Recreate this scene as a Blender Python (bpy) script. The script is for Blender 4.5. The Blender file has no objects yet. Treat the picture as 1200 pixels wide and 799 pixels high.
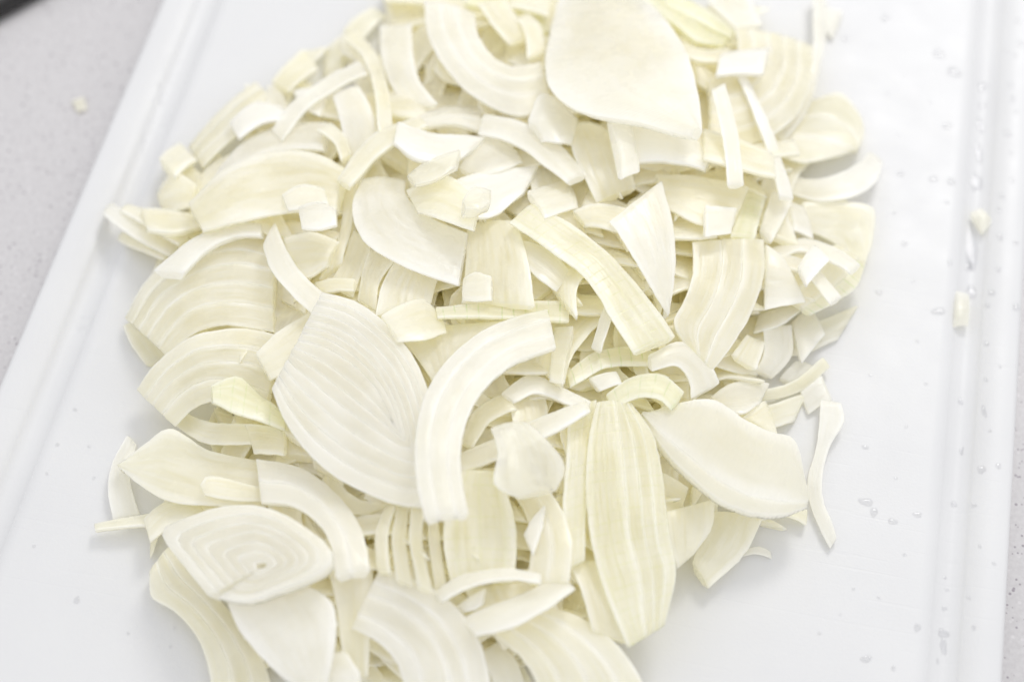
import bpy, bmesh, math, random
from mathutils import Vector, Matrix, noise

scene = bpy.context.scene
C = scene.collection
rnd = random.Random(11)

# ------------------------------------------------------------------ camera
cam_data = bpy.data.cameras.new('camera')
cam = bpy.data.objects.new('camera', cam_data)
C.objects.link(cam)
cam.location = (-0.00000,-0.29321,0.46533)
cam.rotation_euler = (math.pi / 2 - 1.008524, 0, 0)
cam_data.sensor_width = 36
cam_data.lens = 60
cam_data.clip_start = 0.02
cam_data.clip_end = 20
cam_data.dof.use_dof = True
cam_data.dof.focus_distance = 0.518
cam_data.dof.aperture_fstop = 4.5
scene.camera = cam

# ------------------------------------------------------------------ light
world = bpy.data.worlds.new('World')
scene.world = world
world.use_nodes = True
bg = world.node_tree.nodes['Background']
bg.inputs['Color'].default_value = (0.975, 0.98, 1.0, 1)
bg.inputs['Strength'].default_value = 1.1

def area_light(name, loc, target, sx, sy, power, color):
    d = bpy.data.lights.new(name, 'AREA')
    d.shape = 'RECTANGLE'
    d.size, d.size_y, d.energy, d.color = sx, sy, power, color
    o = bpy.data.objects.new(name, d)
    C.objects.link(o)
    o.location = loc
    o.rotation_euler = (Vector(target) - Vector(loc)).to_track_quat('-Z', 'Y').to_euler()
    return o
area_light('window_light', (0.42, 0.85, 1.0), (0, 0.02, 0), 0.38, 0.38, 6.2, (1.0, 0.985, 0.96))

scene.view_settings.view_transform = 'Standard'
scene.view_settings.look = 'None'
scene.view_settings.exposure = -0.11
scene.view_settings.gamma = 1
scene.view_settings.use_curve_mapping = False
cy = scene.cycles
cy.max_bounces = 48
cy.diffuse_bounces = 44
cy.glossy_bounces = 12
cy.transmission_bounces = 24
cy.transparent_max_bounces = 12
cy.use_denoising = True
cy.sample_clamp_indirect = 6

# ------------------------------------------------------------------ node helpers
def new_mat(name):
    m = bpy.data.materials.new(name)
    m.use_nodes = True
    nt = m.node_tree
    b = nt.nodes['Principled BSDF']
    return m, nt, b
def node(nt, t, **k):
    n = nt.nodes.new(t)
    for a, v in k.items():
        setattr(n, a, v)
    return n
def math_node(nt, op, a, b=None, c=None):
    n = node(nt, 'ShaderNodeMath', operation=op)
    for i, v in enumerate((a, b, c)):
        if v is None: continue
        if isinstance(v, (int, float)): n.inputs[i].default_value = v
        else: nt.links.new(v, n.inputs[i])
    return n.outputs[0]
def mix_col(nt, fac, a, b):
    n = node(nt, 'ShaderNodeMix', data_type='RGBA')
    if isinstance(fac, (int, float)): n.inputs['Factor'].default_value = fac
    else: nt.links.new(fac, n.inputs['Factor'])
    for key, v in (('A', a), ('B', b)):
        s = [i for i in n.inputs if i.name == key and i.type == 'RGBA'][0]
        if isinstance(v, tuple): s.default_value = (*v, 1)
        else: nt.links.new(v, s)
    return [o for o in n.outputs if o.type == 'RGBA'][0]
def noise_tex(nt, vec, scale, detail=2, rough=.5):
    n = node(nt, 'ShaderNodeTexNoise')
    n.inputs['Scale'].default_value = scale
    n.inputs['Detail'].default_value = detail
    n.inputs['Roughness'].default_value = rough
    nt.links.new(vec, n.inputs['Vector'])
    return n.outputs['Fac']
def ramp(nt, fac, lo, hi):
    n = node(nt, 'ShaderNodeMapRange')
    n.inputs['From Min'].default_value = lo
    n.inputs['From Max'].default_value = hi
    nt.links.new(fac, n.inputs['Value'])
    return n.outputs['Result']

# ------------------------------------------------------------------ onion flesh
TR = .06
def onion_material(name, base, edge, rough=.33, veins=None, grain=0.0, trans=.60, fiber=.2, clear=0.0, mott=1.0, inner=(1, .983, .85)):
    m, nt, b = new_mat(name)
    tc = node(nt, 'ShaderNodeTexCoord')
    info = node(nt, 'ShaderNodeObjectInfo')
    off = node(nt, 'ShaderNodeVectorMath', operation='ADD')
    nt.links.new(tc.outputs['Object'], off.inputs[0])
    nt.links.new(info.outputs['Random'], off.inputs[1])
    P = off.outputs[0]
    uv = node(nt, 'ShaderNodeSeparateXYZ')
    nt.links.new(tc.outputs['UV'], uv.inputs[0])
    U, V = uv.outputs['X'], uv.outputs['Y']
    # membrane: paler towards the two rims of a layer
    d = math_node(nt, 'ABSOLUTE', math_node(nt, 'SUBTRACT', V, .5))
    rim = ramp(nt, d, .28, .5)
    blotch = ramp(nt, noise_tex(nt, P, 90, 3), .35, .7)
    col = mix_col(nt, rim, base, edge)
    col = mix_col(nt, math_node(nt, 'MULTIPLY', blotch, .35), col, edge)
    warm = tuple(c * k for c, k in zip(base, (1, .997, .97)))
    col = mix_col(nt, math_node(nt, 'MULTIPLY', info.outputs['Random'], .5), col, warm)
    # long fibres: a noise stretched along the strip
    fv = node(nt, 'ShaderNodeCombineXYZ')
    nt.links.new(math_node(nt, 'MULTIPLY', U, .5), fv.inputs[0])
    nt.links.new(math_node(nt, 'MULTIPLY', V, 9.0), fv.inputs[1])
    nt.links.new(math_node(nt, 'MULTIPLY', info.outputs['Random'], 40), fv.inputs[2])
    fib = noise_tex(nt, fv.outputs[0], 1.6, 3)
    col = mix_col(nt, math_node(nt, 'MULTIPLY', ramp(nt, fib, .5, .75), fiber), col, tuple(c * k for c, k in zip(base, (1, .992, .94))))
    h = math_node(nt, 'MULTIPLY', noise_tex(nt, P, 900, 2), .5)
    h = math_node(nt, 'ADD', h, math_node(nt, 'MULTIPLY', fib, 1.3))
    if grain:
        wob = math_node(nt, 'MULTIPLY', noise_tex(nt, P, 160, 2), 9)
        g = math_node(nt, 'SINE', math_node(nt, 'ADD', math_node(nt, 'MULTIPLY', U, 44), wob))
        h = math_node(nt, 'ADD', h, math_node(nt, 'MULTIPLY', g, grain))
    if veins:
        step, width, vcol, amt, lengthwise = veins
        wob = math_node(nt, 'MULTIPLY', math_node(nt, 'SUBTRACT', noise_tex(nt, P, 120, 2), .5), .25)
        w = math_node(nt, 'FRACT', math_node(nt, 'ADD', math_node(nt, 'DIVIDE', U, step), wob))
        line = ramp(nt, math_node(nt, 'ABSOLUTE', math_node(nt, 'SUBTRACT', w, .5)), width, .0)
        brk = ramp(nt, noise_tex(nt, P, 240, 1), .35, .6)
        line = math_node(nt, 'MULTIPLY', line, brk)
        if lengthwise:
            w2 = math_node(nt, 'FRACT', math_node(nt, 'ADD', math_node(nt, 'MULTIPLY', V, lengthwise), wob))
            l2 = ramp(nt, math_node(nt, 'ABSOLUTE', math_node(nt, 'SUBTRACT', w2, .5)), .12, .0)
            line = math_node(nt, 'MAXIMUM', line, math_node(nt, 'MULTIPLY', l2, .6))
        col = mix_col(nt, math_node(nt, 'MULTIPLY', line, amt), col, vcol)
        h = math_node(nt, 'SUBTRACT', h, math_node(nt, 'MULTIPLY', line, .5))
    bp = node(nt, 'ShaderNodeBump')
    bp.inputs['Strength'].default_value = .38
    bp.inputs['Distance'].default_value = .0004
    nt.links.new(h, bp.inputs['Height'])
    # moist flesh: part of the light scatters back, part passes on into the piece
    nt.nodes.remove(b)
    dif = node(nt, 'ShaderNodeBsdfDiffuse')
    tra = node(nt, 'ShaderNodeBsdfTranslucent')
    gls = node(nt, 'ShaderNodeBsdfGlossy')
    fre = node(nt, 'ShaderNodeFresnel'); fre.inputs['IOR'].default_value = 1.42
    for n_ in (dif, gls, fre): nt.links.new(bp.outputs[0], n_.inputs['Normal'])
    # light that has crossed the flesh comes out yellower than light turned back at its face
    nt.links.new(mix_col(nt, .8, col, (.999, .996, .982)), dif.inputs['Color'])
    deep = node(nt, 'ShaderNodeMix', data_type='RGBA', blend_type='MULTIPLY')
    deep.inputs[0].default_value = 1
    nt.links.new(col, deep.inputs[6]); deep.inputs[7].default_value = (*inner, 1)
    nt.links.new(deep.outputs[2], tra.inputs['Color'])
    wet = ramp(nt, noise_tex(nt, P, 140, 2), .4, .65)
    nt.links.new(math_node(nt, 'MULTIPLY_ADD', wet, .26, rough - .19), gls.inputs['Roughness'])
    m1 = node(nt, 'ShaderNodeMixShader'); water = math_node(nt, 'ADD', math_node(nt, 'MULTIPLY', ramp(nt, fib, .3, .7), .20 * mott), math_node(nt, 'MULTIPLY', ramp(nt, noise_tex(nt, P, 55, 2), .35, .65), .13))
    tr_f = math_node(nt, 'ADD', math_node(nt, 'MULTIPLY_ADD', rim, -.20, trans - .16 * mott), water)
    nt.links.new(tr_f, m1.inputs[0])
    nt.links.new(dif.outputs[0], m1.inputs[1]); nt.links.new(tra.outputs[0], m1.inputs[2])
    # watery cells: some light goes on through with only a blur
    if clear:
        rfr = node(nt, 'ShaderNodeBsdfTransparent'); rfr.inputs[0].default_value = (1, .995, .97, 1)
        m0 = node(nt, 'ShaderNodeMixShader'); m0.inputs[0].default_value = clear
        nt.links.new(m1.outputs[0], m0.inputs[1]); nt.links.new(rfr.outputs[0], m0.inputs[2])
        m1 = m0
    geo = node(nt, 'ShaderNodeNewGeometry')
    m2 = node(nt, 'ShaderNodeMixShader')
    nt.links.new(math_node(nt, 'MULTIPLY', fre.outputs[0], math_node(nt, 'SUBTRACT', 1.0, geo.outputs['Backfacing'])), m2.inputs[0])
    nt.links.new(m1.outputs[0], m2.inputs[1]); nt.links.new(gls.outputs[0], m2.inputs[2])
    nt.links.new(m2.outputs[0], nt.nodes['Material Output'].inputs['Surface'])
    return m
CREAM, EDGE = (.999, .992, .950), (.999, .995, .975)
WHITISH = (1, .992, .945)
GREEN = (.66, .80, .36)
MAT = {
    'flesh': onion_material('onion_flesh', CREAM, EDGE),
    'pale': onion_material('pale_onion_flesh', (.999, .9955, .980), (.999, .997, .988), fiber=.15, mott=.8, inner=WHITISH),
    'white': onion_material('white_cut_onion', (.999, .995, .98), (.999, .997, .988), rough=.28, fiber=.1, trans=.42, mott=.6, inner=WHITISH),
    'grey': onion_material('translucent_onion_skin', (.965, .965, .96), (.97, .97, .966), rough=.25, trans=.55, clear=.4),
    'green': onion_material('green_tinted_onion', (.982, .99, .83), (.99, .993, .92), veins=(.5, .1, GREEN, .5, 0)),
    'tick': onion_material('onion_with_green_ticks', (.995, .991, .89), EDGE, veins=(.36, .10, GREEN, 1.0, 0)),
    'vein': onion_material('veined_onion_skin', (.997, .992, .925), (.998, .995, .96), veins=(.32, .10, (.90, .93, .62), .7, 3)),
    'grain': onion_material('grained_onion_flesh', (.999, .995, .975), (.999, .996, .982), grain=.3, fiber=.1, mott=.35, inner=(1, .991, .93)),
}

# ------------------------------------------------------------------ onion pieces
def catmull(pts, n):
    p = [Vector(q) for q in pts]
    if len(p) == 2:
        return [p[0].lerp(p[1], i / (n - 1)) for i in range(n)]
    q = [2 * p[0] - p[1]] + p + [2 * p[-1] - p[-2]]
    seg = [(p[i + 1] - p[i]).length for i in range(len(p) - 1)]
    cum = [0.0]
    for s in seg: cum.append(cum[-1] + s)
    out = []
    for k in range(n):
        s = cum[-1] * k / (n - 1)
        i = 0
        while i < len(seg) - 1 and cum[i + 1] < s: i += 1
        P0, P1, P2, P3 = q[i:i + 4]
        t1 = max((P1 - P0).length, 1e-6) ** .5
        t2 = t1 + max((P2 - P1).length, 1e-6) ** .5
        t3 = t2 + max((P3 - P2).length, 1e-6) ** .5
        t = t1 + (s - cum[i]) / max(seg[i], 1e-9) * (t2 - t1)
        A1 = P0.lerp(P1, t / t1); A2 = P1.lerp(P2, (t - t1) / (t2 - t1)); A3 = P2.lerp(P3, (t - t2) / (t3 - t2))
        B1 = A1.lerp(A2, t / t2); B2 = A2.lerp(A3, (t - t1) / (t3 - t1))
        out.append(B1.lerp(B2, (t - t1) / (t2 - t1)))
    return out

def linear(pts, n):
    p = [Vector(q) for q in pts]
    m_ = len(p) - 1
    return [p[min(int(i * m_ / (n - 1)), m_ - 1)].lerp(p[min(int(i * m_ / (n - 1)), m_ - 1) + 1], i * m_ / (n - 1) - min(int(i * m_ / (n - 1)), m_ - 1)) for i in range(n)]

def layer_mesh(O, I, t0, t1, th, bend, seed, sag=0.0, rough_edge=.22, sharp=False, seams=(0, 0), shift=(0, 0)):
    """One onion layer: a closed bar with rounded corners swept between two curves (millimetres in, metres out)."""
    lo = sum((Vector(O[i + 1]) - Vector(O[i])).length for i in range(len(O) - 1))
    li = sum((Vector(I[i + 1]) - Vector(I[i])).length for i in range(len(I) - 1))
    n = max(6, min(30, int(max(lo, li) / 2.2)))
    if sharp: n = max(n, 12)
    so, si = (linear(O, n), linear(I, n)) if sharp else (catmull(O, n), catmull(I, n))
    wid = sum((so[i] - si[i]).length for i in range(n)) / n * (t1 - t0)
    r = min(.38, th * .18, wid * .16)
    # undersides draw in, so free rims are thin and let light through
    ia, ib = (.02 if q else min(.65 * th, wid * .22) for q in seams)
    # cross-section: (fraction across, inset in mm, height below the top)
    k = max(3, min(7, int(wid / 3) + 2))
    ra, rb = (min(r, .2) if seams[0] else r), (min(r, .2) if seams[1] else r)
    loop = [(0, 0, -ra), (0, .3 * ra, -.3 * ra)] + [(j / (k - 1), ra + (-rb - ra) * j / (k - 1), 0) for j in range(k)]
    loop += [(1, -.3 * rb, -.3 * rb), (1, 0, -rb), (1, -.4 * ib, -th * .5), (1, -ib, -th + r), (1, -ib - r, -th), (0, r + ia, -th), (0, ia, -th + r), (0, .4 * ia, -th * .5)]
    bm = bmesh.new()
    uvl = bm.loops.layers.uv.new('UVMap')
    rings, uvs = [], []
    run = 0.0
    def ring(i, end=0):
        f = i / (n - 1)
        a, b2 = so[i], si[i]
        d = (b2 - a)
        W = max(d.length, 1e-6)
        dn = d / W
        tang = (so[min(i + 1, n - 1)] + si[min(i + 1, n - 1)] - so[max(i - 1, 0)] - si[max(i - 1, 0)])
        tang = tang.normalized() if tang.length > 1e-9 else Vector((1, 0))
        vs, us = [], []
        for t, ins, z in loop:
            tt = t0 + (t1 - t0) * t
            p = a + d * tt + dn * ins
            zz = z
            if end:
                cz = -th / 2
                zz = cz + (z - cz) * (1 - r / (th / 2) * .8)
                p = p + tang * (.0 if abs(end) == 1 else 0)
                cen = a + d * (t0 + t1) / 2
                p = p + (cen - p) * min(.3, r * .6 / max(W * (t1 - t0) / 2, .1))
            sx, sy = 2 * f - 1, 2 * tt - 1
            lift = bend[0] * (1 - sx * sx) + bend[1] * (1 - sy * sy) - .5 * (bend[0] + bend[1]) - sag
            q3 = Vector(((p.x + shift[0]) * .09, (p.y + shift[1]) * .09, seed * 3.7 + z * .05))
            lift += noise.noise(q3) * .7 + noise.noise(q3 * 3.1) * .2
            e = Vector((p.x * .55, p.y * .55, seed * 1.3))
            px = p.x + noise.noise(e) * rough_edge
            py = p.y + noise.noise(e + Vector((9, 4, 2))) * rough_edge
            vs.append(bm.verts.new((px * .001, py * .001, (zz + lift + th) * .001)))
            us.append((f * max(lo, li) * .1, min(1, max(0, t + (ins / wid if wid > .1 else 0)))))
        return vs, us
    def shifted(i, sgn):
        vs, us = ring(i, sgn)
        j = 1 if i == 0 else n - 2
        dirv = ((so[i] + si[i]) - (so[j] + si[j])) * .5
        if dirv.length > 1e-9: dirv = dirv.normalized() * r * .8
        for v in vs: v.co.x += dirv.x * .001; v.co.y += dirv.y * .001
        return vs, us
    rings.append(shifted(0, -1))
    for i in range(n): rings.append(ring(i))
    rings.append(shifted(n - 1, 1))
    m = len(loop)
    for a in range(len(rings) - 1):
        (va, ua), (vb, ub) = rings[a], rings[a + 1]
        for j in range(m):
            j2 = (j + 1) % m
            fc = bm.faces.new((va[j], vb[j], vb[j2], va[j2]))
            fc.smooth = True
            for lp, uvv in zip(fc.loops, (ua[j], ub[j], ub[j2], ua[j2])): lp[uvl].uv = uvv
    for (vs, us), rev in ((rings[0], False), (rings[-1], True)):
        fc = bm.faces.new(vs if not rev else vs[::-1])
        for lp, uvv in zip(fc.loops, us if not rev else us[::-1]): lp[uvl].uv = uvv
    bmesh.ops.recalc_face_normals(bm, faces=bm.faces)
    return bm

def mesh_object(name, bm, mat, parent=None):
    me = bpy.data.meshes.new(name)
    bm.to_mesh(me); bm.free()
    me.materials.append(mat)
    o = bpy.data.objects.new(name, me)
    C.objects.link(o)
    if parent: o.parent = parent
    return o
def tag(o, label, cat, group=None):
    o['label'] = label
    o['category'] = cat
    if group: o['group'] = group
    return o
def frame(org, nrm, th):
    n = Vector(nrm).normalized()
    u = (Vector((1, 0, 0)) - n * n.x).normalized()
    v = n.cross(u)
    M = Matrix((u, v, n)).transposed().to_4x4()
    M.translation = (Vector(org) - n * th) * .001
    return M

PIECES = [
('shred','buried shred glimpsed between four-sided chunk and upright shred pair',None,(-78.88,92.96,3.68),(-0.1903,0.0193,0.9815),[(13.2,28.8),(4.3,11.5),(-0.2,-13.9),(1.7,-34.4)],[(2.1,28.5),(-4.7,15.5),(-9,-10.2),(-7.3,-25.8)],1,2.5,'flesh',(2.9,-0.5)),
('shred','buried shred glimpsed between yellow-white shred and greenish frilly shred',None,(56.91,110.33,7.66),(-0.1268,0.1942,0.9727),[(29.5,8.9),(11.4,4.1),(-9.4,-10.3),(-22.2,-26.8)],[(21,19.3),(7.2,15.8),(-13.9,0.9),(-23.5,-11.9)],1,2.5,'flesh',(2.8,-0.4)),
('shred','buried shred glimpsed between dull cut piece and cube-like cut end',None,(-94.78,48.15,11.69),(-0.0799,0.2455,0.9661),[(-21.8,29.5),(-8,12.7),(11.6,-1.8),(27.3,-7.6)],[(-22.4,8.9),(-12.3,-3.2),(7,-17.2),(18.6,-21.2)],1,2.2,'flesh',(1,0.6)),
('shred','buried shred glimpsed between triangular tail and curved sliver',None,(65.03,-28.23,4.61),(0.0167,0.2223,0.9748),[(-25.6,11.2),(-10.5,1.3),(10.7,0.5),(28.1,9.2)],[(-22.7,-1.2),(-11.6,-8.7),(9.3,-9.5),(22.2,-2.8)],1,2.6,'flesh',(2.6,0.6)),
('shred','buried shred glimpsed between tapered vertical leg and curved leg strip',None,(81.85,5.7,3.19),(0.0435,-0.0105,0.999),[(-24.1,17.5),(-10.6,2.8),(11.2,-1.1),(31,7.5)],[(-23.8,1.9),(-13.9,-9.1),(7.7,-13),(22.5,-6.4)],1,2.4,'flesh',(0.4,0.7)),
('shred','buried shred glimpsed between thin greenish fringe and pale upright column strip',None,(-32.5,136.39,3.05),(-0.0361,-0.0191,0.9992),[(23.5,26),(6.5,11.4),(-2.7,-14),(0.2,-37)],[(6.6,28.8),(-6.3,17.9),(-15.3,-7.7),(-12.7,-25.4)],1,2.3,'flesh',(2.5,0.4)),
('shred','buried shred glimpsed between banded quarter slice and yellowish sheet',None,(-25.94,-116.88,7.65),(0.0217,0.342,0.9394),[(-10.7,12.9),(-3.8,6.3),(6.6,1.2),(15.4,0.1)],[(-12.5,1.2),(-7.4,-3.7),(2.9,-8.6),(9.4,-9.3)],1,2.8,'flesh',(1.3,-0.4)),
('shred','buried shred glimpsed between pale yellow sheet and large rounded slice',None,(20,-92.28,7.95),(0.115,0.2524,0.9608),[(-23.1,12.8),(-9.7,0.8),(9.8,0.3),(26.4,11.6)],[(-20.8,-1.5),(-11,-10.5),(8.1,-11),(20.3,-2.5)],1,2.3,'flesh',(2,-0.2)),
('shred','buried shred glimpsed between smooth U-shaped piece and dull grey pointed flake',None,(-35.17,56.64,14.83),(0.1129,0.105,0.988),[(1.6,30.7),(-0.6,11.3),(4.9,-10.1),(15,-23)],[(-8.8,21.5),(-10.5,7.1),(-4.8,-14),(3,-23.6)],1,2.4,'flesh',(2,0.6)),
('shred','buried shred glimpsed between broad cream petal and dull cut piece',None,(-87.89,58.1,11.12),(-0.1046,0.195,0.9752),[(27.7,-4.8),(9,3.7),(-9.4,-3),(-17.6,-21)],[(19.2,8),(4.8,15),(-13.8,8.2),(-19.9,-6.1)],1,2.9,'flesh',(1.7,0.7)),
('shred','buried onion shred showing beside banded quarter slice',None,(-34.92,-105.15,13.6),(0.2648,0.1196,0.9568),[(4.2,13.9),(-0.2,4.6),(2.8,-3.6),(11.7,-6.9)],[(-5.3,7.8),(-8.7,0.9),(-5.6,-7.2),(1.2,-9.6)],1,2.9,'flesh',(1.3,-0.3)),
('shred','buried shred glimpsed between bright white cut face and pale upright column strip',None,(-34.63,77.72,15.15),(0.0961,0.3062,0.9471),[(14.6,19.6),(6.8,6.8),(1.9,-12.5),(2,-28.4)],[(0.3,23.7),(-5.6,14.1),(-10.2,-5.5),(-9.8,-17.8)],1,3,'flesh',(0.6,0.7)),
('shred','buried shred glimpsed between layered U-shaped fan slice and pale upright column strip',None,(-18.57,112.37,13.3),(0.1016,0.0989,0.9899),[(16.8,19.6),(6.7,7.5),(-2.3,-11.1),(-5.9,-26.5)],[(6.9,21.7),(-0.7,12.6),(-9.6,-6.1),(-12.1,-17.9)],1,2.7,'flesh',(1.5,-0.4)),
('shred','buried shred glimpsed between lower layer fringe and stubby strip',None,(-76.09,-41.83,11.79),(-0.2376,0.1244,0.9634),[(20.8,10.3),(6.2,5.8),(-4.6,-7.6),(-6.2,-22.9)],[(10,15.8),(-1.2,12.6),(-12.1,-1.1),(-13,-12.9)],1,2.5,'flesh',(1.8,0.6)),
('shred','buried shred glimpsed between bright white cut face and dull grey pointed flake',None,(-24.01,67.5,16.24),(-0.2008,0.269,0.942),[(18.5,3.7),(6.9,2.4),(-4.5,-7.4),(-9.7,-20.5)],[(10.6,13.7),(1.7,12.9),(-9.8,2.8),(-13.6,-7.5)],1,2.1,'flesh',(1.7,-0.6)),
('shred','buried shred glimpsed between triangular flat shred and bluish translucent ring end',None,(61,-24.99,6.61),(0.0212,0.1336,0.9908),[(16,8.5),(6.6,2.9),(-3.3,-7),(-8.8,-16.4)],[(8.7,13),(1.5,8.8),(-8.4,-1.3),(-12.4,-8.5)],1,2.3,'flesh',(0.1,0.2)),
('shred','buried shred glimpsed between broad smooth flake and long green-veined band',None,(39.75,7.26,17.72),(0.29,0.2344,0.9279),[(-11.6,15.1),(-5.4,3.6),(7.2,1.6),(20.5,10.1)],[(-14.6,-1.7),(-10.2,-10.3),(2.2,-12.3),(11.9,-6)],1,2,'flesh',(1.9,-0.4)),
('shred','buried shred glimpsed between yellowish shred and broad cream petal',None,(-47.69,75.56,15.27),(-0.2243,0.2491,0.9422),[(23,-9.4),(8.9,-2.4),(-6.7,-5.1),(-15.6,-16.1)],[(15.5,7.5),(4.5,13.3),(-11.4,10.5),(-18.1,1.7)],1,2.5,'flesh',(2.1,0.5)),
('shred','buried shred glimpsed between bent pale strip and ridged chunk',None,(-77.08,19.21,18.74),(-0.4443,-0.0187,0.8957),[(18.9,6.6),(4.6,4.6),(-1.3,-6.9),(4.2,-21.7)],[(3.7,14.1),(-7.6,12.8),(-13.6,1.1),(-8.9,-10.6)],1,2,'flesh',(0.3,0.9)),
('shred','buried shred glimpsed between thick smooth curved slice and yellow shaded nook piece',None,(69.61,-5.03,6.11),(-0.1325,0.2386,0.962),[(16.6,2.6),(7.4,-0.9),(-3.3,-8.3),(-10.2,-16)],[(9.4,12.9),(2.4,10.3),(-8.5,2.6),(-13.7,-3.3)],1,2.1,'flesh',(1.5,-0.1)),
('shred','buried shred glimpsed between small cap piece and layered U-shaped fan slice',None,(-1.9,124.53,9.16),(0.313,-0.0027,0.9498),[(16.1,22.7),(5,9),(-1.6,-10),(-0.9,-24.7)],[(4.6,20.6),(-3.7,10.4),(-10.2,-8.5),(-9.4,-19.6)],1,2.5,'flesh',(2.4,-0.4)),
('shred','buried shred glimpsed between broad smooth flake and thick smooth curved slice',None,(48.96,31.94,17.28),(0.0575,0.4231,0.9043),[(-10.9,23.1),(-3.7,10.9),(8.1,2.9),(18.7,2.8)],[(-14.7,0.4),(-9.4,-8.4),(2.1,-15.9),(9.8,-15.8)],1,2.2,'flesh',(0.8,-0.9)),
('shred','buried shred glimpsed between layered U-shaped fan slice and bright white cut face',None,(-21.22,85.54,15.96),(0.0426,0.3928,0.9187),[(7.2,19.2),(4,7.3),(3.8,-8),(6.6,-19.3)],[(-4.2,16.6),(-6.6,7.8),(-6.5,-7.6),(-4.2,-16.1)],1,2.7,'flesh',(1.6,0.6)),
('shred','buried shred glimpsed between layered U-shaped fan slice and thin greenish fringe',None,(-29.94,132.47,8.31),(-0.1233,0.4305,0.8941),[(15.6,-12.7),(6.6,-8.3),(-5.1,-7.7),(-13.4,-11.2)],[(11.9,7.6),(5,11.2),(-7,11.9),(-13.4,9.1)],1,2.3,'flesh',(1.4,-0.6)),
('shred','buried shred glimpsed between wide fanned half slice and second fanned slice',None,(-69.88,-4.44,19.39),(-0.1828,0.381,0.9063),[(21.1,-1.1),(7.5,1.7),(-6.3,-5.1),(-13.2,-17.7)],[(13.9,9.7),(3.4,12.1),(-10.7,5.2),(-15.8,-4.9)],1,2.2,'flesh',(2,0)),
('shred','buried shred glimpsed between tall smooth petal and dull straight stick',None,(70.17,79.57,14.94),(0.251,0.1634,0.9541),[(8.7,31.5),(3.3,12),(5.1,-8),(12.8,-19.2)],[(-7.1,18.5),(-11,4.2),(-8.9,-15.4),(-2.9,-23.6)],1,2.7,'flesh',(2.4,-0.4)),
('shred','buried shred glimpsed between squarish yellowish piece and stubby strip',None,(-65.8,-42.13,17.76),(-0.1017,0.3052,0.9468),[(5.7,11.6),(4.2,4.4),(5.4,-5.2),(8.5,-12.4)],[(-6.5,10.6),(-7.5,5.2),(-6.2,-4.4),(-3.7,-9.9)],1,2.9,'flesh',(0.2,0.7)),
('shred','buried shred glimpsed between broad smooth flake and broad pale flake',None,(38.25,27.66,20.95),(0.2828,0.2625,0.9226),[(16.2,31.5),(1.1,10.9),(-2.4,-11.9),(6.4,-26.2)],[(3,24.3),(-8.3,9.1),(-11.5,-13.5),(-4.5,-24.2)],1,2.7,'flesh',(1.1,0.6)),
('shred','buried shred glimpsed between separate outer ring strip and short scooped strip',None,(-102.17,33.8,8.23),(-0.3236,0.0903,0.9419),[(20.7,-18.2),(8,-3.3),(-7.4,0.7),(-17.2,-8.6)],[(16,-1.9),(6.2,10.1),(-9.5,14.3),(-16.8,6.8)],1,2.6,'flesh',(2,-0.5)),
('shred','buried shred glimpsed between layered U-shaped fan slice and small cap piece',None,(-8.33,96.41,15.19),(-0.0963,0.2334,0.9676),[(14.3,15.9),(6.9,5),(0.1,-11.9),(-2.7,-26)],[(3.4,21.8),(-2.2,13.5),(-8.9,-3.7),(-10.8,-14.6)],1,2.9,'flesh',(0,-0.3)),
('shred','buried shred glimpsed between shaded short plank end and smooth wedge slice',None,(57.93,-49.45,8.7),(0.2287,-0.336,0.9137),[(15.7,8.1),(6.6,3),(-1.1,-6),(-3.7,-14.4)],[(5.1,11.3),(-1.8,7.5),(-9.5,-1.5),(-11.3,-7.9)],1,2.1,'flesh',(1.1,-0.5)),
('shred','buried shred glimpsed between yellow-white shred and fanned wedge slice',None,(82.31,96.7,14.49),(0.4287,0.0252,0.9031),[(-22.2,4.4),(-9.9,-4.2),(9.3,2.4),(26.4,21.7)],[(-20.3,-7.8),(-11.2,-14.5),(7.7,-8.2),(20.3,6.2)],1,2.4,'flesh',(2.5,0.6)),
('shred','buried shred glimpsed between pale bench-like piece and ridged white',None,(62.28,50.41,18.67),(-0.1943,-0.0218,0.9807),[(19.9,8.2),(4.9,5.7),(-4,-6.7),(-2.3,-22.5)],[(8.1,14.5),(-3.5,12.8),(-12.4,0.2),(-10.8,-12.1)],1,2.4,'flesh',(2,0.7)),
('shred','buried shred glimpsed between narrow crescent bending round the foot and long thin sliver',None,(-47.15,95.98,11.39),(-0.3501,0.1704,0.9211),[(1.8,20),(2.7,7.5),(6.8,-8.8),(12,-20.9)],[(-9.6,18.1),(-8.9,8.7),(-4.5,-7.8),(-0.3,-16.9)],1,2.5,'flesh',(0.9,0.7)),
('shred','buried shred glimpsed between smooth U-shaped piece and inner scooped piece',None,(-41.16,50.12,20.28),(-0.2483,0.1,0.9635),[(-2.6,24.3),(-2.4,8.8),(5.9,-7.7),(17.9,-17.1)],[(-11.4,16.6),(-11.3,5),(-2.7,-11.4),(6.5,-18.4)],1,2.9,'flesh',(1.7,0.6)),
('shred','buried shred glimpsed between fine white shred fan and big arc-shaped slice',None,(-15,-52.65,24.9),(0.1006,-0.0185,0.9948),[(14.4,-2.8),(6.1,-3.2),(-4.5,-5.5),(-12.1,-8.4)],[(10.5,6.9),(4.3,6.6),(-6.4,4.3),(-12.2,2)],1,2.3,'flesh',(1.2,-0.5)),
('shred','buried onion shred showing beside twin arc strips',None,(-52.17,-59.95,17.27),(-0.1724,-0.297,0.9392),[(-11.6,9.3),(-4.8,2),(5.2,0.5),(13.6,5.6)],[(-10.9,-0.5),(-5.9,-6),(4.1,-7.5),(10.4,-3.5)],1,2.4,'flesh',(1.3,0.4)),
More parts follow.
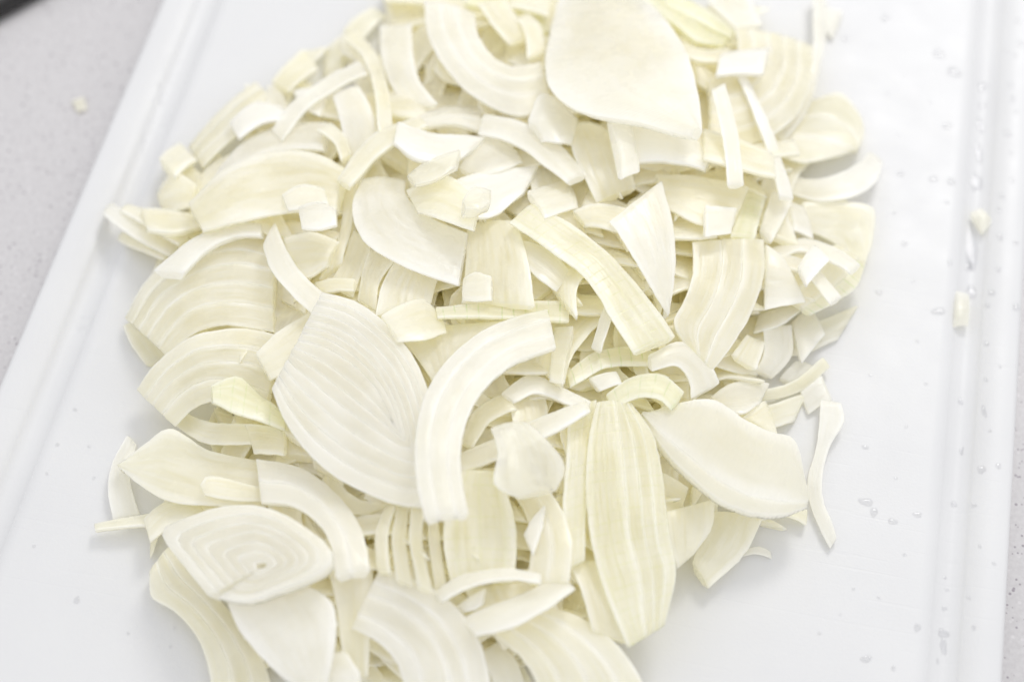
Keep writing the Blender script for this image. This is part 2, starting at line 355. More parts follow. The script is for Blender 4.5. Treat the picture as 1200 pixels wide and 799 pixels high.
('shred','buried shred glimpsed between layered U-shaped fan slice and small cream shred',None,(10.83,110.89,15.26),(-0.0706,0.2749,0.9589),[(-14.5,16.7),(-5.7,8.1),(6,6.6),(15,12.8)],[(-12.4,-6.8),(-6,-13),(5.4,-14.5),(12,-9.8)],1,2.1,'flesh',(1.6,-0.7)),
('shred','buried shred glimpsed between long green-veined band and slim translucent curl',None,(30.22,-6.55,22.04),(-0.2963,-0.0985,0.95),[(14.5,11.7),(7.5,3.7),(1.8,-8.6),(-0,-18.8)],[(1.2,15.7),(-4.1,9.7),(-9.8,-2.7),(-11.1,-10.6)],1,2.6,'flesh',(1.3,-0.3)),
('shred','buried shred glimpsed between triangular flake and grainy white flake',None,(-6.84,59.31,23.88),(-0.2463,0.3686,0.8964),[(16.4,2.1),(7,-0.5),(-3,-9.8),(-8.5,-20.9)],[(8.5,15.7),(1.3,13.9),(-8.8,4.2),(-12.9,-4.7)],1,2.3,'flesh',(1.3,0.9)),
('shred','buried shred glimpsed between grey-topped slab and translucent shred',None,(89.22,37.3,8.94),(0.1102,0.1592,0.9811),[(10.8,21.5),(4.8,8.3),(1.8,-8.6),(3,-20.8)],[(-0.6,18),(-5.1,8.2),(-7.9,-8.7),(-6.8,-17.9)],1,2.2,'flesh',(1,0.6)),
('shred','buried shred glimpsed between broad smooth flake and flat ledge piece',None,(27.58,28.17,23.95),(-0.0551,0.3418,0.9381),[(-15.7,19.6),(-6.1,7.5),(8.1,-0.9),(20,-1.9)],[(-16.1,4.8),(-9,-4.1),(5,-12.3),(13.9,-12.8)],1,2.8,'flesh',(2,0.7)),
('shred','buried shred glimpsed between broad pale flake and ridged white',None,(35.47,42.52,24.28),(-0.2046,0.2611,0.9434),[(18.6,0.9),(7.1,1),(-4.6,-7.3),(-10.5,-19.5)],[(11,12.7),(2.2,13),(-9.7,4.5),(-14.1,-5.2)],1,2.9,'flesh',(1.8,0.4)),
('shred','buried shred glimpsed between flat panel and thin white triangular splinter',None,(0.28,-73.8,19.41),(0.2215,0.2388,0.9455),[(-15.3,12.6),(-6.2,4.6),(8.1,2),(20.9,6.2)],[(-16.3,-1.4),(-9.6,-7.4),(4.5,-9.9),(13.9,-6.8)],1,3,'flesh',(1.6,0.7)),
('shred','buried shred glimpsed between bright white cut face and small rounded lump',None,(-29.09,69.13,20.04),(0.1542,0.1965,0.9683),[(-8.8,20.2),(-1.9,11.1),(8.7,2.5),(17.8,-1.5)],[(-14.7,1.8),(-9.6,-4.9),(0.8,-13.2),(7.6,-16)],1,2.7,'flesh',(0.3,-0.3)),
('shred','buried shred glimpsed between broad pale flake and small triangular flake',None,(22.38,41.32,23.51),(-0.2025,0.1779,0.963),[(8.9,11.7),(6.7,3.4),(5.3,-7.8),(5.5,-16.4)],[(-4.9,14.3),(-6.5,8.1),(-7.6,-3.3),(-7.4,-9.9)],1,2.3,'flesh',(1,-0.7)),
('shred','buried shred glimpsed between yellow shaded nook piece and thick smooth curved slice',None,(70.7,-10.66,10.2),(0.4148,-0.1064,0.9037),[(-8,8.8),(-2.4,5.1),(6.9,3.9),(15.5,5.8)],[(-12.3,-3.5),(-8.2,-6.3),(1,-7.6),(7.4,-6.1)],1,2,'flesh',(1.1,0.2)),
('shred','buried shred glimpsed between pale upright column strip and layered U-shaped fan slice',None,(-28.24,110.44,14.5),(-0.2701,0.1754,0.9467),[(21.5,9.4),(6.2,6.6),(-4.4,-9.4),(-4.9,-29.8)],[(9.6,19.4),(-2.3,17.6),(-12.8,1.2),(-12.9,-14.9)],1,2.8,'flesh',(1,0.2)),
('shred','buried shred glimpsed between grey-topped slab and slimmest white stick',None,(91.47,52.21,10.53),(0.1662,0.2055,0.9645),[(16.9,25.4),(5.8,9.8),(-0.3,-11),(1.1,-26.4)],[(2.9,22.6),(-5.3,10.9),(-11.2,-9.8),(-9.8,-21.5)],1,2.6,'flesh',(0.2,-0.5)),
('shred','buried shred glimpsed between first edge- and second edge-',None,(-26.24,-73.15,25.88),(-0.0569,0.0545,0.9969),[(15.5,-9.8),(6.2,-1.8),(-6.1,-1.5),(-14.9,-8.9)],[(13,2),(5.9,8.4),(-6.5,8.8),(-13.2,2.8)],1,2.3,'flesh',(1.6,0.5)),
('shred','buried shred glimpsed between big arc-shaped slice and fine white shred fan',None,(-6.04,-26.89,25.2),(-0.1329,0.2401,0.9616),[(4.6,11.2),(3.2,4.5),(4.4,-4.1),(7.6,-10.2)],[(-5.5,8.9),(-6.6,3.8),(-5.2,-4.8),(-2.7,-9.4)],1,2.8,'flesh',(1,-0.5)),
('shred','buried shred glimpsed between wide wall-like piece and long green-veined band',None,(1.93,26.91,26.23),(0.3485,0.2429,0.9053),[(-9.2,23.7),(-5.5,5.9),(7,-3.4),(22.3,-0.1)],[(-14.6,7.2),(-11.9,-5.9),(0.3,-15),(11.7,-12.4)],1,2.9,'flesh',(1.1,0.3)),
('shred','buried shred glimpsed between small triangular flake and grainy white flake',None,(9.85,39.57,23.84),(0.0262,0.3772,0.9258),[(-13.7,14.6),(-5.4,5.3),(5.9,4.6),(15.1,12.8)],[(-12.2,-5.4),(-6.2,-12.2),(4.9,-12.9),(11.5,-6.9)],1,2.3,'flesh',(1.6,1.1)),
('shred','buried shred glimpsed between flat ledge piece and broad pale flake',None,(34.35,31.93,27.01),(0.1999,0.3435,0.9176),[(-7.8,18.4),(-2.7,8.1),(6.9,2.8),(16.4,4.9)],[(-12.4,-0.8),(-8.7,-8.3),(0.7,-13.4),(7.7,-11.8)],1,2.8,'flesh',(1.4,0.8)),
('shred','buried shred glimpsed between bright white cut strip and inner ring shred',None,(23.27,-34.12,19.49),(-0.0504,0.297,0.9535),[(19.5,-4.8),(7.5,-0),(-6.9,-3.9),(-16.1,-14.3)],[(14.9,6.9),(5.7,10.8),(-8.9,6.8),(-15.8,-1.5)],1,2.5,'flesh',(0.8,0.4)),
('shred','buried shred glimpsed between slim translucent curl and long green-veined band',None,(19.65,-7.16,21.5),(0.1152,0.2153,0.9697),[(-8.5,18.2),(-4.7,4.5),(5.9,-2.6),(18.1,0.1)],[(-12.3,5.5),(-9.5,-4.7),(0.9,-11.6),(10.1,-9.5)],1,2.1,'flesh',(0.9,0.6)),
('shred','buried shred glimpsed between rounded thick petal and yellowish sheet',None,(-52.85,-92.37,20.8),(0.1538,0.367,0.9174),[(-9.8,6.4),(-4,5),(3.9,5.3),(9.8,7.1)],[(-8.1,-5.6),(-3.8,-6.7),(3.9,-6.4),(8.2,-5)],1,2.7,'flesh',(0.9,-0.6)),
('shred','buried shred glimpsed between slim translucent curl and inner ring shred',None,(28.86,-20.78,22.96),(0.1011,0.262,0.9597),[(8.7,11.3),(4,4.5),(3.9,-3.4),(8.2,-8.6)],[(-4.4,7.7),(-7.9,2.7),(-7.9,-5.2),(-4.5,-9)],1,2,'flesh',(1,0.4)),
('shred','buried shred glimpsed between wide flap and bent pale strip',None,(-61.69,-6.51,22.89),(-0.2581,0.2672,0.9284),[(20.1,2.5),(4.9,5.1),(-4.8,-5.6),(-4,-23.6)],[(9.5,12.7),(-2.4,15.1),(-12.2,4),(-11.2,-10.2)],1,2.3,'flesh',(1.9,0.1)),
('shred','buried shred glimpsed between inner ring shred and long green-veined band',None,(45.06,-16.4,22.31),(-0.2362,0.2059,0.9496),[(14,14.1),(1.3,8.1),(-3.9,-6.8),(0.6,-22.6)],[(6,15.7),(-3.8,11.3),(-9,-3.8),(-5.3,-15.9)],1,2.8,'flesh',(2,-0.3)),
('shred','buried shred glimpsed between twin arc strips and cored wedge slice',None,(-63.42,-65.87,19.35),(-0.1096,0.2487,0.9624),[(10.9,4),(5.4,0.9),(2.6,-6.1),(3.8,-13.3)],[(-1.4,10.4),(-5.7,8),(-8.4,0.9),(-7.3,-4.7)],1,2.1,'flesh',(0.8,0.3)),
('shred','buried shred glimpsed between diagonal plank and thin horizontal shred',None,(-50.04,6.08,25.42),(-0.196,0.195,0.961),[(15.7,-12.9),(6.5,-6.4),(-5.5,-4.3),(-14.1,-7.8)],[(12.4,3.5),(5.3,8.8),(-6.9,11),(-13.5,8.2)],1,3,'flesh',(1.5,0.6)),
('shred','buried shred glimpsed between narrow pale strip and shaded yellow petal',None,(-11.27,-1.88,25.18),(-0.1549,0.2232,0.9624),[(3.3,26.1),(0.1,9.7),(4.9,-9.3),(14.8,-21.6)],[(-8.5,19.7),(-10.8,7.4),(-5.8,-11.5),(2,-20.7)],1,2.1,'flesh',(2.3,0.6)),
('shred','buried shred glimpsed between thick smooth curved slice and greenish-edged strip',None,(63.53,36.2,21.57),(0.3866,0.1426,0.9112),[(-10.5,17.6),(-5.5,5),(6.9,-3.1),(20.8,-3)],[(-14.3,6.9),(-10.7,-2.5),(1.5,-10.6),(11.9,-10.3)],1,2.8,'flesh',(0.3,0.6)),
('shred','buried shred glimpsed between bright white cut strip and thin grey slat',None,(13.6,-21.11,26.71),(0.0858,-0.0694,0.9939),[(-2,18),(-2.9,5.6),(4.3,-4.8),(16.1,-8.3)],[(-9.2,10.1),(-10,0.9),(-2.7,-9.5),(6.3,-12)],1,2.9,'flesh',(0.1,0.5)),
('shred','buried shred glimpsed between big arc-shaped slice and bright white cut strip',None,(2.59,-24.41,28.76),(-0.0192,0.346,0.938),[(-10.3,7.9),(-4.1,6.1),(4.2,5.8),(10.5,7.1)],[(-8.8,-5.8),(-4.2,-7.2),(4,-7.5),(8.6,-6.5)],1,3,'flesh',(1,-0.7)),
('shred','buried shred glimpsed between thick smooth curved slice and long green-veined band',None,(51.84,7.12,23.45),(-0.0544,0.3901,0.9192),[(11.1,-7.4),(4.6,-3.7),(-2.7,-7.4),(-6.8,-16.6)],[(6.7,10.3),(1.7,13.4),(-5.7,9.5),(-8.9,2)],1,2.2,'flesh',(1.2,0.5)),
('shred','buried shred glimpsed between bluish translucent ring end and smooth wedge slice',None,(60.97,-27,13.72),(0.0189,0.4101,0.9118),[(17.7,6.7),(4.8,6.6),(-5.5,-5.9),(-8.1,-23.8)],[(10.8,13.9),(0.9,14.1),(-9.5,1.3),(-11.2,-12.8)],1,2.4,'flesh',(1.5,-0.3)),
('shred','buried shred glimpsed between long green-veined band and narrow pale strip',None,(23.9,-1.13,27.18),(-0.0167,0.3995,0.9166),[(-15.3,10.1),(-6.1,2.7),(6.3,2.1),(16.1,8.7)],[(-13.2,-2.7),(-6.5,-8.3),(5.7,-8.8),(12.9,-3.9)],1,2.6,'flesh',(0.6,0.6)),
('shred','buried shred glimpsed between banded quarter slice and third edge-',None,(-19.74,-95.57,20.81),(0.3078,0.0213,0.9512),[(-5.4,14.4),(-2.6,5.2),(6.2,-1.5),(16.8,-2.4)],[(-11.6,4.6),(-9.6,-2.2),(-0.9,-8.8),(7.1,-9.3)],1,2.5,'flesh',(1.4,-0.5)),
('shred','buried shred glimpsed between bluish translucent ring end and long green-veined band',None,(51.22,-13.41,18.41),(0.1409,-0.1071,0.9842),[(12.2,16.1),(7.3,6),(3.5,-7.6),(2.8,-17.8)],[(-1.8,15.2),(-5.5,7.6),(-9,-5.9),(-9.5,-13.6)],1,2.1,'flesh',(1.6,-0.6)),
('shred','buried shred glimpsed between small triangular flake and long green-veined band',None,(14.41,37.62,27.16),(0.2594,0.2818,0.9237),[(3.2,28.9),(2.7,12.1),(6,-6.3),(11.4,-17.5)],[(-8.4,15.9),(-8.8,3.6),(-5.2,-14.3),(-1,-22.4)],1,2.8,'flesh',(2.1,0.7)),
('shred','buried shred glimpsed between twin arc strips and first edge-',None,(-47.91,-66.36,23.87),(-0.2047,0.0191,0.9786),[(-3.3,12.1),(-2.4,3.9),(3.8,-3),(12.3,-5.2)],[(-7.8,6.5),(-7.2,0.3),(-0.9,-6.5),(5.6,-8.1)],1,2.7,'flesh',(1.2,0.2)),
('shred','buried shred glimpsed between narrow pale strip and rounded white nub',None,(-12.72,-1.72,27.19),(0.0296,0.1366,0.9902),[(9.6,2.6),(4.1,0.7),(-0.4,-4.8),(-1.8,-10.9)],[(2.8,8.1),(-1.4,6.7),(-6,1.2),(-6.9,-3.6)],1,2.9,'flesh',(0.9,0.5)),
('shred','buried shred glimpsed between yellow-green upright strip and bright white cut strip',None,(21.48,-43.78,23.88),(0.1887,0.2245,0.956),[(9.5,15.2),(4.7,6),(3.2,-5.7),(5.6,-14.1)],[(-2.9,12.2),(-6.4,5.3),(-7.8,-6.3),(-5.8,-12.6)],1,2.5,'flesh',(1.4,-0.4)),
('shred','buried shred glimpsed between third edge- and last edge-',None,(-23.09,-80.18,24.05),(-0.0576,0.3759,0.9249),[(13.8,-11.1),(5.5,-3.4),(-5.1,-3.3),(-12.3,-10.7)],[(11.1,3.9),(4.7,10.1),(-6.1,10.3),(-11.7,4.2)],1,2.3,'flesh',(1.2,-0.7)),
('shred','buried shred glimpsed between bright white cut strip and upright yellow shred',None,(5.86,-33.02,25.76),(-0.0706,0.3969,0.9151),[(9.8,-6.5),(4.3,-4.9),(-2.6,-6.5),(-7.3,-10.4)],[(6.6,7.7),(2.3,9),(-4.7,7.4),(-8.3,4.3)],1,2.8,'flesh',(0.8,0.8)),
('shred','buried shred glimpsed between smooth wedge slice and tall veined piece',None,(47.36,-54.1,12.19),(0.3808,-0.0466,0.9235),[(9.4,13.2),(4.2,5.2),(2.7,-4.6),(5.5,-11.5)],[(-2.4,10),(-6.3,4.1),(-7.7,-5.7),(-5.5,-10.8)],1,2.1,'flesh',(1.2,0.6)),
('shred','buried shred glimpsed between bent pale strip and two-humped little lump',None,(-65.95,14.59,22.48),(-0.3346,0.081,0.9389),[(12.1,10.5),(6.9,2.8),(2.7,-9.2),(1.8,-19.2)],[(-0.7,16.2),(-4.7,10.4),(-8.8,-1.8),(-9.4,-9.6)],1,2.9,'flesh',(1.4,0.8)),
('shred','buried shred glimpsed between smooth U-shaped piece and shaded broad plank',None,(-18.41,2.73,26.74),(-0.0067,0.1118,0.9937),[(21.1,-6.4),(7.7,0.6),(-7.2,-3.2),(-15.9,-15.7)],[(15.5,6.4),(5.2,12),(-9.9,8.1),(-16.4,-1.8)],1,2.2,'flesh',(0.1,-0.6)),
('shred','buried shred glimpsed between first edge- and twin arc strips',None,(-40.9,-84.8,24.98),(0.0693,0.3151,0.9465),[(-11,12.5),(-4.9,2.8),(5.4,-1.4),(15,1.8)],[(-11.4,3),(-6.9,-4.3),(3.3,-8.4),(10.5,-5.9)],1,2.8,'flesh',(1.5,0.4)),
('shred','buried shred glimpsed between long thin sliver and narrow crescent bending round the foot',None,(-57.73,87.61,15.55),(-0.2285,0.3207,0.9192),[(-19.1,23.8),(-7.4,11.2),(7.8,1.8),(19.1,-0.1)],[(-16,2.4),(-7.4,-6.7),(7.4,-15.6),(15.6,-16.8)],1,2.4,'flesh',(0.3,0.6)),
('shred','buried shred glimpsed between broad smooth flake and pale bench-like piece',None,(52.78,27.01,26.47),(0.083,0.3991,0.9132),[(-14,7.9),(-5.4,5.6),(6.5,7),(15.8,11.5)],[(-12.9,-8.2),(-6.6,-9.9),(4.9,-8.6),(11.7,-5.4)],1,2.2,'flesh',(1.4,-0.4)),
('shred','buried shred glimpsed between pale bench-like piece and dull straight stick',None,(66.69,45.48,21.13),(0.163,0.3506,0.9222),[(17.4,0.9),(6.6,2.8),(-6.5,-6.3),(-15.2,-21.1)],[(13.9,12.3),(5.7,13.9),(-7.7,4.6),(-14.2,-7.2)],1,2.6,'flesh',(2,0.6)),
('shred','buried shred glimpsed between long green-veined band and glassy angular shred left',None,(22.76,6.17,31.37),(-0.1786,0.4109,0.894),[(16.1,0.2),(5.6,1.7),(-2.4,-8.6),(-3.6,-24.9)],[(6.5,15.5),(-1.8,16.9),(-9.9,6.1),(-10.5,-7)],1,2,'flesh',(1.8,1)),
('shred','buried shred glimpsed between twin arc strips and second edge-',None,(-40.94,-84.59,28.43),(-0.1366,0.3355,0.9321),[(18.1,-8.8),(6.3,1.4),(-6.7,0.4),(-13.7,-11.3)],[(13.7,1.2),(4.6,9.5),(-8.5,8.5),(-13.8,-0.9)],1,2.6,'flesh',(1,-0.4)),
('shred','buried shred glimpsed between thin grey slat and big arc-shaped slice',None,(18.19,-16.11,28.13),(-0.2086,0.3364,0.9183),[(15.2,8.6),(7.2,1.9),(-0.2,-10.6),(-3.3,-22.4)],[(4.1,18.3),(-2.1,13.2),(-9.4,0.2),(-11.6,-9.1)],1,2.7,'flesh',(0.7,-0.7)),
('strip','thin greenish fringe of cut shreds at the far crest of the heap',None,(-23.29,137.6,11.5),(0.03,0.3873,0.9215),[(-23,15.3),(-7.8,10.2),(7.9,2.1),(23.3,0.2)],[(-22.8,1.5),(-7.2,-3.4),(7.6,-11.2),(22.1,-14.6)],1,2.3,'flesh',(0.9,0.5)),
('strip','pale shred lying across the far crest above the layered U fan',None,(0.01,127.78,15.71),(0.2074,0.2525,0.9451),[(-12.5,11.9),(-0,10.4),(10,4.6),(13.8,-6.4)],[(-17,1.3),(-4.6,-0.2),(3.7,-6.4),(6.7,-15.3)],1,2.3,'green',(0.8,0.8)),
('flake','curled shred jutting over the far rim next to the tall petal',None,(6.9,136.1,13.86),(0.2261,0.3425,0.9119),[(-7.1,9.4),(8.9,12.7)],[(-7.7,-10.2),(5.9,-11.9)],1,2.2,'flesh',(0.7,-0.5)),
('strip','small cream shred wedged under the far end of the tall petal',None,(6.42,113.6,20.74),(0.2531,0.2642,0.9307),[(-1,14.3),(3.3,5.9),(5.5,-8.7)],[(-4.8,8.2),(-1.8,-4),(-1.2,-15.7)],1,2.3,'flesh',(1.1,0.1)),
('flake','dull angular flake at the far shoulder of the heap by bare board',None,(-52.8,132.73,5.64),(0.0144,0.1112,0.9937),[(-7.7,-3.3),(1.5,9)],[(-0.9,-9.6),(7,3.9)],1,2.2,'flesh',(0.7,0.4)),
('flake','greyish flake tucked below the far shoulder flake',None,(-58.63,121.04,5.55),(-0.2918,-0.0076,0.9565),[(-3.6,6.6),(4.2,2.9)],[(-2.7,-2.5),(2.1,-6.9)],1,2.2,'pale',(0.4,0.6)),
('flake','tall dull flake leaning on the far slope beside bare board',None,(-63.8,116.5,3.51),(-0.2828,0.0503,0.9579),[(-3.9,6.9),(3.6,13.4)],[(-2.5,-13.6),(2.9,-6.8)],1,2.2,'flesh',(0.4,0.6)),
('chunk','stubby cut end beneath the far shoulder flake',None,(-52.29,114.11,8.6),(-0.2339,0.1055,0.9665),[(-1.3,8.2),(2.8,3)],[(-4.1,-3.6),(2.7,-7.6)],1,2.3,'pale',(0,0.6)),
('chunk','small rounded lump below the pale column',None,(-35.07,81.23,22.42),(0.1662,0.3943,0.9038),[(-8.1,1.5),(-3.3,8.4),(3.1,9.2)],[(-4.1,-8.7),(2.6,-10.2),(9.9,-0.2)],1,2.3,'flesh',(0.7,1.2)),
('strip','pale upright column strip against the layered U fan',None,(-37.39,101.05,18.85),(-0.2453,0.19,0.9506),[(-10.3,26.4),(-8.8,9.9),(-5.1,-8.1),(0.1,-20.4)],[(1.8,23.3),(3.2,6),(6.3,-11.7),(12.8,-25.2)],1,2.3,'pale',(1.1,-0.3)),
('chunk','four-sided chunk at the edge of the heap nearest the empty far corner',None,(-76.08,106.65,8.43),(-0.139,0.1467,0.9794),[(-8.5,-2.5),(1.7,12.1)],[(-1.1,-10),(7.9,0.4)],1,3.2,'flesh',(0.8,-0.2)),
('chunk','white block face below the four-sided edge chunk',None,(-68.99,87.77,15.22),(-0.2924,0.2577,0.9209),[(-7.4,9.1),(5.9,5.4)],[(-2,-4.6),(3.5,-10)],1,2.3,'white',(0.6,-0.1)),
('petal','broad leaning flap with a straight top edge on the far slope',None,(-52.07,71.76,23.29),(-0.1947,0.0531,0.9794),[(-9.1,13.8),(-5.7,1.9),(-3.2,-10),(-1.4,-19.9)],[(-0.3,17.7),(4.4,7),(7.2,-2.3),(8.1,-8.2)],1,2.3,'pale',(1.6,0.8)),
('slice','layered slice lying along the far outline of the heap',None,(-97.5,83.36,9.01),(-0.2525,0.1536,0.9553),[(-14.5,-6.5),(-4.7,6.1),(6.9,20.9)],[(-7.5,-19.1),(4.1,-7.8),(15.7,6.4)],3,2.3,'flesh',(1.6,0.7)),
('strip','upright shred pair beside the far outline slice',None,(-82.17,93.39,9.54),(0.1853,0.3973,0.8988),[(-3.7,10.3),(0.2,10.5)],[(-1.5,-15.5),(5,-5.3)],1,2.3,'pale',(0.2,1)),
('strip','small cut piece bridging the far outline slice and the rounded band',None,(-85.54,79.35,16.22),(-0.1739,0.2706,0.9469),[(-11.1,1.6),(-2.4,9.7),(7,6.2)],[(-6.1,-9.7),(2.1,-3.8),(10.4,-3.9)],1,2.3,'white',(1,0.3)),
('chunk','cube-like cut end at the outer tip of the far outline slice',None,(-113.28,67.39,9.43),(-0.0573,0.4172,0.907),[(-6.6,1.3),(-1.6,13)],[(1.5,-12.7),(6.6,-1.5)],1,3.2,'flesh',(0.6,-0.1)),
('strip','rounded pale band curving above the cream petal',None,(-80.83,64.14,17.71),(-0.2556,0.3267,0.9099),[(-19.4,-8.2),(-9,9),(3.3,13.8),(18.4,12.4)],[(-16.5,-13.5),(-3.7,-4),(8.2,-3.6),(18.8,-5.9)],1,3.2,'pale',(2,0.1)),
('chunk','dull cut piece on the board side under the cube-like end',None,(-111.95,50.41,11.46),(-0.4198,-0.0429,0.9066),[(-8.5,4.4),(-3,10.4),(7.4,2.5)],[(-4.7,-4.3),(1.7,-6.8),(7,-6.2)],1,2.3,'flesh',(1,1.1)),
('strip','long thin sliver across the cut blocks on the far slope',None,(-65.63,85.74,19.21),(-0.2506,0.2448,0.9366),[(-15.7,-12.3),(-7.9,0.7),(2.4,10.2),(12.9,17.7)],[(-11.3,-19.6),(-3.4,-7.3),(6.4,2.1),(16.6,8.5)],1,2.3,'pale',(1.5,-0.4)),
('strip','narrow crescent bending round the foot of the pale column',None,(-48.11,94.33,20.14),(0.2484,0.3678,0.8961),[(-12,26.7),(-3.5,10.7),(1.7,-12.4),(4.9,-34.9)],[(-8.2,33.6),(1,15.6),(6.5,-8.8),(9.5,-30.4)],1,2.3,'flesh',(1.5,-0.3)),
('strip','yellowish shred in the hollow under the broad leaning flap',None,(-57.73,62.38,25.48),(0.2252,0.3192,0.9206),[(-6.8,4.5),(-1.1,-1.4),(2.4,-10.5)],[(-2.7,10.4),(2.8,2.7),(5.4,-5.8)],1,2.3,'flesh',(0.8,-0)),
('petal','broad cream petal with a darker outer rim on the far slope',None,(-79.84,40.76,25.54),(-0.1632,0.1881,0.9685),[(-26.1,1.7),(-16.4,13.8),(-1.3,19),(14.8,16.8),(26.3,8.7)],[(-19.4,-12.5),(-11.5,-13.1),(-0.9,-12.5),(11,-11.5),(23.4,-10.5)],1,3.2,'flesh',(2.8,1.9)),
('strip','short low strip touching the board at the outermost tip',None,(-122.36,34.81,5.55),(-0.1613,0.1783,0.9707),[(-9.4,3.8),(-4.6,-0.6),(2,-5.3),(8.3,-8.8)],[(-8.1,8.1),(-2.6,5.5),(3.9,1.2),(10.5,-3.9)],1,3,'flesh',(1,0.4)),
('strip','grey-tipped curved strip reaching furthest over the juice groove',None,(-123.82,40.48,7.26),(0.1069,0.3637,0.9254),[(-11.4,14.5),(-4.6,7),(4.4,0.6),(15.7,-3.3)],[(-12.9,6.1),(-5.9,-1.7),(2.4,-9.1),(12.4,-14.1)],1,2.6,'pale',(1.1,0.6)),
('strip','second curved strip lying beside the grey-tipped strip',None,(-118.6,40.58,9.67),(0.091,0.4095,0.9078),[(-10.3,11.9),(-3.2,7.2),(5.2,0.5),(13.2,-7.3)],[(-12.2,6.9),(-5.3,-0.1),(2.6,-6.8),(10.1,-12.2)],1,3,'flesh',(1.4,0.3)),
('strip','short scooped strip tucked under the cream petal',None,(-111.31,38.37,13.69),(0.0732,0.448,0.891),[(-11.2,7.2),(-2.2,6.6),(8.3,4.4)],[(-6.6,-6.3),(1.7,-9.3),(10,-2.7)],1,3,'flesh',(0.9,-0.2)),
('strip','pale strip underneath the outer tips of both fanned slices',None,(-118.49,-2.24,3.35),(0.016,-0.0749,0.9971),[(-6.6,5.5),(-3.7,-0.7),(1.9,-8)],[(-2.9,7.4),(2.6,1.2),(8.7,-5.5)],1,3,'flesh',(0.7,-0.3)),
('slice','wide fanned half slice with five layers facing the counter',None,(-96.72,6.78,16.4),(-0.2878,0.0358,0.957),[(-30,-0.2),(-20.7,13.8),(-6.6,22.5),(8.3,24.1),(21.9,18.9)],[(-11.3,-20),(-4.1,-14.3),(5,-12.9),(14.4,-14.8),(23.2,-17.2)],5,2.6,'flesh',(2.8,2)),
('strip','separate outer ring strip lying over the wide fanned slice',None,(-94.86,22.89,22.1),(-0.2617,0.3107,0.9138),[(-20,-5.8),(-9,3.7),(2.1,10),(14.6,6.3)],[(-8.9,-11.5),(-1,-2.9),(6.9,0.7),(15.4,-0.6)],1,3.2,'pale',(1.6,0.3)),
('strip','lower layer fringe beneath the second fanned slice',None,(-93.96,-36.9,10.48),(-0.4109,0.0271,0.9113),[(-13.9,5.2),(-6.5,-1.5),(1.6,-7.1),(17.6,-10.9)],[(-12.5,11.7),(-6.8,5.9),(2.5,0.5),(18.1,-3.9)],1,2.3,'flesh',(0.2,-0.2)),
('slice','second fanned slice with a pointed tip below the wide one',None,(-92.62,-24.63,17.51),(-0.271,-0.1349,0.9531),[(-25.7,0.5),(-17.2,9.3),(-5.6,15.2),(9.6,15.9),(22.5,12.6)],[(-11.1,-13.5),(-4.7,-9.2),(3.1,-7.8),(11.1,-9.8),(18,-13.3)],4,2.6,'flesh',(2.4,1.5)),
('chunk','squarish yellowish piece under the pale nested slice edge',None,(-73.17,-47.84,20.71),(-0.4247,0.0285,0.9049),[(-8.1,7.9),(5.3,2.7)],[(-3.6,-3.9),(6.4,-6.7)],1,2.3,'flesh',(0.6,-0.2)),
('strip','stubby strip with a green-tinted tip on the second fanned slice',None,(-78.4,-38.1,26.15),(0.2259,0.3556,0.9069),[(-11.7,6.8),(-4.8,11.3),(3.2,4.9),(10.8,-0.4)],[(-9.8,-1.3),(-3.1,-5.9),(3.7,-7.2),(11.6,-8.2)],1,2.6,'green',(1.2,0.7)),
('strip','translucent curved shred standing at the edge by bare board',None,(-118,-51.54,2.83),(0.0849,0.0489,0.9952),[(-1.6,16.2),(-4.8,4.7),(-4.4,-5.8),(-1.9,-13.3)],[(1.9,12.7),(1,3.5),(3.9,-6.9),(5.9,-11.2)],1,2.3,'pale',(1.4,0.5)),
('strip','slim straight strip casting a shadow on the board beneath it',None,(-114.75,-66.52,4.41),(-0.0486,0.4305,0.9013),[(-10.3,0.5),(-0.6,1.9),(9.8,4.6)],[(-9.1,-2.9),(0.3,-2.6),(9.9,-1.6)],1,2.3,'flesh',(0.9,-0.1)),
('petal','wide smooth triangular petal pointing at the counter',None,(-99.69,-53.32,12.27),(-0.1646,0.074,0.9836),[(-20.5,5),(-12.7,10.9),(-5.4,15.4),(8.6,6.5),(24.2,1.8)],[(-19.2,3.3),(-11.7,-4.1),(-1.3,-11),(10.8,-13.4),(27.2,-14.5)],1,2.6,'flesh',(2,1.6)),
('chunk','small oblong block resting on the triangular petal',None,(-83.41,-63.77,19.38),(-0.0659,-0.0189,0.9976),[(-8.4,2.5),(-6.8,5),(9.5,1.1)],[(-6.2,-1.4),(1.3,-3.3),(10.6,-3.9)],1,3,'flesh',(0.1,0.6)),
('strip','dull shred under the cored slice beside the triangular petal',None,(-101.02,-66.87,8.7),(-0.168,0.3003,0.9389),[(-9,1.3),(-4.1,6.5),(6.7,5.4)],[(-5.2,-8.7),(1.4,-2.9),(10.3,-1.5)],1,2.3,'flesh',(0.8,0.7)),
('petal','pale cut face behind the frilly green shreds on the far rim',None,(80.79,136.57,9.36),(0.14,0.3197,0.9371),[(-10.5,11.2),(-9.3,-2.8),(-1.8,-14.8)],[(6.5,15.9),(6.8,1.4),(8.2,-10.9)],1,2.3,'pale',(0.8,0.1)),
('strip','greenish frilly shred nearest the tall smooth petal',None,(61.53,121.03,19.51),(0.2865,0.3452,0.8937),[(-16.5,8),(-7,-5.3),(1.6,-14.7),(12.3,-11.2)],[(-12.6,18.8),(-1.1,9.1),(7.5,-2.1),(15.8,-2.7)],1,2.3,'green',(1.6,0.8)),
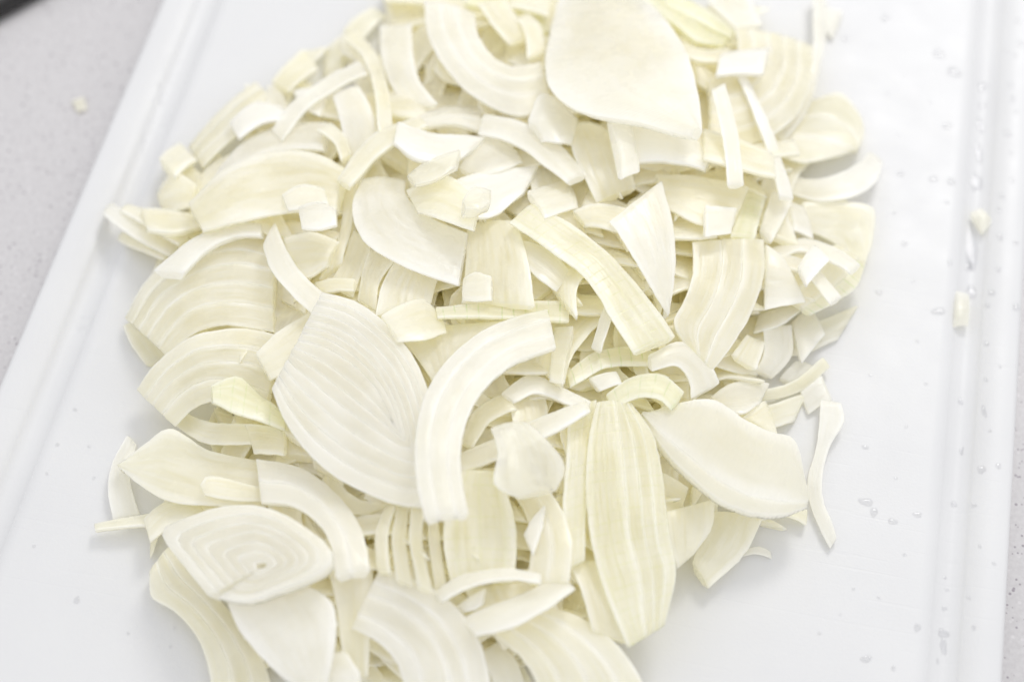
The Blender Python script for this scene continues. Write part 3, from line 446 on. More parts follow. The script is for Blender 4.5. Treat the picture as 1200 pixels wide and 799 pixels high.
('strip','second frilly greenish shred crossing above the first',None,(67.65,123.69,18.21),(0.276,0.2353,0.9319),[(-14.2,3),(-5.1,-2.9),(3.3,-7.9),(9.6,-8.5)],[(-10.4,11.3),(-1.1,6.5),(6.4,0.9),(11.5,-2.3)],1,2.3,'green',(1.1,0.6)),
('strip','yellow-white shred in the hollow under the frilly shreds',None,(65.08,104.95,22.12),(0.1382,0.2874,0.9478),[(-9.3,1.7),(-3.5,-8),(7.9,-6.6)],[(-5.8,8.2),(0.3,1.7),(10.6,2.9)],1,2.3,'flesh',(0.1,0.5)),
('slice','layered U-shaped fan slice at the far end of the heap',None,(-8.32,97.14,25.56),(0.0357,0.1144,0.9928),[(-22.6,31.5),(-20.1,9.7),(-11.8,-9.3),(-0.2,-21.7),(11.7,-26.1),(20.3,-19.7)],[(-4.8,25.9),(-2.8,10.4),(2.5,0.6),(9.5,-2.5),(18.2,1.2)],3,3.2,'pale',(2,1.3)),
('chunk','small cap piece inside the hollow of the layered U fan',None,(-2.54,119.9,20.34),(0.3153,0.2159,0.9241),[(-9.9,5.4),(-5.1,-6),(1.4,-13.2)],[(-0.5,14.2),(3.9,4.6),(10.2,-5.1)],1,2.3,'flesh',(1,-0.4)),
('strip','long thin curl hanging down the far edge beside bare board',None,(103.52,107.22,9.21),(0.3522,-0.0093,0.9359),[(12.8,40.7),(9.8,19.1),(4,-2.5),(-1.9,-20.3),(-14.9,-39.5)],[(7,38.7),(4.4,17.4),(1.6,0.7),(-5,-18.2),(-17.8,-36)],1,2.3,'pale',(1.9,0.2)),
('flake','tiny shred behind the long thin curl',None,(116.44,135.81,2.64),(0.1706,-0.0264,0.985),[(-1.1,6.5),(4.6,5.8)],[(-2.9,-4.3),(-0.6,-8)],1,2.2,'pale',(0.2,0.8)),
('strip','crescent ring end forming the outermost curve by the droplets',None,(110.75,61.05,7.09),(0.0131,0.1889,0.9819),[(16.4,9.6),(11.7,-2.8),(3.1,-10.6),(-8.5,-12.4),(-19.3,-6.6)],[(12.5,14.9),(7.2,6.8),(0.7,1.4),(-7.7,-1.3),(-16.1,1.2)],1,2.6,'pale',(2.2,0.2)),
('slice','stack of three thin layers above the crescent ring end',None,(110.36,79.13,7.3),(0.1589,0.1534,0.9753),[(-4.3,18.6),(5.6,23.2),(10.5,15.9),(12,4.6),(8.9,-4.6)],[(-20.4,-14),(-13.5,-15.3),(-6.1,-13.2),(1,-9.4),(6.3,-5.9)],3,2.3,'flesh',(0.3,0.6)),
('slice','fanned wedge slice with five bands under the two thin sticks',None,(82.12,92.49,19.56),(0.3326,0.0722,0.9403),[(27.5,28.5),(23.8,8),(16.5,-9.5),(5.4,-23.3),(-7.2,-31.2),(-17.1,-31.2)],[(-3.4,27.1),(-3.5,17.6),(-5.5,10.2),(-8.5,5),(-12.7,1.1),(-15.5,-2.3)],5,2.6,'flesh',(2,1.9)),
('chunk','white patch at the inner corner of the fanned wedge slice',None,(78.39,96.45,26.31),(0.0614,0.429,0.9012),[(-6.6,5.9),(11,14.5)],[(-10.2,-12.1),(5.7,-8.4)],1,2.3,'white',(0.2,1.4)),
('strip','yellowish strip running below the fanned wedge slice',None,(74.74,58.1,25.29),(0.1354,0.4023,0.9054),[(-19.1,-0.4),(-7.7,0.2),(5.4,4.8),(20.1,14.9)],[(-18.2,-9.7),(-7.4,-10.4),(6,-4.7),(21,5.3)],1,2.3,'flesh',(1.6,0.5)),
('strip','cream strip below the tall petal and behind the dull stick',None,(72.84,51.72,31.75),(0.2492,0.3269,0.9116),[(-10.1,11.3),(-0.2,10),(12.5,5.6)],[(-11.9,-8.3),(-2.3,-9.6),(12.1,-9)],1,2.3,'flesh',(0.2,0.2)),
('petal','ridged white crosswise-grooved piece below the tall petal',None,(51.48,52.46,33.74),(0.0919,0.2605,0.9611),[(-14.1,13.5),(-1.6,15.1),(6.9,8.6),(12.1,-3.8)],[(-13.5,-7.9),(-4,-8.5),(4.2,-8.4),(10,-8.6)],1,3.2,'white',(1.7,1)),
('petal','tall smooth petal with fine wavy grain at the far end of the heap',None,(39.84,80.99,37.47),(-0.0867,0.3128,0.9458),[(-23.1,61.7),(-26.7,32.1),(-28.9,6.6),(-26.6,-11),(-17.6,-22.7),(-2.1,-28.4),(11,-34.2),(15.6,-35.8)],[(6.2,56.9),(14.1,28.7),(18.3,8.5),(19.8,-8.7),(20.1,-20.8),(19.9,-32.9)],1,3.2,'grain',(4,2)),
('strip','dull straight stick with a square tip leaning on the fanned wedge',None,(69.35,54.88,37.42),(0.2964,-0.0215,0.9548),[(-4.6,16.8),(-3,5.2),(-1.7,-6.5),(-1.8,-20.3)],[(0.5,20.8),(2.6,8.3),(4,-5.2),(4.1,-19)],1,2.6,'pale',(0,-0.2)),
('strip','slimmest white stick leaning across the fanned wedge slice',None,(83.66,67.14,24.19),(0.4374,0.0501,0.8979),[(-8,21.9),(-4.5,8.9),(-0.2,-8.4),(3.6,-25.7)],[(-4.7,24.1),(-0.3,10.6),(4.7,-6.5),(9.3,-25)],1,2.3,'white',(1.2,0.1)),
('strip','tall strip curving down beside the smooth U-shaped piece',None,(-53.31,32.01,24.88),(-0.3234,0.1378,0.9362),[(-4,19.3),(-1,2.9),(-2.3,-11.9),(-7.8,-24.5)],[(9,25.4),(3.7,13.1),(2.5,-4.7),(-0,-19.6)],1,2.3,'flesh',(1.2,0.5)),
('strip','diagonal plank under the smooth U-shaped piece',None,(-50.03,11.63,27.11),(-0.1621,0.129,0.9783),[(-6.7,-6.7),(-3.1,3.5),(-0.5,14.9)],[(1.3,-13.5),(3.4,-3.9),(5.6,5.8)],1,2.3,'flesh',(0.1,0.6)),
('strip','upright plank under the heel of the smooth U-shaped piece',None,(-42.94,4.59,29.54),(-0.1778,0.1767,0.9681),[(-4.7,-7.6),(-3.7,2.5),(-1.9,13.6)],[(1.5,-13),(2.5,-2.3),(6.4,6.7)],1,2.3,'flesh',(1,0.5)),
('petal','shaded broad plank beneath the smooth U-shaped piece',None,(-31.02,0.72,31.72),(0.0619,0.1985,0.9781),[(-10.1,-13.6),(-9.2,-1.5),(-5.1,12)],[(6.6,-6.8),(7.9,1.5),(9.8,8.4)],1,2.3,'flesh',(0.1,1)),
('petal','wide wall-like piece behind the green-ticked strip',None,(-5.35,7.76,34.13),(-0.2063,0.0926,0.9741),[(-9.3,16.8),(-9.4,1.7),(-10.4,-14.7)],[(6.6,15.4),(10.3,-0),(12.3,-19.2)],1,2.3,'flesh',(0,1.2)),
('petal','shaded yellow petal beneath the green-ticked strip',None,(-18.32,-22.28,32.65),(-0.1578,0.0588,0.9857),[(-17.6,8.7),(-12,-0.8),(-5.4,-12)],[(18.6,7.7),(12.1,1.5),(4.4,-5.1)],1,2.3,'flesh',(0.9,-0)),
('flake','angular flake joining the nested slice to the green-ticked strip',None,(-27.45,-16.58,37.17),(0.2284,0.3131,0.9219),[(-11.5,1.1),(0.2,11.3),(5.9,7)],[(-5.3,-10.1),(2.3,-7.9),(8.3,-1.4)],1,2.2,'flesh',(1,0.5)),
('strip','narrow pale strip carrying green tick marks along its edge',None,(-3.12,-11.3,34.91),(0.0436,0.366,0.9296),[(-19.6,1.6),(-7.2,3.3),(6.2,5),(20.3,6.8)],[(-18.9,-4.1),(-7.1,-4.3),(6.2,-4.3),(20,-3.9)],1,2.6,'tick',(0.5,-0.3)),
('chunk','small lump heap bit nearest the cream petal',None,(-65.72,33.7,32.04),(-0.0813,0.2155,0.9731),[(-7.6,2.8),(-1.9,6.4),(5.4,4.9)],[(-4.7,-4.9),(1.3,-5.5),(7.7,-3.6)],1,2.3,'pale',(0.6,0.7)),
('chunk','two-humped little lump below the cream petal',None,(-60.28,22.18,38.27),(-0.0968,0.3118,0.9452),[(-6.6,6.2),(-0.8,8.2),(5.2,3.7)],[(-4.4,-5),(0.6,-7.5),(6,-5.6)],1,2.3,'pale',(0.6,0.9)),
('chunk','ridged chunk with a bright top beside the strip at the petal',None,(-63.34,14.74,28.15),(-0.115,0.1348,0.9842),[(-9.2,9),(-1,9.9),(8.7,5.2)],[(-4.1,-8.7),(0.6,-9.9),(5.1,-5.4)],1,3.2,'flesh',(0.9,1.2)),
('strip','thin horizontal shred below the ridged chunk',None,(-54.55,1.58,29.79),(-0.3361,0.0858,0.9379),[(-7.3,3.4),(-0.9,3),(6.1,1.4)],[(-4.6,-1.5),(0.9,-2.6),(5.8,-3.6)],1,2.3,'flesh',(0.6,0.4)),
('petal','wide flap under the nested slice with a shaded crease',None,(-67,-18.36,28.17),(-0.0442,0.1887,0.981),[(5.5,14),(-3.3,6),(-10.2,-3.3)],[(7.7,5.9),(4.7,-8.1),(-4.4,-14.6)],1,3,'flesh',(0.2,0.4)),
('strip','bent pale strip running down to the top of the nested slice',None,(-68.54,7.5,29.91),(-0.0212,0.1693,0.9853),[(-7,21.9),(-2.4,9.5),(3.1,-1.1),(12.2,-10.8)],[(-10.1,11.9),(-5.9,-0.9),(1.3,-11.3),(8.7,-19.2)],1,3.2,'pale',(1.7,0.6)),
('petal','pale bench-like piece below the ridged white piece',None,(60.38,36.27,28.28),(0.1558,0.1723,0.9726),[(-13.7,10.5),(1.8,9.9),(16.8,9.2)],[(-11.4,-6),(-2.7,-12.3),(9.3,-11.2)],1,2.3,'flesh',(1.4,0.6)),
('petal','broad pale flake slanting under the ridged white piece',None,(28.69,52.61,29.26),(0.1683,0.1173,0.9787),[(-8.9,14.4),(-9.5,1.2),(-5.8,-9.8),(-1.7,-19.3)],[(-0.5,16.3),(5.5,8.9),(9.1,-0.7),(11.7,-11.1)],1,2.3,'flesh',(1.6,1)),
('strip','upright pale slat between the slanting flake and the ridged piece',None,(36.47,49.84,38.96),(0.4149,0.1576,0.8961),[(-5,11.7),(2,15.1)],[(-1.5,-16),(4.5,-10.8)],1,2.3,'pale',(0.4,1.1)),
('petal','flat ledge piece between the green-veined band and grey-tipped flake',None,(28.17,25.04,33.33),(-0.0606,0.2476,0.967),[(-8.8,4.9),(-1.2,6.9),(10,3.5)],[(-4.7,-3),(-0,-5.1),(4.7,-7.1)],1,2.3,'flesh',(0.7,0.7)),
('flake','small triangular flake below the slanting flake',None,(13.78,33.93,31.7),(0.3034,0.3559,0.8839),[(-9.1,0.1),(4.7,15.2)],[(-3.3,-13.5),(7.7,-1.9)],1,2.2,'pale',(0.1,1)),
('chunk','squared pale chunk above the thick smooth slice',None,(65.4,24.48,32.09),(0.3527,0.037,0.935),[(-4.4,5.1),(6.5,7.1)],[(-5.3,-7.8),(3.2,-4.4)],1,2.3,'pale',(0,-0.3)),
('petal','yellow-white sheet under the half-disc at the edge by droplets',None,(108.92,37.28,7.23),(0.1115,-0.0819,0.9904),[(-11.9,11.8),(0.8,12.6),(11.7,11.1),(10.9,0),(6.9,-11.3)],[(-16.2,0.9),(-7.7,-1.2),(-1.7,-4.7),(2.6,-8.3),(4.6,-10.8)],1,2.3,'flesh',(0.1,-0.1)),
('slice','semicircular edge slice with a green-yellow rim by the droplets',None,(101.11,16.26,12.91),(0.1988,-0.0406,0.9792),[(14.3,7),(10.1,-2.3),(3.1,-8.5),(-5.7,-14)],[(6,13.9),(-1.7,10.2),(-9.8,0.8),(-16.4,-7.1)],3,2.6,'greenrim',(1.4,0.3)),
('strip','inner crescent shred above the semicircular edge slice',None,(97.09,22.49,16.52),(-0.0254,0.3862,0.9221),[(-13.6,5.7),(-2.6,9.4),(7.1,3.8),(13.9,-4.7)],[(-13,-2.6),(-4.3,1.2),(3.3,-3.3),(9.3,-9.5)],1,2.3,'pale',(1.4,0.5)),
('chunk','yellow shaded nook piece under the thick smooth slice end',None,(74.77,-10.54,11.77),(0.4288,0.0814,0.8997),[(-7.1,-3.8),(-1,5.6)],[(1.8,-6.9),(6.2,5.2)],1,2.3,'flesh',(0.5,-0.4)),
('strip','curved leg strip below the thick smooth slice',None,(83.09,-8.09,7.41),(0.3822,-0.2332,0.8942),[(7.4,9.5),(6.8,-0.3),(-0.5,-9)],[(-3.4,7),(-3.8,-0.4),(-6.6,-6.9)],1,2.3,'pale',(1,0.6)),
('chunk','greyish offcut lying on the board by the curved leg strip',None,(90.76,-13.19,2.3),(0.0098,-0.0113,0.9999),[(-6.2,-1.5),(-0.3,4.5)],[(0.2,-4.9),(6.3,2)],1,2.3,'pale',(0.4,0.4)),
('chunk','square offcut at the end of the white board gap',None,(95.51,-21.44,2.36),(-0.028,-0.0204,0.9994),[(-4.4,1.4),(2.2,6.9)],[(-2.7,-6.5),(4.9,-1.8)],1,2.3,'pale',(0.4,-0.3)),
('strip','tapered vertical leg below the white bordered square',None,(94.52,0.78,5.29),(-0.0212,0.1588,0.9871),[(-4.5,4),(2.2,10.6)],[(-3.2,-13.3),(5.5,-1.3)],1,2.3,'pale',(0.4,0.7)),
('strip','arched strip above the curved leg strip',None,(86,5.89,7.97),(-0.1047,0.3243,0.9401),[(-9.3,-8.6),(-0.5,-6.7),(8.8,2.3)],[(-6.7,0.8),(0.6,2.5),(7,9.8)],1,2.3,'pale',(0.9,-0.1)),
('strip','thin crescent sliver under the white square flake',None,(88.93,13.83,18.39),(0.145,0.259,0.9549),[(-15.3,3.3),(-3.4,9.6),(6.9,6.3),(15,-7.8)],[(-14.2,-2.4),(-3.9,3.2),(4.4,-0),(10.5,-12.2)],1,2.3,'pale',(0.1,0.3)),
('strip','curved sliver lying along the edge of the white board gap',None,(83.26,-18.19,5.28),(0.195,-0.3317,0.923),[(-18.1,1.1),(-6.5,-2.6),(5.4,0.3),(15.4,8.4)],[(-16.5,-3),(-5.5,-6.3),(7.6,-3.1),(18.1,5.2)],1,2.3,'flesh',(0.6,0.2)),
('flake','white square flake lying on the semicircular edge slice',None,(94.97,15.81,21.88),(-0.095,0.4269,0.8993),[(-4.7,-1),(2.4,12.2)],[(-3.4,-12.9),(5.7,1.7)],1,2.2,'white',(0.7,0.7)),
('flake','triangular flat shred above the smooth wedge slice',None,(70.33,-27.46,11.09),(0.1287,0.3757,0.9178),[(-9,-0.1),(-1.8,6.4),(10.5,9.8)],[(-5.3,-6.3),(-0.3,-8.9),(5.9,-1)],1,2.2,'pale',(1,-0.2)),
('flake','triangular tail behind the smooth wedge slice',None,(77.71,-34.35,8.84),(0.3729,0.1747,0.9113),[(-7.2,-0.1),(1.6,9.7)],[(1.1,-4.3),(4.5,-5.3)],1,2.2,'flesh',(0.6,0.5)),
('strip','greenish-edged strip standing beside the squared pale chunk',None,(77.08,35.73,20.62),(0.296,0.2611,0.9188),[(-8.1,-13.7),(-4.1,-0.7),(0.4,13)],[(0.5,-12.2),(3.8,0.6),(7.4,12.9)],1,2.3,'green',(0.2,0.4)),
('strip','grey-topped slab beside the greenish-edged strip',None,(85.35,37.49,17.34),(0.0639,0.1282,0.9897),[(-5.5,-7.2),(-2.7,2.1),(0.4,10.9)],[(-2.1,-12.3),(2.8,-2.1),(7.3,8.6)],1,2.3,'pale',(0.7,0)),
('strip','short grey arc tucked behind the slimmest white stick',None,(94.74,39.74,12.93),(0.392,0.1544,0.9069),[(-3.4,7.1),(2.1,6.9)],[(-2.8,-6.4),(4.1,-7.6)],1,2.3,'pale',(0.2,0.9)),
('flake','translucent shred between the grey slab and the thick smooth slice',None,(85.03,11.83,19.36),(0.1082,-0.0615,0.9922),[(-3.5,12.5),(1.4,7.7)],[(-5.6,-12.1),(7.6,-8.2)],1,2.2,'pale',(0.3,1)),
('slice','cluster of three thin layers above the bright white cut face',None,(-26.1,69.19,25.06),(-0.0045,0.3261,0.9453),[(-18.3,-13.9),(-9.1,1.8),(3.1,11.6),(15.2,13.7)],[(-10.3,-7.7),(-3.5,-2.5),(6.3,-0.4),(16.5,-2.6)],3,2.3,'pale',(1.1,0.7)),
('strip','long curving ring strip sweeping below the pale column',None,(-42.27,53.48,32.54),(-0.2616,0.294,0.9193),[(-14.3,-11.3),(-7.8,1.2),(0.9,10.8),(11.8,15.6)],[(-9.3,-17.5),(-2,-6.9),(5.6,0.9),(15.1,7.1)],1,3,'flesh',(1.3,0.1)),
('chunk','bright white cut face shining in the light',None,(-23.19,54.75,34.65),(0.2437,0.3272,0.913),[(-13.8,7.6),(-4.6,4.4),(6.7,5.8),(15.8,9.5)],[(-14.5,-5.3),(-6.6,-14),(4.4,-10.8),(12.5,2.8)],1,3.2,'white',(0.8,1)),
('flake','pale ridged flake with notched end below the layered U fan',None,(14,63.16,32.49),(0.2591,0.247,0.9338),[(-8.4,2.2),(-3.6,16.6),(8.3,8.3)],[(-3.1,-9),(1.4,-10.2),(5.5,-7.8)],1,2.2,'pale',(1.3,1.4)),
('strip','long slanting blade crossing beside the ridged notched flake',None,(5.79,55.71,31.1),(0.0998,0.2899,0.9519),[(-14.9,17.4),(-3,12.6),(8.7,2.9),(18.3,-12.1)],[(-16.5,6.1),(-7.2,0.5),(3,-9.6),(11.6,-17.7)],1,2.3,'pale',(2.1,0.8)),
('flake','triangular flake between the blade and the bright white face',None,(-5.88,51.39,28.91),(0.0395,0.252,0.9669),[(-11.2,-3.1),(-2.6,12.1),(7,7)],[(-5.1,-9),(2.6,-6.9),(9.2,-0.2)],1,2.2,'pale',(1.3,-0)),
('flake','grainy white flake at the middle of the heap',None,(-9.24,34.74,34.05),(0.0632,0.2981,0.9524),[(-18.2,-2.9),(-1.7,10.8),(17.6,16.5)],[(-12,-11.4),(1.8,-12.9),(12.5,-0.1)],1,2.2,'white',(0.1,0.9)),
('strip','inner scooped piece nestled inside the smooth U-shaped piece',None,(-21.61,25.29,40.38),(-0.2228,0.2792,0.934),[(-12.2,11.5),(-2.2,14.9),(11.9,1.4)],[(-7.7,-1.5),(0.8,-10.1),(9.5,-16.1)],1,2.3,'flesh',(1.3,0.2)),
('strip','smooth U-shaped piece with square ends at the middle of the heap',None,(-33.71,22,33.8),(-0.0099,0.2027,0.9792),[(-14.7,23.9),(-16.9,11.5),(-15.3,-0.6),(-10.5,-10.8),(-2.2,-17.4),(7.8,-22.4),(17.2,-25.4)],[(-0.9,22.9),(0.1,13.7),(4.2,6),(11.6,0.7),(19.6,-2.2)],1,3.2,'pale',(3,1.3)),
('flake','dull grey pointed flake above the smooth U-shaped piece',None,(-24.83,38.03,41.5),(-0.2402,0.3645,0.8997),[(-8.7,0.7),(-1.7,5.9),(8,9.4)],[(-5,-7.1),(0.5,-7.3),(6.9,-1.5)],1,2.2,'grey',(0.6,0.8)),
('chunk','small translucent grey cube on top of the heap',None,(-10.57,19.47,49.82),(0.2224,0.2767,0.9349),[(-4.3,-0.7),(-1.2,5.9),(4.1,6.7)],[(-2.9,-5.4),(0.3,-5.7),(3.9,-0.8)],1,5.3,'grey',(0.6,-0.2)),
('flake','glassy angular shred left of the green-veined band',None,(8.9,6.61,34.29),(0.1851,0.22,0.9578),[(-9.1,10.2),(1.7,7.6),(9.6,-1)],[(-5.9,0.6),(-1.1,-7),(4.6,-10.4)],1,2.2,'pale',(0.8,0.1)),
('chunk','rounded white nub above the green-ticked strip',None,(-10.81,-3.98,37.12),(-0.2493,0.1876,0.9501),[(-4.2,5.4),(-0.1,6.6),(4.2,4.1)],[(-4.2,-4.1),(0.1,-5.9),(4.3,-6.2)],1,2.3,'pale',(0.4,0.8)),
('strip','long green-veined band slanting down the middle of the heap',None,(24.8,2.69,35.48),(0.2779,0.1469,0.9493),[(-17.7,26.7),(-4.8,17.8),(6,7.5),(16.5,-5.6),(26.2,-17.8)],[(-25.8,15.7),(-14.9,6.2),(-2.6,-4.9),(5,-17.6),(12.1,-28)],1,2.6,'vein',(2.8,0.9)),
('petal','broad smooth flake with a grey horn above the thick smooth slice',None,(44.04,10.89,34.04),(0.2853,-0.0674,0.9561),[(-14,9.2),(-9,0.2),(-2.5,-11.5),(3.8,-20.6)],[(4,27.4),(6,15.3),(7,-0.1),(4.7,-19.9)],1,2.6,'pale',(1.6,0.9)),
('slice','thick smooth curved slice with faint lengthwise bands',None,(63.56,-1.18,24.88),(0.3381,-0.1613,0.9272),[(18.8,24.8),(17.1,11.7),(11.8,-2),(5.2,-13.2),(-1.9,-22.9)],[(-6.6,20),(-8,8.4),(-11.3,-1.4),(-15,-9.3),(-10.2,-15.9)],3,3.2,'flesh',(2,1.4)),
('strip','thin grey slat by the green-ticked strip end',None,(14.04,-25.53,33.73),(-0.3361,0.2305,0.9132),[(-1.2,12.2),(4.2,10.7)],[(-3.2,-10.5),(0.2,-12.4)],1,2.3,'grey',(0,0.2)),
('strip','slim translucent curl below the green-veined band',None,(27.19,-15.82,32.54),(-0.438,0.0562,0.8972),[(-4,-5.7),(0.9,8.7)],[(-0.8,-7.9),(3.9,4.9)],1,2.3,'pale',(0.7,-0.2)),
('strip','yellowish strip with green dots on its back',None,(31.27,-24.58,26.84),(0.071,0.2964,0.9524),[(-15,-4),(-5.4,4.6),(5.2,7.8),(14.5,6.6)],[(-13.6,-10.8),(-4.4,-3.6),(4.7,-0.5),(14.1,-0.1)],1,2.3,'tick',(1.1,0.5)),
('strip','inner ring shred below the green-dotted strip',None,(39.85,-35.72,27.76),(0.0737,0.151,0.9858),[(-11.5,0.1),(-3.6,6.1),(5.3,7.7),(11.6,2.1)],[(-10.2,-6.4),(-2.4,-2),(3.7,-2.3),(7.1,-5.3)],1,2.3,'green',(1.2,0.6)),
('strip','bluish translucent ring end beside the thick smooth slice',None,(52.28,-24.98,24.38),(0.415,-0.004,0.9098),[(-11.2,2.9),(-0.2,9.4),(7.9,5.7),(12.8,-1.3)],[(-10.3,-2.9),(-2.6,-0.3),(1.3,-4.2),(2.2,-9.3)],1,2.3,'pale',(1.4,0.7)),
('chunk','small white stub among the green-dotted strips',None,(28.28,-31.3,28.06),(-0.0201,0.1827,0.983),[(-5.3,1.4),(2.9,3.6)],[(-1.9,-3.8),(4.3,-1.2)],1,2.3,'white',(0.4,0.3)),
('flake','tiny wet shred lying flat on the board by the short planks',None,(72.89,-75.59,1.75),(0.0655,0.0221,0.9976),[(-4.9,-1.4),(-0.2,-0.4),(4.3,-1.7)],[(-3.7,0.9),(0.5,2.1),(4.2,0.6)],1,1.5,'pale',(0.4,-0.1)),
('strip','wet shred end beneath the smooth wedge slice',None,(81.34,-63.53,3.55),(0.0912,0.1988,0.9758),[(-7.4,-3.2),(0.2,-0.8),(6.6,-3.5)],[(-7.9,1.3),(0.7,3.8),(7.8,2.4)],1,2.3,'flesh',(0.7,-0.2)),
('strip','wavy strip lying apart on bare board at the heap edge',None,(96.02,-50,3.49),(-0.0414,-0.0484,0.998),[(0.4,25.5),(-2.2,10.1),(-6.3,-3.6),(-4.7,-14.9),(-1.4,-24)],[(6.7,24.1),(7.2,18.8),(0.9,7.2),(-1.9,-7.1),(0.1,-15.5),(1.2,-20.5)],1,2.6,'pale',(0.2,0.3)),
('strip','shaded short plank end behind the two short planks',None,(47.54,-64.95,13.87),(0.3708,-0.1974,0.9075),[(-3.3,9.1),(5.6,5.3)],[(-3,-7.4),(0.6,-7.1)],1,2.3,'flesh',(0.4,0.3)),
('strip','narrow short plank with a rounded tip under the wedge slice',None,(51.92,-74.71,13.27),(0.2927,-0.2436,0.9247),[(-6.8,5.8),(-6.5,-2.8),(-4.1,-10.4)],[(8.5,10.6),(7.1,2.1),(1.9,-5.3)],1,3,'flesh',(0.7,-0.2)),
('strip','wide short plank with a pointed tip under the wedge slice',None,(62.01,-74.77,5.88),(0.1084,-0.0347,0.9935),[(-1.3,10.9),(-6,1.2),(-8.9,-5.4)],[(13.8,9.9),(6.6,-3.1),(-4.3,-13.5)],1,3,'flesh',(0.8,0.8)),
('slice','smooth wedge slice with a thick rounded rim above the short planks',None,(64.46,-51.99,20.86),(0.189,-0.0068,0.9819),[(-26.2,11),(-20.7,0.1),(-13.4,-8.7),(-4.6,-16.2),(5.5,-19.1),(15.4,-18.5),(23.1,-14.7)],[(-24.9,12),(-13.1,16.2),(-4.5,17.5),(5.2,12),(13.7,8),(20.3,7.2),(24.1,-6.8)],[0.17],4.6,'grain',(2.9,1.8)),
('petal','pale yellow sheet in the gap under the tall veined piece',None,(24.66,-98.6,19.86),(0.3208,-0.0288,0.9467),[(-8.7,9.8),(-4.8,-1.2),(-2.4,-8.5)],[(1.2,12.5),(5,-1.3),(9.8,-11.3)],1,2.3,'flesh',(0.9,-0.4)),
('strip','yellow-green upright strip in the gap by the tall veined piece',None,(19.21,-65.31,27.52),(0.295,-0.0939,0.9509),[(-2.3,23),(-3.8,6),(-4.8,-9.8),(-3.6,-26.3)],[(6.4,27),(4.1,9.7),(2.4,-6.4),(1.6,-23.2)],1,2.3,'vein',(0.6,0.4)),
('strip','first edge-on layer of the upright stack by the grid panel',None,(-35.85,-84.1,30.22),(-0.4294,0.0617,0.901),[(-0.7,10.4),(-2.9,1),(-2.3,-10)],[(2.7,9.6),(1.2,-0),(2,-11)],1,2.3,'flesh',(0.9,0.3)),
('strip','second edge-on layer of the upright stack by the grid panel',None,(-30.8,-85.51,30.27),(0.1272,0.0134,0.9918),[(-1.9,11.2),(-3,1),(-1.3,-11)],[(1.7,10.9),(1.1,0.7),(3.4,-12.8)],1,2.3,'flesh',(1,0.2)),
('strip','third edge-on layer of the upright stack by the grid panel',None,(-25.65,-87.58,31.9),(0.2939,0.0973,0.9509),[(-3,12.1),(-3,0.3),(-0.1,-12.2)],[(1,12.3),(0.9,0.5),(4.3,-13.1)],1,2.3,'flesh',(0.4,0.2)),
('strip','last edge-on layer of the upright stack nearest the grid panel',None,(-21.41,-85.43,25.52),(0.211,-0.0232,0.9772),[(-2.8,11),(-2.3,0.4),(-0,-12.3)],[(0.4,10.5),(1.4,0.8),(3.3,-10.5)],1,2.3,'flesh',(1.1,0.2)),
('petal','flat panel with a faint grid of veins under the big arc slice',None,(-8.85,-79.8,29.04),(0.0999,-0.19,0.9767),[(-5.6,15.7),(-9.1,8.5),(-10.5,0.5),(-10.1,-8.4),(-8.3,-16.6)],[(5.4,16),(8.4,7.7),(10.1,0.3),(10.3,-7.9),(9.4,-15.7)],1,2.3,'vein',(0,1.2)),
('slice','double curved band rounding down beside the flat grid panel',None,(8.64,-80.5,27.21),(-0.2456,0.0003,0.9694),[(1.7,13.6),(6.1,4.9),(8.4,-4.7),(7.5,-16.3)],[(-9.9,14.5),(-5.4,6.3),(-3.4,-3.3),(-5,-15)],2,3,'flesh',(0,0.3)),
('flake','thin white triangular splinter on the double curved band',None,(6.63,-81.17,28.92),(-0.3517,0.1295,0.9271),[(2.8,7.9),(-0.4,4.3),(-3.7,-0.2)],[(1.7,0.3),(0.6,-4),(-1,-8.2)],1,1.5,'white',(0.5,0.3)),
('strip','fine white shred fan above the crossing strips',None,(-7.51,-46.47,30.99),(-0.2642,0.1644,0.9503),[(-7.7,-6.1),(-3.7,4.3),(5.2,9.6)],[(-4,-8.4),(1.3,-1.6),(8.8,2.2)],1,2.3,'flesh',(1,0.5)),
('strip','upright yellow shred behind the crossing strips',None,(4.97,-43.55,28.73),(0.2771,0.1103,0.9545),[(-6.2,3.5),(-5.2,-2.5),(-4.7,-8.6)],[(4.9,8.3),(5.9,2.8),(5.3,-3.5)],1,2.3,'flesh',(0.5,-0.1)),
('strip','long crossing strip running beneath the blurred grey flake',None,(2.97,-52.25,32.52),(-0.2556,0.352,0.9004),[(-22.3,-2.8),(-12.8,-0.6),(0,3.6),(10.4,7.8),(18.9,11.1)],[(-19.3,-10.1),(-10.2,-9.1),(2.5,-5.3),(12.7,-0),(20,5.5)],1,2.6,'pale',(1.2,0.6)),
('strip','bright white cut strip above the blurred grey flake',None,(10.74,-38.36,31.38),(0.0564,0.3313,0.9418),[(-13.8,0.3),(-5.1,9.2),(4.5,4.2),(12.4,-1.5)],[(-9.8,-3.7),(-3.2,0.6),(4.8,-2.8),(10.2,-6.2)],1,2.6,'white',(0.1,0.4)),
('slice','tall veined piece drooping over the board at the near edge',None,(33.94,-73.04,24.94),(0.1928,-0.14,0.9712),[(-8.7,33.5),(-11.8,20.7),(-13.1,6.2),(-11.9,-10.3),(-7.8,-25),(-1.3,-39.2)],[(2.4,34.4),(7.8,24),(10.1,10.4),(11.1,-5.6),(13.1,-17.1),(10,-32.1)],[0.48, 0.66, 0.82],3.2,'vein',(3.4,1.4)),
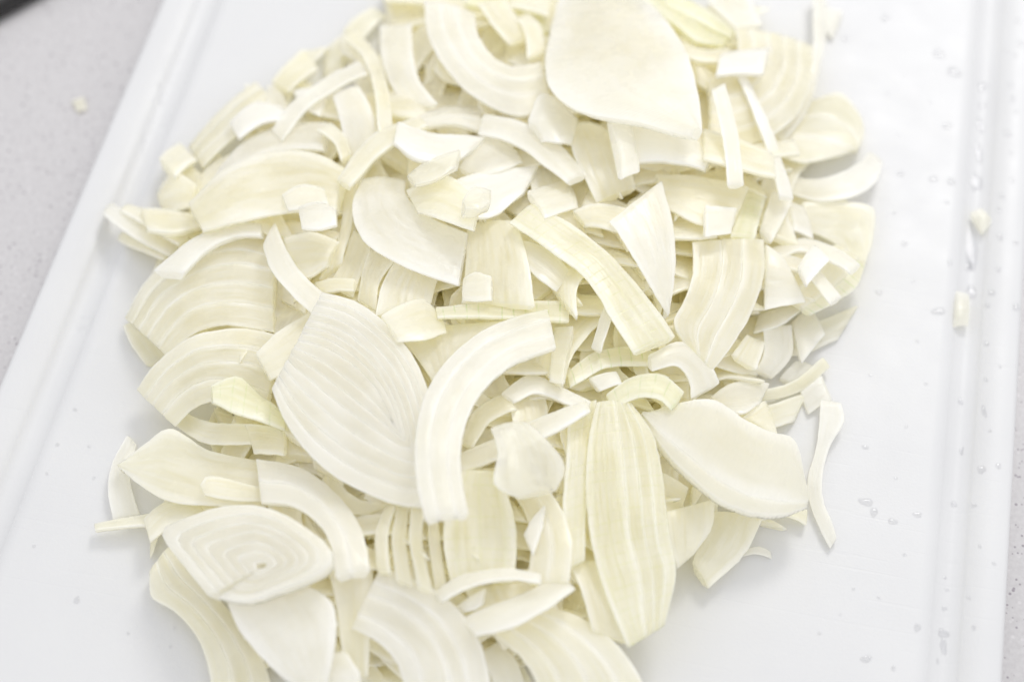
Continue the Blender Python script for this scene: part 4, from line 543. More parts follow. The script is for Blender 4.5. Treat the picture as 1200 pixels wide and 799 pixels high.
('slice','large nested half slice with U-shaped layers at the heap front',None,(-44.21,-41.23,37.22),(-0.1243,-0.0592,0.9905),[(-26.6,3.1),(-21.8,-8),(-12.5,-20.6),(0.9,-30.6),(15.2,-36.3),(22.5,-36.2),(23.6,-23.2),(21.8,-6.9),(16.4,9.1),(7.3,22.3),(-2.9,31.2),(-13,34.9)],[(-19.7,18.9),(-10.2,15.1),(-1.4,8.3),(5.6,-0.6),(10.2,-11.1),(10.2,-11.2),(5.6,-0.6),(-1.4,8.3),(-10.2,15.1),(-19.7,18.9)],7,3.4,'pale',(0,0)),
('slice','big arc-shaped slice leaning on the large nested slice',None,(-11.14,-48.69,43.49),(-0.0066,0.1561,0.9877),[(-12.7,-38.2),(-15.5,-24.9),(-15.8,-8.8),(-12.5,6.8),(-5.1,19.8),(7.3,31.8),(21.6,38.3)],[(-0.7,-36.5),(-3,-22.1),(-2.1,-8.8),(3.3,5.2),(11.1,14.5),(23.9,23)],3,3.2,'pale',(3,1)),
('flake','blurred grey-blue flake standing highest at the heap front',None,(3.91,-63.54,38.69),(0.3709,0.0222,0.9284),[(-10.2,8),(-8.4,0.1),(-9.3,-10),(-2.2,-12.3)],[(1.1,13.1),(6.3,8.3),(12.3,-0),(10.3,-7.1)],1,2.2,'grey',(1.2,1.4)),
('slice','layered slice running out of view at the near outer edge',None,(-88.74,-99.75,6.48),(-0.0644,-0.0626,0.996),[(-18.1,16.3),(-16.3,8.4),(-9,3.5),(-2.4,-3.3),(2.1,-12.5),(3.9,-22)],[(-12.1,24.7),(-5.2,17.1),(3.7,7.4),(13,-3.6),(19.1,-13.8),(21.2,-22.3)],3,3.2,'flesh',(1.4,0.8)),
('petal','yellowish sheet below the twin arc strips',None,(-43.98,-105.15,22.55),(0.0655,-0.2492,0.9662),[(-7.7,14.1),(-5.5,5.1),(-3.8,-5.1),(-2.1,-15.6)],[(5.1,15.3),(4.9,5.6),(4.7,-3.8),(4.5,-15.6)],1,2.3,'flesh',(1.4,0.5)),
('chunk','rounded nub at the bottom beside the yellowish sheet',None,(-46.84,-121.18,20.28),(-0.4091,-0.0515,0.911),[(-5.2,5.9),(0.2,7.1),(5.3,0.6)],[(-4.6,-3),(-0.2,-5),(4.6,-5.6)],1,2.3,'pale',(0.2,0.1)),
('slice','twin arc strips nested together beside the nested slice',None,(-56.01,-76.18,28.69),(-0.0085,0.2693,0.963),[(-19.4,23.8),(-7.4,19.5),(5,7.9),(13.7,-5.9),(16.9,-19)],[(-16,6.7),(-6.1,3),(1,-3.8),(5.3,-11.5),(7.2,-20.8)],2,3.2,'pale',(2.7,0.7)),
('petal','rounded thick petal below the cored slice',None,(-59.97,-111.67,23.2),(-0.2299,-0.2082,0.9507),[(-22.3,13.5),(-17.1,3.8),(-9,-5.2),(-1.3,-11.6),(7.2,-14.6)],[(0.5,16.2),(9.7,10.5),(11.9,5.2),(11.7,-3.7),(8.7,-14.2)],1,5.3,'pale',(1.9,1.4)),
('slice','cored wedge slice with a tiny open eye at its centre',None,(-72.99,-90.51,28.42),(-0.3371,0.0056,0.9415),[(-12.9,-8.5),(-22,2.6),(-30.3,14.5),(-19.1,18.1),(-2.9,18.3),(12.8,10.5),(24.3,-0.9),(23.8,-5.1),(8.2,-10.4),(-1.1,-12.1),(-9.5,-9.8)],[(2,-2.5),(1.4,-1.9),(1.3,-1.1),(2.1,-0.7),(3.1,-0.7),(4.2,-1.1),(4.6,-1.9),(4.1,-2.3),(3.3,-2.6),(2.5,-2.6)],6,5.3,'pale',(0,0)),
('petal','yellow shaded slab beneath the banded quarter slice',None,(1.84,-101.24,19.59),(0.1566,-0.3044,0.9396),[(-15.2,5.3),(-11.5,-1.8),(-4.3,-11.1)],[(7.9,8.1),(10.3,3.3),(12.7,-3.8)],1,2.3,'flesh',(0.7,0.8)),
('flake','white three-sided offcut by the thin arched ring',None,(-11.09,-101.38,24.41),(-0.3095,0.0166,0.9508),[(-4.4,-0.3),(-0.4,2),(3.4,3.8)],[(-2.1,-2.4),(0.7,-2.2),(2.7,-1)],1,2.2,'white',(0.4,0.2)),
('strip','thin arched ring strip above the bent strip',None,(-6.53,-97.7,30.39),(-0.1525,0.3543,0.9226),[(-15.4,-0.6),(-6.6,3.3),(4.2,4.4),(14.3,1.8)],[(-12.4,-4.7),(-3.9,-1.7),(5.7,-0.5),(14.2,-1.9)],1,2.3,'pale',(1.4,-0.3)),
('slice','large rounded slice at the near edge running out of view',None,(13.7,-113.76,17.87),(0.1547,-0.235,0.9596),[(-5.6,13.9),(5.5,10.4),(15.1,3.5),(21.8,-4.4),(25.5,-11.9)],[(-22,7.3),(-16.3,3.2),(-11,-1.8),(-7.2,-7.4),(-5.8,-12.9)],4,3.2,'flesh',(1.9,1.6)),
('strip','inner shreds inside the large rounded near slice',None,(-3.11,-115.07,10.53),(0.2447,-0.2731,0.9304),[(-0.8,7.1),(4.2,2.9),(7.2,-4.1)],[(-6.7,2.7),(-3.2,-1.5),(-0.7,-7.1)],1,2.3,'pale',(0.6,0.5)),
('strip','bent strip with a square white end over the large rounded slice',None,(1.13,-103.35,26.73),(-0.2181,0.3,0.9287),[(-15.7,-0.9),(-9.4,1),(-0.2,3),(6.6,6.4),(10.6,11.3)],[(-11.2,-7.3),(-5.9,-7.6),(0.3,-7),(8.4,-3),(16.5,4.1)],1,3.2,'pale',(1.4,0.6)),
('slice','banded quarter slice with four clear layers at the near edge',None,(-25.75,-110.9,23.54),(0.0715,-0.2707,0.96),[(-10.7,19.4),(1.3,14.5),(10.6,7.8),(17.1,-1.6),(20.7,-16.4)],[(-18.3,1.9),(-11.9,-1.3),(-6.1,-7.3),(-2.7,-17)],4,3.2,'pale',(2,1.4)),
('chunk','lone translucent offcut lying in the juice groove among water',None,(158.52,48.63,0.32),(0,0,1),[(-3.3,2.8),(0.5,4.6)],[(-0.6,-6.4),(3.4,-1.1)],1,1.5,'grey',(0.2,0.4)),
('chunk','second offcut in the juice groove below the long water pool',None,(146.58,12.25,0.32),(0,0,1),[(-0.9,7.2),(3.4,6.2)],[(-3.5,-7.1),(1,-6.4)],1,1.5,'grey',(0.2,0.8)),
('chunk','tiny yellowish crumb alone on the speckled counter',None,(-156.59,108.74,-11.86),(0,0,1),[(-3.1,2.1),(0.7,3.7)],[(-0.2,-3.5),(2.7,-2.3)],1,1.1,'flesh',(0.2,0.4)),
]
BURIED = [
((-2.57,34.67,2.71),(-0.0785,-0.0684,0.9946),[(-12.9,10),(-5.1,4.2),(5.9,2.4),(14.6,5.4)],[(-12.1,-1.9),(-6.3,-6.3),(4.6,-8.1),(11.1,-5.7)],1,2.1,'flesh',(0.3,0.3)),
((-79.46,-39.35,4.03),(-0.0797,0.0744,0.994),[(1.4,30.4),(-7.6,9.2),(1.3,-11.7),(22.7,-22.5)],[(-7.9,23),(-14.9,7.1),(-5.8,-13.8),(10.8,-21.7)],1,2,'flesh',(2.6,-0.1)),
((-58.29,-86.24,3.07),(0.0377,0.0615,0.9974),[(11.9,9.4),(5,3.6),(0.9,-6.1),(1.6,-14.8)],[(0.9,11.8),(-4.4,7.4),(-8.4,-2.3),(-7.6,-8.9)],1,2.5,'flesh',(0.2,-0.5)),
((-33.23,54.05,3.7),(0.0624,-0.0108,0.998),[(-5.5,26.6),(-6.4,6.8),(5,-8.3),(22.7,-11.8)],[(-12.4,15.9),(-13.2,1.1),(-1.9,-13.9),(11.6,-16.3)],1,2.7,'flesh',(0.7,0.5)),
((48.75,64.77,3.57),(0.0553,-0.0352,0.9978),[(4.6,34.1),(-6.6,10.5),(-1.4,-13.5),(17,-26.6)],[(-3.1,26.6),(-11.8,8.9),(-6.4,-15.1),(7.7,-24.8)],1,2.2,'flesh',(1.5,-0.3)),
((2.56,-101.15,2.48),(0.0344,0.0054,0.9994),[(13,11.7),(4,4.9),(0.3,-6.1),(3.5,-15.8)],[(1.1,12.5),(-5.8,7.4),(-9.4,-3.6),(-6.7,-10.9)],1,2.5,'flesh',(1.5,0.6)),
((73.84,60.6,3.12),(-0.0774,-0.0561,0.9954),[(-18.3,12.3),(-7.4,3.9),(8.2,2),(20.8,7.3)],[(-17,-1.7),(-8.9,-8.1),(6.6,-10),(16,-5.8)],1,2.2,'flesh',(0.4,-0.6)),
((-78.36,31.04,3.72),(-0.0177,0.0464,0.9988),[(2,31),(-4.5,11),(0.9,-12.2),(14.9,-27.4)],[(-5,25.1),(-10,10.1),(-4.5,-13.1),(6.3,-24.5)],1,2.9,'flesh',(2.5,0.3)),
((-43.16,-106.74,3.4),(-0.1425,-0.1219,0.9823),[(-19.4,16.9),(-8.4,5.4),(9.4,-4.5),(25.3,-7.9)],[(-19.7,9.5),(-11.6,0.8),(6.2,-8.9),(18.2,-11.3)],1,2.2,'flesh',(1.5,0.3)),
((-37.33,40.77,4.66),(0.074,-0.1198,0.99),[(21.9,12.6),(7.4,5.6),(-2.2,-9.1),(-2.5,-24)],[(6.9,17.9),(-4.1,12.7),(-13.7,-2.2),(-13.6,-13.6)],1,2.6,'flesh',(2,-0.7)),
((-40.09,23.06,2.79),(-0.0483,0.0352,0.9982),[(-13.3,10.8),(-4.9,6.8),(6.6,4),(15.4,3.8)],[(-12.9,-2.8),(-6.7,-5.8),(4.6,-8.5),(11.2,-8.6)],1,2.2,'flesh',(0.5,0)),
((-51.37,43.56,7.05),(-0.2392,0.1605,0.9576),[(16.4,-15.1),(6.8,-7),(-5.8,-4.3),(-14.6,-8.4)],[(13,3.2),(5.5,9.7),(-7.3,12.7),(-14,9.3)],1,2.5,'flesh',(0.3,-0.7)),
((71.74,109.46,3.96),(0.0756,-0.1,0.9921),[(11.5,14.2),(7.8,5.5),(6.1,-6.1),(7.2,-14.8)],[(-5.6,12.6),(-8.3,6.1),(-9.9,-5.5),(-8.9,-12)],1,2.5,'flesh',(0.1,0.6)),
((39.52,76.71,2.93),(0.0505,-0.0395,0.9979),[(20.5,8.1),(6.4,5.3),(-6,-6.1),(-10.3,-19.9)],[(12.4,13),(1.6,11.1),(-10.7,-0.4),(-13.8,-11.1)],1,2.8,'flesh',(1,-0.3)),
((-79.05,-10.49,3.93),(0.0972,0.065,0.9931),[(-17.9,6.2),(-7.1,1.4),(7.1,1.1),(17.9,5.4)],[(-15.1,-1.4),(-7.1,-5.1),(7.1,-5.4),(15.1,-2.1)],1,2.3,'flesh',(1.7,0.4)),
((-50.68,85.57,3.12),(0.0414,-0.0061,0.9991),[(-10,18.1),(-5.4,4.8),(6.1,-3.8),(18.9,-3.7)],[(-13,7.9),(-9.7,-2.1),(1.8,-10.7),(11.4,-10.4)],1,2.9,'flesh',(1.9,0.4)),
((47.69,1.53,3.79),(0.0469,-0.0934,0.9945),[(2,17.8),(-0.8,6.1),(5,-3.8),(16.3,-7.3)],[(-9.1,8.9),(-11.3,0.2),(-5.5,-9.7),(3.2,-12.2)],1,3,'flesh',(1.2,0.2)),
((68.05,118.26,3.73),(-0.0306,-0.0475,0.9984),[(25.6,20.6),(9.4,8.4),(-2.8,-13.1),(-4.9,-32.8)],[(8.8,25.8),(-3.6,16.6),(-15.6,-5.2),(-16.9,-20.4)],1,2.5,'flesh',(0.4,-0.8)),
((-26.88,-103.55,3.65),(-0.0492,0.06,0.997),[(-12.5,20.3),(-6.1,6.7),(7.4,-5.9),(21.3,-11.6)],[(-15.4,12.5),(-10.7,2.4),(2.8,-10.1),(13.3,-14.2)],1,2.2,'flesh',(1.8,-0.2)),
((94.97,47.21,4.23),(-0.092,-0.0192,0.9956),[(21.8,-4.1),(8.5,-0.6),(-7.5,-4.6),(-18,-14.2)],[(16.4,7.6),(6.3,10.5),(-9.8,6.4),(-17.8,-1)],1,2.9,'flesh',(1.5,0.6)),
((-31.8,95.77,2.75),(0.0116,-0.0038,0.9999),[(-7.2,16.7),(-2.3,7.6),(7.1,1.5),(16.5,1.4)],[(-12.7,1.2),(-9.1,-5.6),(0.3,-11.5),(7.3,-11.5)],1,2.7,'flesh',(1.4,-0)),
((65.84,125.86,5.87),(0.0629,0.0581,0.9963),[(-5.7,30.4),(-7,6.9),(4.4,-10),(22.8,-12.5)],[(-12,18.2),(-13.2,0.6),(-1.7,-16),(12.3,-17.7)],1,2.5,'flesh',(1.7,0.5)),
((12.68,-5.12,4.43),(0.0922,-0.0788,0.9926),[(7.1,21.5),(0.9,8),(3.2,-7.5),(12.5,-17.4)],[(-5.4,15.9),(-10.1,5.9),(-7.7,-9.5),(-0.4,-16.9)],1,2.5,'flesh',(2,0.7)),
((-72.33,-24.66,3.06),(0.0407,0.0191,0.999),[(-22.6,18.8),(-8.5,8.3),(11.8,-0.3),(28.5,-2.8)],[(-23.2,4.4),(-12.9,-3.3),(7.3,-11.7),(19.7,-13.5)],1,2.4,'flesh',(0.2,-0.3)),
((-92.36,-61.52,2.93),(0.0496,0.0407,0.9979),[(23.7,-0.7),(6.1,6.3),(-9.4,-0.2),(-14.8,-16.6)],[(17.4,5),(4,10.7),(-11.6,4.1),(-15.5,-8.7)],1,2.2,'flesh',(2.4,0.2)),
((75.1,103.86,6.27),(0.1892,-0.0911,0.9777),[(-2,23.3),(-0.1,9.6),(7.6,-4.8),(17.3,-12.9)],[(-12.4,12.4),(-11,2.3),(-3.3,-11.9),(4,-17.9)],1,2.3,'flesh',(1.9,-0.6)),
((16.64,-2.48,5.25),(0.1953,-0.0076,0.9807),[(17.9,1.5),(6.2,1.6),(-2.5,-6),(-3.9,-17.3)],[(6.8,10.9),(-2.1,11.2),(-10.8,3.4),(-11.6,-5.3)],1,2.1,'flesh',(0.8,-0.6)),
((37.95,133.13,4.7),(0.0743,0.0871,0.9934),[(5.3,21.1),(5,9.3),(7.2,-5),(10.7,-14.8)],[(-8.8,12.8),(-8.9,4.1),(-6.6,-10.1),(-3.8,-17.4)],1,2.9,'flesh',(1.7,0.9)),
((-28.53,40.82,6.58),(0.1616,0.1357,0.9775),[(-8.9,25.8),(-2,11.8),(10.3,-1.9),(22,-9)],[(-17.5,8.9),(-12.4,-1.3),(-0.1,-14.7),(8.6,-19.7)],1,2.5,'flesh',(0.7,-0.7)),
((-94.66,52.19,4.83),(-0.1483,0.0645,0.9868),[(-5.8,23.9),(-2.7,8.9),(7.9,-5.3),(20.5,-11.9)],[(-14.5,12.6),(-12.2,1.5),(-1.5,-12.5),(8.1,-17.3)],1,2.2,'flesh',(1,-0.6)),
((46.02,-13.15,4.58),(-0.0299,-0.2585,0.9655),[(16,-3),(6.7,-2.6),(-5.2,-4.7),(-13.7,-8.2)],[(11.9,6.1),(4.9,6.4),(-7.1,4.3),(-13.5,1.6)],1,2.8,'flesh',(1.3,0.5)),
((-9.61,-53.53,3.51),(-0.0771,0.0932,0.9927),[(28.5,3.1),(8,7),(-10.6,-3),(-17.6,-21.4)],[(20.3,9.7),(4.6,13.1),(-14.1,2.9),(-19.2,-11.5)],1,2.6,'flesh',(1.2,0)),
((-73.04,76.8,2.6),(-0.0535,-0.0099,0.9985),[(-13.6,18.3),(-5.7,6.3),(7.9,-1.8),(20.6,-2.2)],[(-15.8,5.6),(-10,-3.3),(3.5,-11.3),(13.1,-11.5)],1,2.3,'flesh',(1.9,0.6)),
((-44.95,5.65,3.27),(-0.2016,0.0293,0.979),[(4.9,20.8),(3.2,7.9),(3.7,-9.3),(6,-22)],[(-4.4,18.9),(-5.6,9.2),(-4.9,-8),(-3,-17.6)],1,2.3,'flesh',(0.3,0.2)),
((-67.6,85.39,5.19),(0.0739,0.0949,0.9927),[(23.7,12.4),(6.3,7.9),(-5.9,-8.9),(-6.9,-29)],[(11.9,19.2),(-1.4,16),(-13.6,-1),(-14,-16.7)],1,2.7,'flesh',(2.6,0.2)),
((17.84,-66.75,3.1),(0.0822,-0.0176,0.9965),[(10.2,22.4),(-0.1,8.8),(-1.9,-9.1),(5.4,-22.4)],[(1.9,19.2),(-6,9),(-7.6,-8.9),(-1.9,-18.9)],1,2.8,'flesh',(2.3,0.3)),
((32.09,-58.35,2.52),(0.0217,-0.1011,0.9946),[(-11.5,10),(-5,3.1),(6,-1.3),(16.1,-1)],[(-12.4,3.3),(-7.6,-1.9),(3.4,-6.3),(11,-5.9)],1,2.1,'flesh',(1.4,0.3)),
((30.54,5.14,3.34),(-0.0839,0.057,0.9948),[(15.1,1.7),(6.6,0),(-0.6,-6.9),(-2.9,-15.5)],[(4.4,11.3),(-2.2,10.1),(-9.4,3),(-11,-3.7)],1,2.5,'flesh',(1.2,-0.7)),
((44.57,93.67,3.34),(0.0649,0.0161,0.9978),[(12.9,31.2),(4.2,11.9),(3.5,-11.9),(10.9,-28.5)],[(-4.3,25.1),(-10.8,10.7),(-11.2,-13),(-5.3,-25.5)],1,2.5,'flesh',(2.1,0.9)),
((-67.79,-74.46,3.52),(-0.0724,0.0637,0.9953),[(-16.7,7.4),(-6.7,4.7),(6.4,3.7),(16.2,4.8)],[(-13.6,-3.4),(-6.2,-5.4),(6.7,-6.4),(13.9,-5.5)],1,2.3,'flesh',(1.5,0.6)),
((-7.82,11.25,3.65),(0.0212,0.1004,0.9947),[(20.9,1.5),(8.2,1.1),(-7,-5),(-16.8,-13.5)],[(15.4,8.9),(5.7,8.6),(-9.5,2.5),(-16.9,-4.1)],1,3,'flesh',(1.9,-0.4)),
((-27.06,52.65,10.74),(0.3765,0.2974,0.8774),[(-2,26.2),(-3.3,6.2),(4.2,-5.1),(16.9,-2.8)],[(-9.3,9.9),(-10.3,-4.8),(-2.8,-15.7),(6.6,-13.8)],1,2,'flesh',(2.1,0.8)),
((-72.28,37.48,5.85),(0.1545,0.0818,0.9846),[(14,19.6),(6.2,7.4),(3.1,-9.5),(6.2,-22.8)],[(-2.2,19.2),(-8.1,10.1),(-10.9,-6.9),(-8.3,-17)],1,2.4,'flesh',(0.8,-0.7)),
((-80.69,71.26,4.06),(-0.0906,-0.119,0.9887),[(-0.2,24.5),(-6.5,7.2),(1.5,-9.3),(19.4,-17.1)],[(-7.3,18.2),(-12.3,5.1),(-4.2,-11.4),(9.6,-17.1)],1,2.9,'flesh',(2.4,0.4)),
((-3.39,-64.1,3.18),(-0.0777,-0.0893,0.993),[(6.9,12.1),(2,4.7),(3.5,-4.2),(10.6,-10.1)],[(-5.1,9.1),(-8.9,3.5),(-7.3,-5.4),(-1.7,-9.8)],1,2.6,'flesh',(0.9,-0.5)),
((-18.98,48.27,9.32),(0.1177,0.3447,0.9313),[(18.5,-8.1),(7.5,-5),(-6.6,-9.2),(-16.3,-18.3)],[(14.7,12.3),(6.2,14.9),(-8.2,10.4),(-15.8,3)],1,2.7,'flesh',(0.9,0.7)),
((-74.27,-24.88,5.92),(0.1194,0.1251,0.9849),[(0.1,30.5),(-1.9,10.9),(5.5,-10),(18.3,-22.2)],[(-10.7,21.2),(-12.2,6.6),(-4.6,-14),(5.3,-23)],1,2.5,'flesh',(1.1,0)),
((-12.02,-41.76,4.54),(0.1343,0.0281,0.9905),[(-12.1,22.5),(-5.9,7.6),(7.7,-6.3),(22,-12.6)],[(-15.8,13.6),(-11.3,2.5),(2.3,-11.3),(13.1,-15.9)],1,2.4,'flesh',(1.3,0.4)),
((-17.95,-25.64,6.16),(0.039,0.3304,0.943),[(13.4,-5.9),(5,-0.3),(-4.2,-3.5),(-9.3,-13.8)],[(9.3,6.2),(2.8,10.7),(-6.6,7.4),(-10.4,-0.8)],1,2.9,'flesh',(1.4,-0.3)),
((-7.81,-52.97,5.2),(0.069,-0.1313,0.9889),[(22.7,17),(3.5,8.9),(-5.8,-8.3),(-0.9,-25.7)],[(9.7,18.4),(-5,12.5),(-14.2,-4.8),(-10.1,-18.1)],1,2.5,'flesh',(1.7,-0.5)),
((-70.88,-42.86,3.09),(-0.0567,-0.1121,0.9921),[(-21.6,12),(-9.2,1.2),(9,-2.8),(24.1,1.7)],[(-19.4,4.3),(-10.1,-3.9),(8,-8),(19.3,-4.4)],1,2.6,'flesh',(1.2,-0.3)),
((-63.05,13.21,3.79),(-0.0998,0.0551,0.9935),[(30.7,-2.2),(10.8,2.6),(-10.2,-4.4),(-21.4,-19.4)],[(21.6,9.4),(6.4,13.4),(-14.8,6.2),(-23.2,-5.6)],1,2.2,'flesh',(0.7,0.7)),
((32.58,28.11,2.81),(-0.0629,-0.0233,0.9977),[(18.1,-4.7),(7.5,-3.2),(-5.7,-5.8),(-14.8,-11.3)],[(13.2,7.7),(5.1,9),(-8.3,6.3),(-15.2,2)],1,2,'flesh',(1,0.3)),
((-12.51,97.48,2.89),(0.0144,-0.0587,0.9982),[(30.5,10.4),(11.1,5.5),(-9.6,-8.6),(-21.2,-24.6)],[(20.9,17.2),(6.2,13.7),(-14.6,-0.6),(-23.2,-13)],1,2.2,'flesh',(2.3,-0.1)),
((-32.86,-50.76,5.62),(-0.0638,0.1031,0.9926),[(-3.8,28.2),(-2.9,10.3),(4.9,-10.3),(15.4,-23.7)],[(-9.8,21.7),(-9.2,8.3),(-1.3,-12.3),(6.8,-22.2)],1,3,'flesh',(0.4,-0.3)),
((28.84,30.1,4.56),(0.0742,0.1498,0.9859),[(-13.1,16.5),(-4.2,8.3),(8.7,0.2),(19.3,-4.1)],[(-16,4),(-9.4,-1.9),(3.4,-9.9),(11.2,-13)],1,2.3,'flesh',(1.1,0.7)),
((-93.82,38.93,6.31),(-0.1427,-0.0071,0.9897),[(0.3,29.4),(2.2,11.6),(8.8,-10.8),(16.5,-26.6)],[(-13,23.3),(-11.5,9.9),(-4.7,-12.4),(1.4,-24.3)],1,2.5,'flesh',(1.1,0.8)),
((-30.83,-89.54,3.04),(-0.01,0.0326,0.9994),[(-22.5,6.8),(-8.9,2.7),(9.3,0.7),(23.1,1.9)],[(-19.4,0.1),(-9.3,-3.1),(8.7,-5),(19.1,-4)],1,2.9,'flesh',(0.8,0.3)),
((16.07,70.66,3.13),(-0.1123,-0.0977,0.9889),[(-11.8,24.9),(-3.5,10.5),(9.7,-6.2),(21.1,-17.1)],[(-17.3,15.3),(-11.1,4.6),(2.1,-12),(10.8,-20)],1,2.8,'flesh',(2.4,0.6)),
((-83.47,1.46,6.34),(-0.0803,-0.0007,0.9968),[(-2.6,30.7),(-1,11.8),(8.6,-9.9),(21.2,-23.7)],[(-14.8,21.7),(-13.6,7.6),(-3.8,-13.9),(6,-24.2)],1,2.4,'flesh',(1.5,0.8)),
((53.29,-33.89,2.93),(-0.0909,0.0529,0.9945),[(1.8,19.4),(-2.6,6.2),(2.4,-6.5),(14,-12.7)],[(-6.1,13.3),(-9.6,3.4),(-4.5,-9.3),(4.5,-13.8)],1,2.1,'flesh',(0.6,0.4)),
((38.86,13.42,6.1),(0.0129,0.0945,0.9954),[(14.8,13.3),(3.8,6.1),(-1.6,-7.2),(1,-19.8)],[(3.9,15.1),(-4.5,9.7),(-9.8,-3.7),(-7.5,-13.3)],1,2.7,'flesh',(1.8,0.5)),
((-64.15,-27.59,5.94),(0.098,-0.0358,0.9945),[(-10.7,16),(-3.8,7.1),(8.2,-0.4),(19.4,-2.8)],[(-15.2,4.1),(-10,-2.6),(1.9,-9.9),(10.2,-11.6)],1,2.2,'flesh',(0.5,0.7)),
((-10.07,88.99,5.34),(-0.0589,-0.0252,0.9979),[(27.9,-9.6),(11.3,-5.1),(-10.9,-4.7),(-27.3,-8.7)],[(23.5,4.9),(10.9,8.5),(-11.5,8.9),(-23.9,5.7)],1,2.5,'flesh',(2.5,0.8)),
((-39.92,-99.87,5),(-0.1646,0.1228,0.9787),[(19.6,2.5),(4.1,5.3),(-6.6,-2.6),(-7,-16.7)],[(11.8,7.8),(-0.1,10.2),(-10.9,2.3),(-10.9,-8.8)],1,2.1,'flesh',(1.8,0.4)),
((-69.48,-36.92,8.98),(0.03,0.428,0.9033),[(-23.2,10.2),(-8.9,1.4),(8.7,1.2),(21.4,9.8)],[(-18.4,-2.2),(-7.9,-8.8),(9.4,-9),(18.8,-2.6)],1,2.7,'flesh',(0.6,-0.1)),
((-0.9,-43.06,8.68),(0.0938,0.1029,0.9903),[(12.5,8.4),(4.4,3.6),(-1.6,-5.6),(-2.8,-14.5)],[(4.6,11.1),(-1.4,7.5),(-7.5,-1.8),(-8.2,-8.6)],1,2.3,'flesh',(0.9,0.4)),
((-53.66,18.83,5.92),(-0.065,-0.1098,0.9918),[(-3.1,28),(-0.4,11.2),(9.3,-8),(21.1,-20.1)],[(-15.4,18.4),(-13.4,5.9),(-3.5,-13.2),(5.6,-22.2)],1,2.7,'flesh',(0.6,-0.7)),
((68.57,21.84,3.57),(0.0507,0.1157,0.992),[(-19.4,21.2),(-6.8,9.7),(11.6,-1.7),(26.8,-7.3)],[(-22,7.4),(-12.7,-1),(5.6,-12.1),(16.9,-16.2)],1,2.6,'flesh',(1.9,0.7)),
((-45.94,-4.36,4.95),(-0.1953,-0.2362,0.9519),[(9.5,11.9),(0.2,5.2),(-0.3,-5.2),(8.1,-14)],[(-0.3,11.2),(-7.6,6.1),(-8.1,-4.3),(-1.4,-10.9)],1,2.1,'flesh',(1.5,0.5)),
((-36.7,-113.19,4.66),(-0.1162,-0.2891,0.9502),[(-12.9,16.2),(-6.9,3.6),(7.4,-3),(23,-0.5)],[(-16,5.8),(-11.7,-3.7),(2.7,-10.3),(14.4,-8.1)],1,2.2,'flesh',(1.2,0.5)),
((-84.36,20.31,9.35),(0.1305,0.2719,0.9534),[(-18.8,16.9),(-7.5,6.2),(8.8,0.2),(22.1,1.8)],[(-17.9,2.2),(-9.5,-5.7),(6.5,-11.5),(16.3,-10.2)],1,2.7,'flesh',(2.1,-0.6)),
((-2.07,-41.6,10.95),(0.0945,0.3688,0.9247),[(11.6,20.3),(3.7,7.9),(0.3,-9.4),(2.8,-23)],[(0.9,19.3),(-5,10),(-8.2,-7.4),(-6,-17.8)],1,2.7,'flesh',(1.3,0.3)),
((-20.75,80.33,5.88),(-0.094,0.0382,0.9948),[(5.6,31.1),(2.9,12),(6.1,-12),(13.2,-29)],[(-8.7,25.4),(-10.6,11.1),(-7.1,-12.9),(-1.4,-25.7)],1,2.5,'flesh',(0.3,-0.6)),
((-26.55,-9.51,2.87),(-0.0211,0.0229,0.9995),[(-10.6,12.3),(-4.4,3.9),(5.6,1.1),(14.7,5.2)],[(-11.4,-0.3),(-6.8,-6.6),(3.1,-9.4),(9.9,-6.2)],1,2.8,'flesh',(1.4,-0.5)),
((63.2,116.56,12.48),(0.1908,0.2086,0.9592),[(4.8,40.3),(-3.7,10.4),(2.8,-11.9),(20.4,-17.1)],[(-8,22.9),(-14.3,0.9),(-7.7,-20.9),(5.7,-24.5)],1,2.6,'flesh',(1.7,0.8)),
((22.2,29.88,7.36),(0.0445,0.2399,0.9698),[(25.7,-9.8),(10.4,2.2),(-10.5,0.3),(-25.7,-14.3)],[(22.2,2.1),(10.6,11.7),(-10.6,9.8),(-22.2,-1.9)],1,2.4,'flesh',(2.3,0.3)),
((-72.99,-41.93,7.26),(0.0461,-0.108,0.9931),[(20,18.2),(6.3,7.8),(-3.3,-9.7),(-4.1,-25.4)],[(7.9,19.9),(-2.5,12.2),(-12,-5.5),(-12.4,-17.5)],1,2,'flesh',(0.1,-0.5)),
((-10.21,-106.47,4.65),(-0.2643,0.2786,0.9233),[(10.4,7.8),(5.5,2),(0.6,-6.7),(-1.7,-14)],[(2,11.9),(-1.8,7.5),(-6.6,-1.4),(-8.3,-7)],1,2,'flesh',(1.1,-0.4)),
((4.39,-32.15,10.1),(0.3064,0.251,0.9182),[(6.4,21),(4.3,8.8),(5.1,-5.4),(8.3,-14.7)],[(-6.1,13),(-7.5,4),(-6.5,-9.9),(-4,-16.8)],1,2.9,'flesh',(0.7,-0.6)),
((-43.63,71.76,6.36),(-0.2332,0.0731,0.9697),[(10.8,10.9),(5.6,3.7),(3.9,-7.9),(6.5,-18.1)],[(-3.5,14.8),(-7.5,9.4),(-9,-2.4),(-6.8,-10.2)],1,2.6,'flesh',(1.3,0.8)),
((-5.29,27.43,6.02),(-0.2771,0.2807,0.9189),[(16.3,3.9),(7.2,0),(-3.3,-7.9),(-10,-15.7)],[(9.2,12.6),(2.3,9.7),(-8.4,1.7),(-13.4,-4.4)],1,2.6,'flesh',(1.5,-0.5)),
((-11.07,-45.87,7),(0.219,0.1449,0.9649),[(-8.8,24.4),(-5.1,7.9),(6.3,-7.3),(19.8,-14.1)],[(-13.3,15.2),(-10.7,2.9),(0.7,-12.1),(11,-17)],1,2,'flesh',(2.3,0.4)),
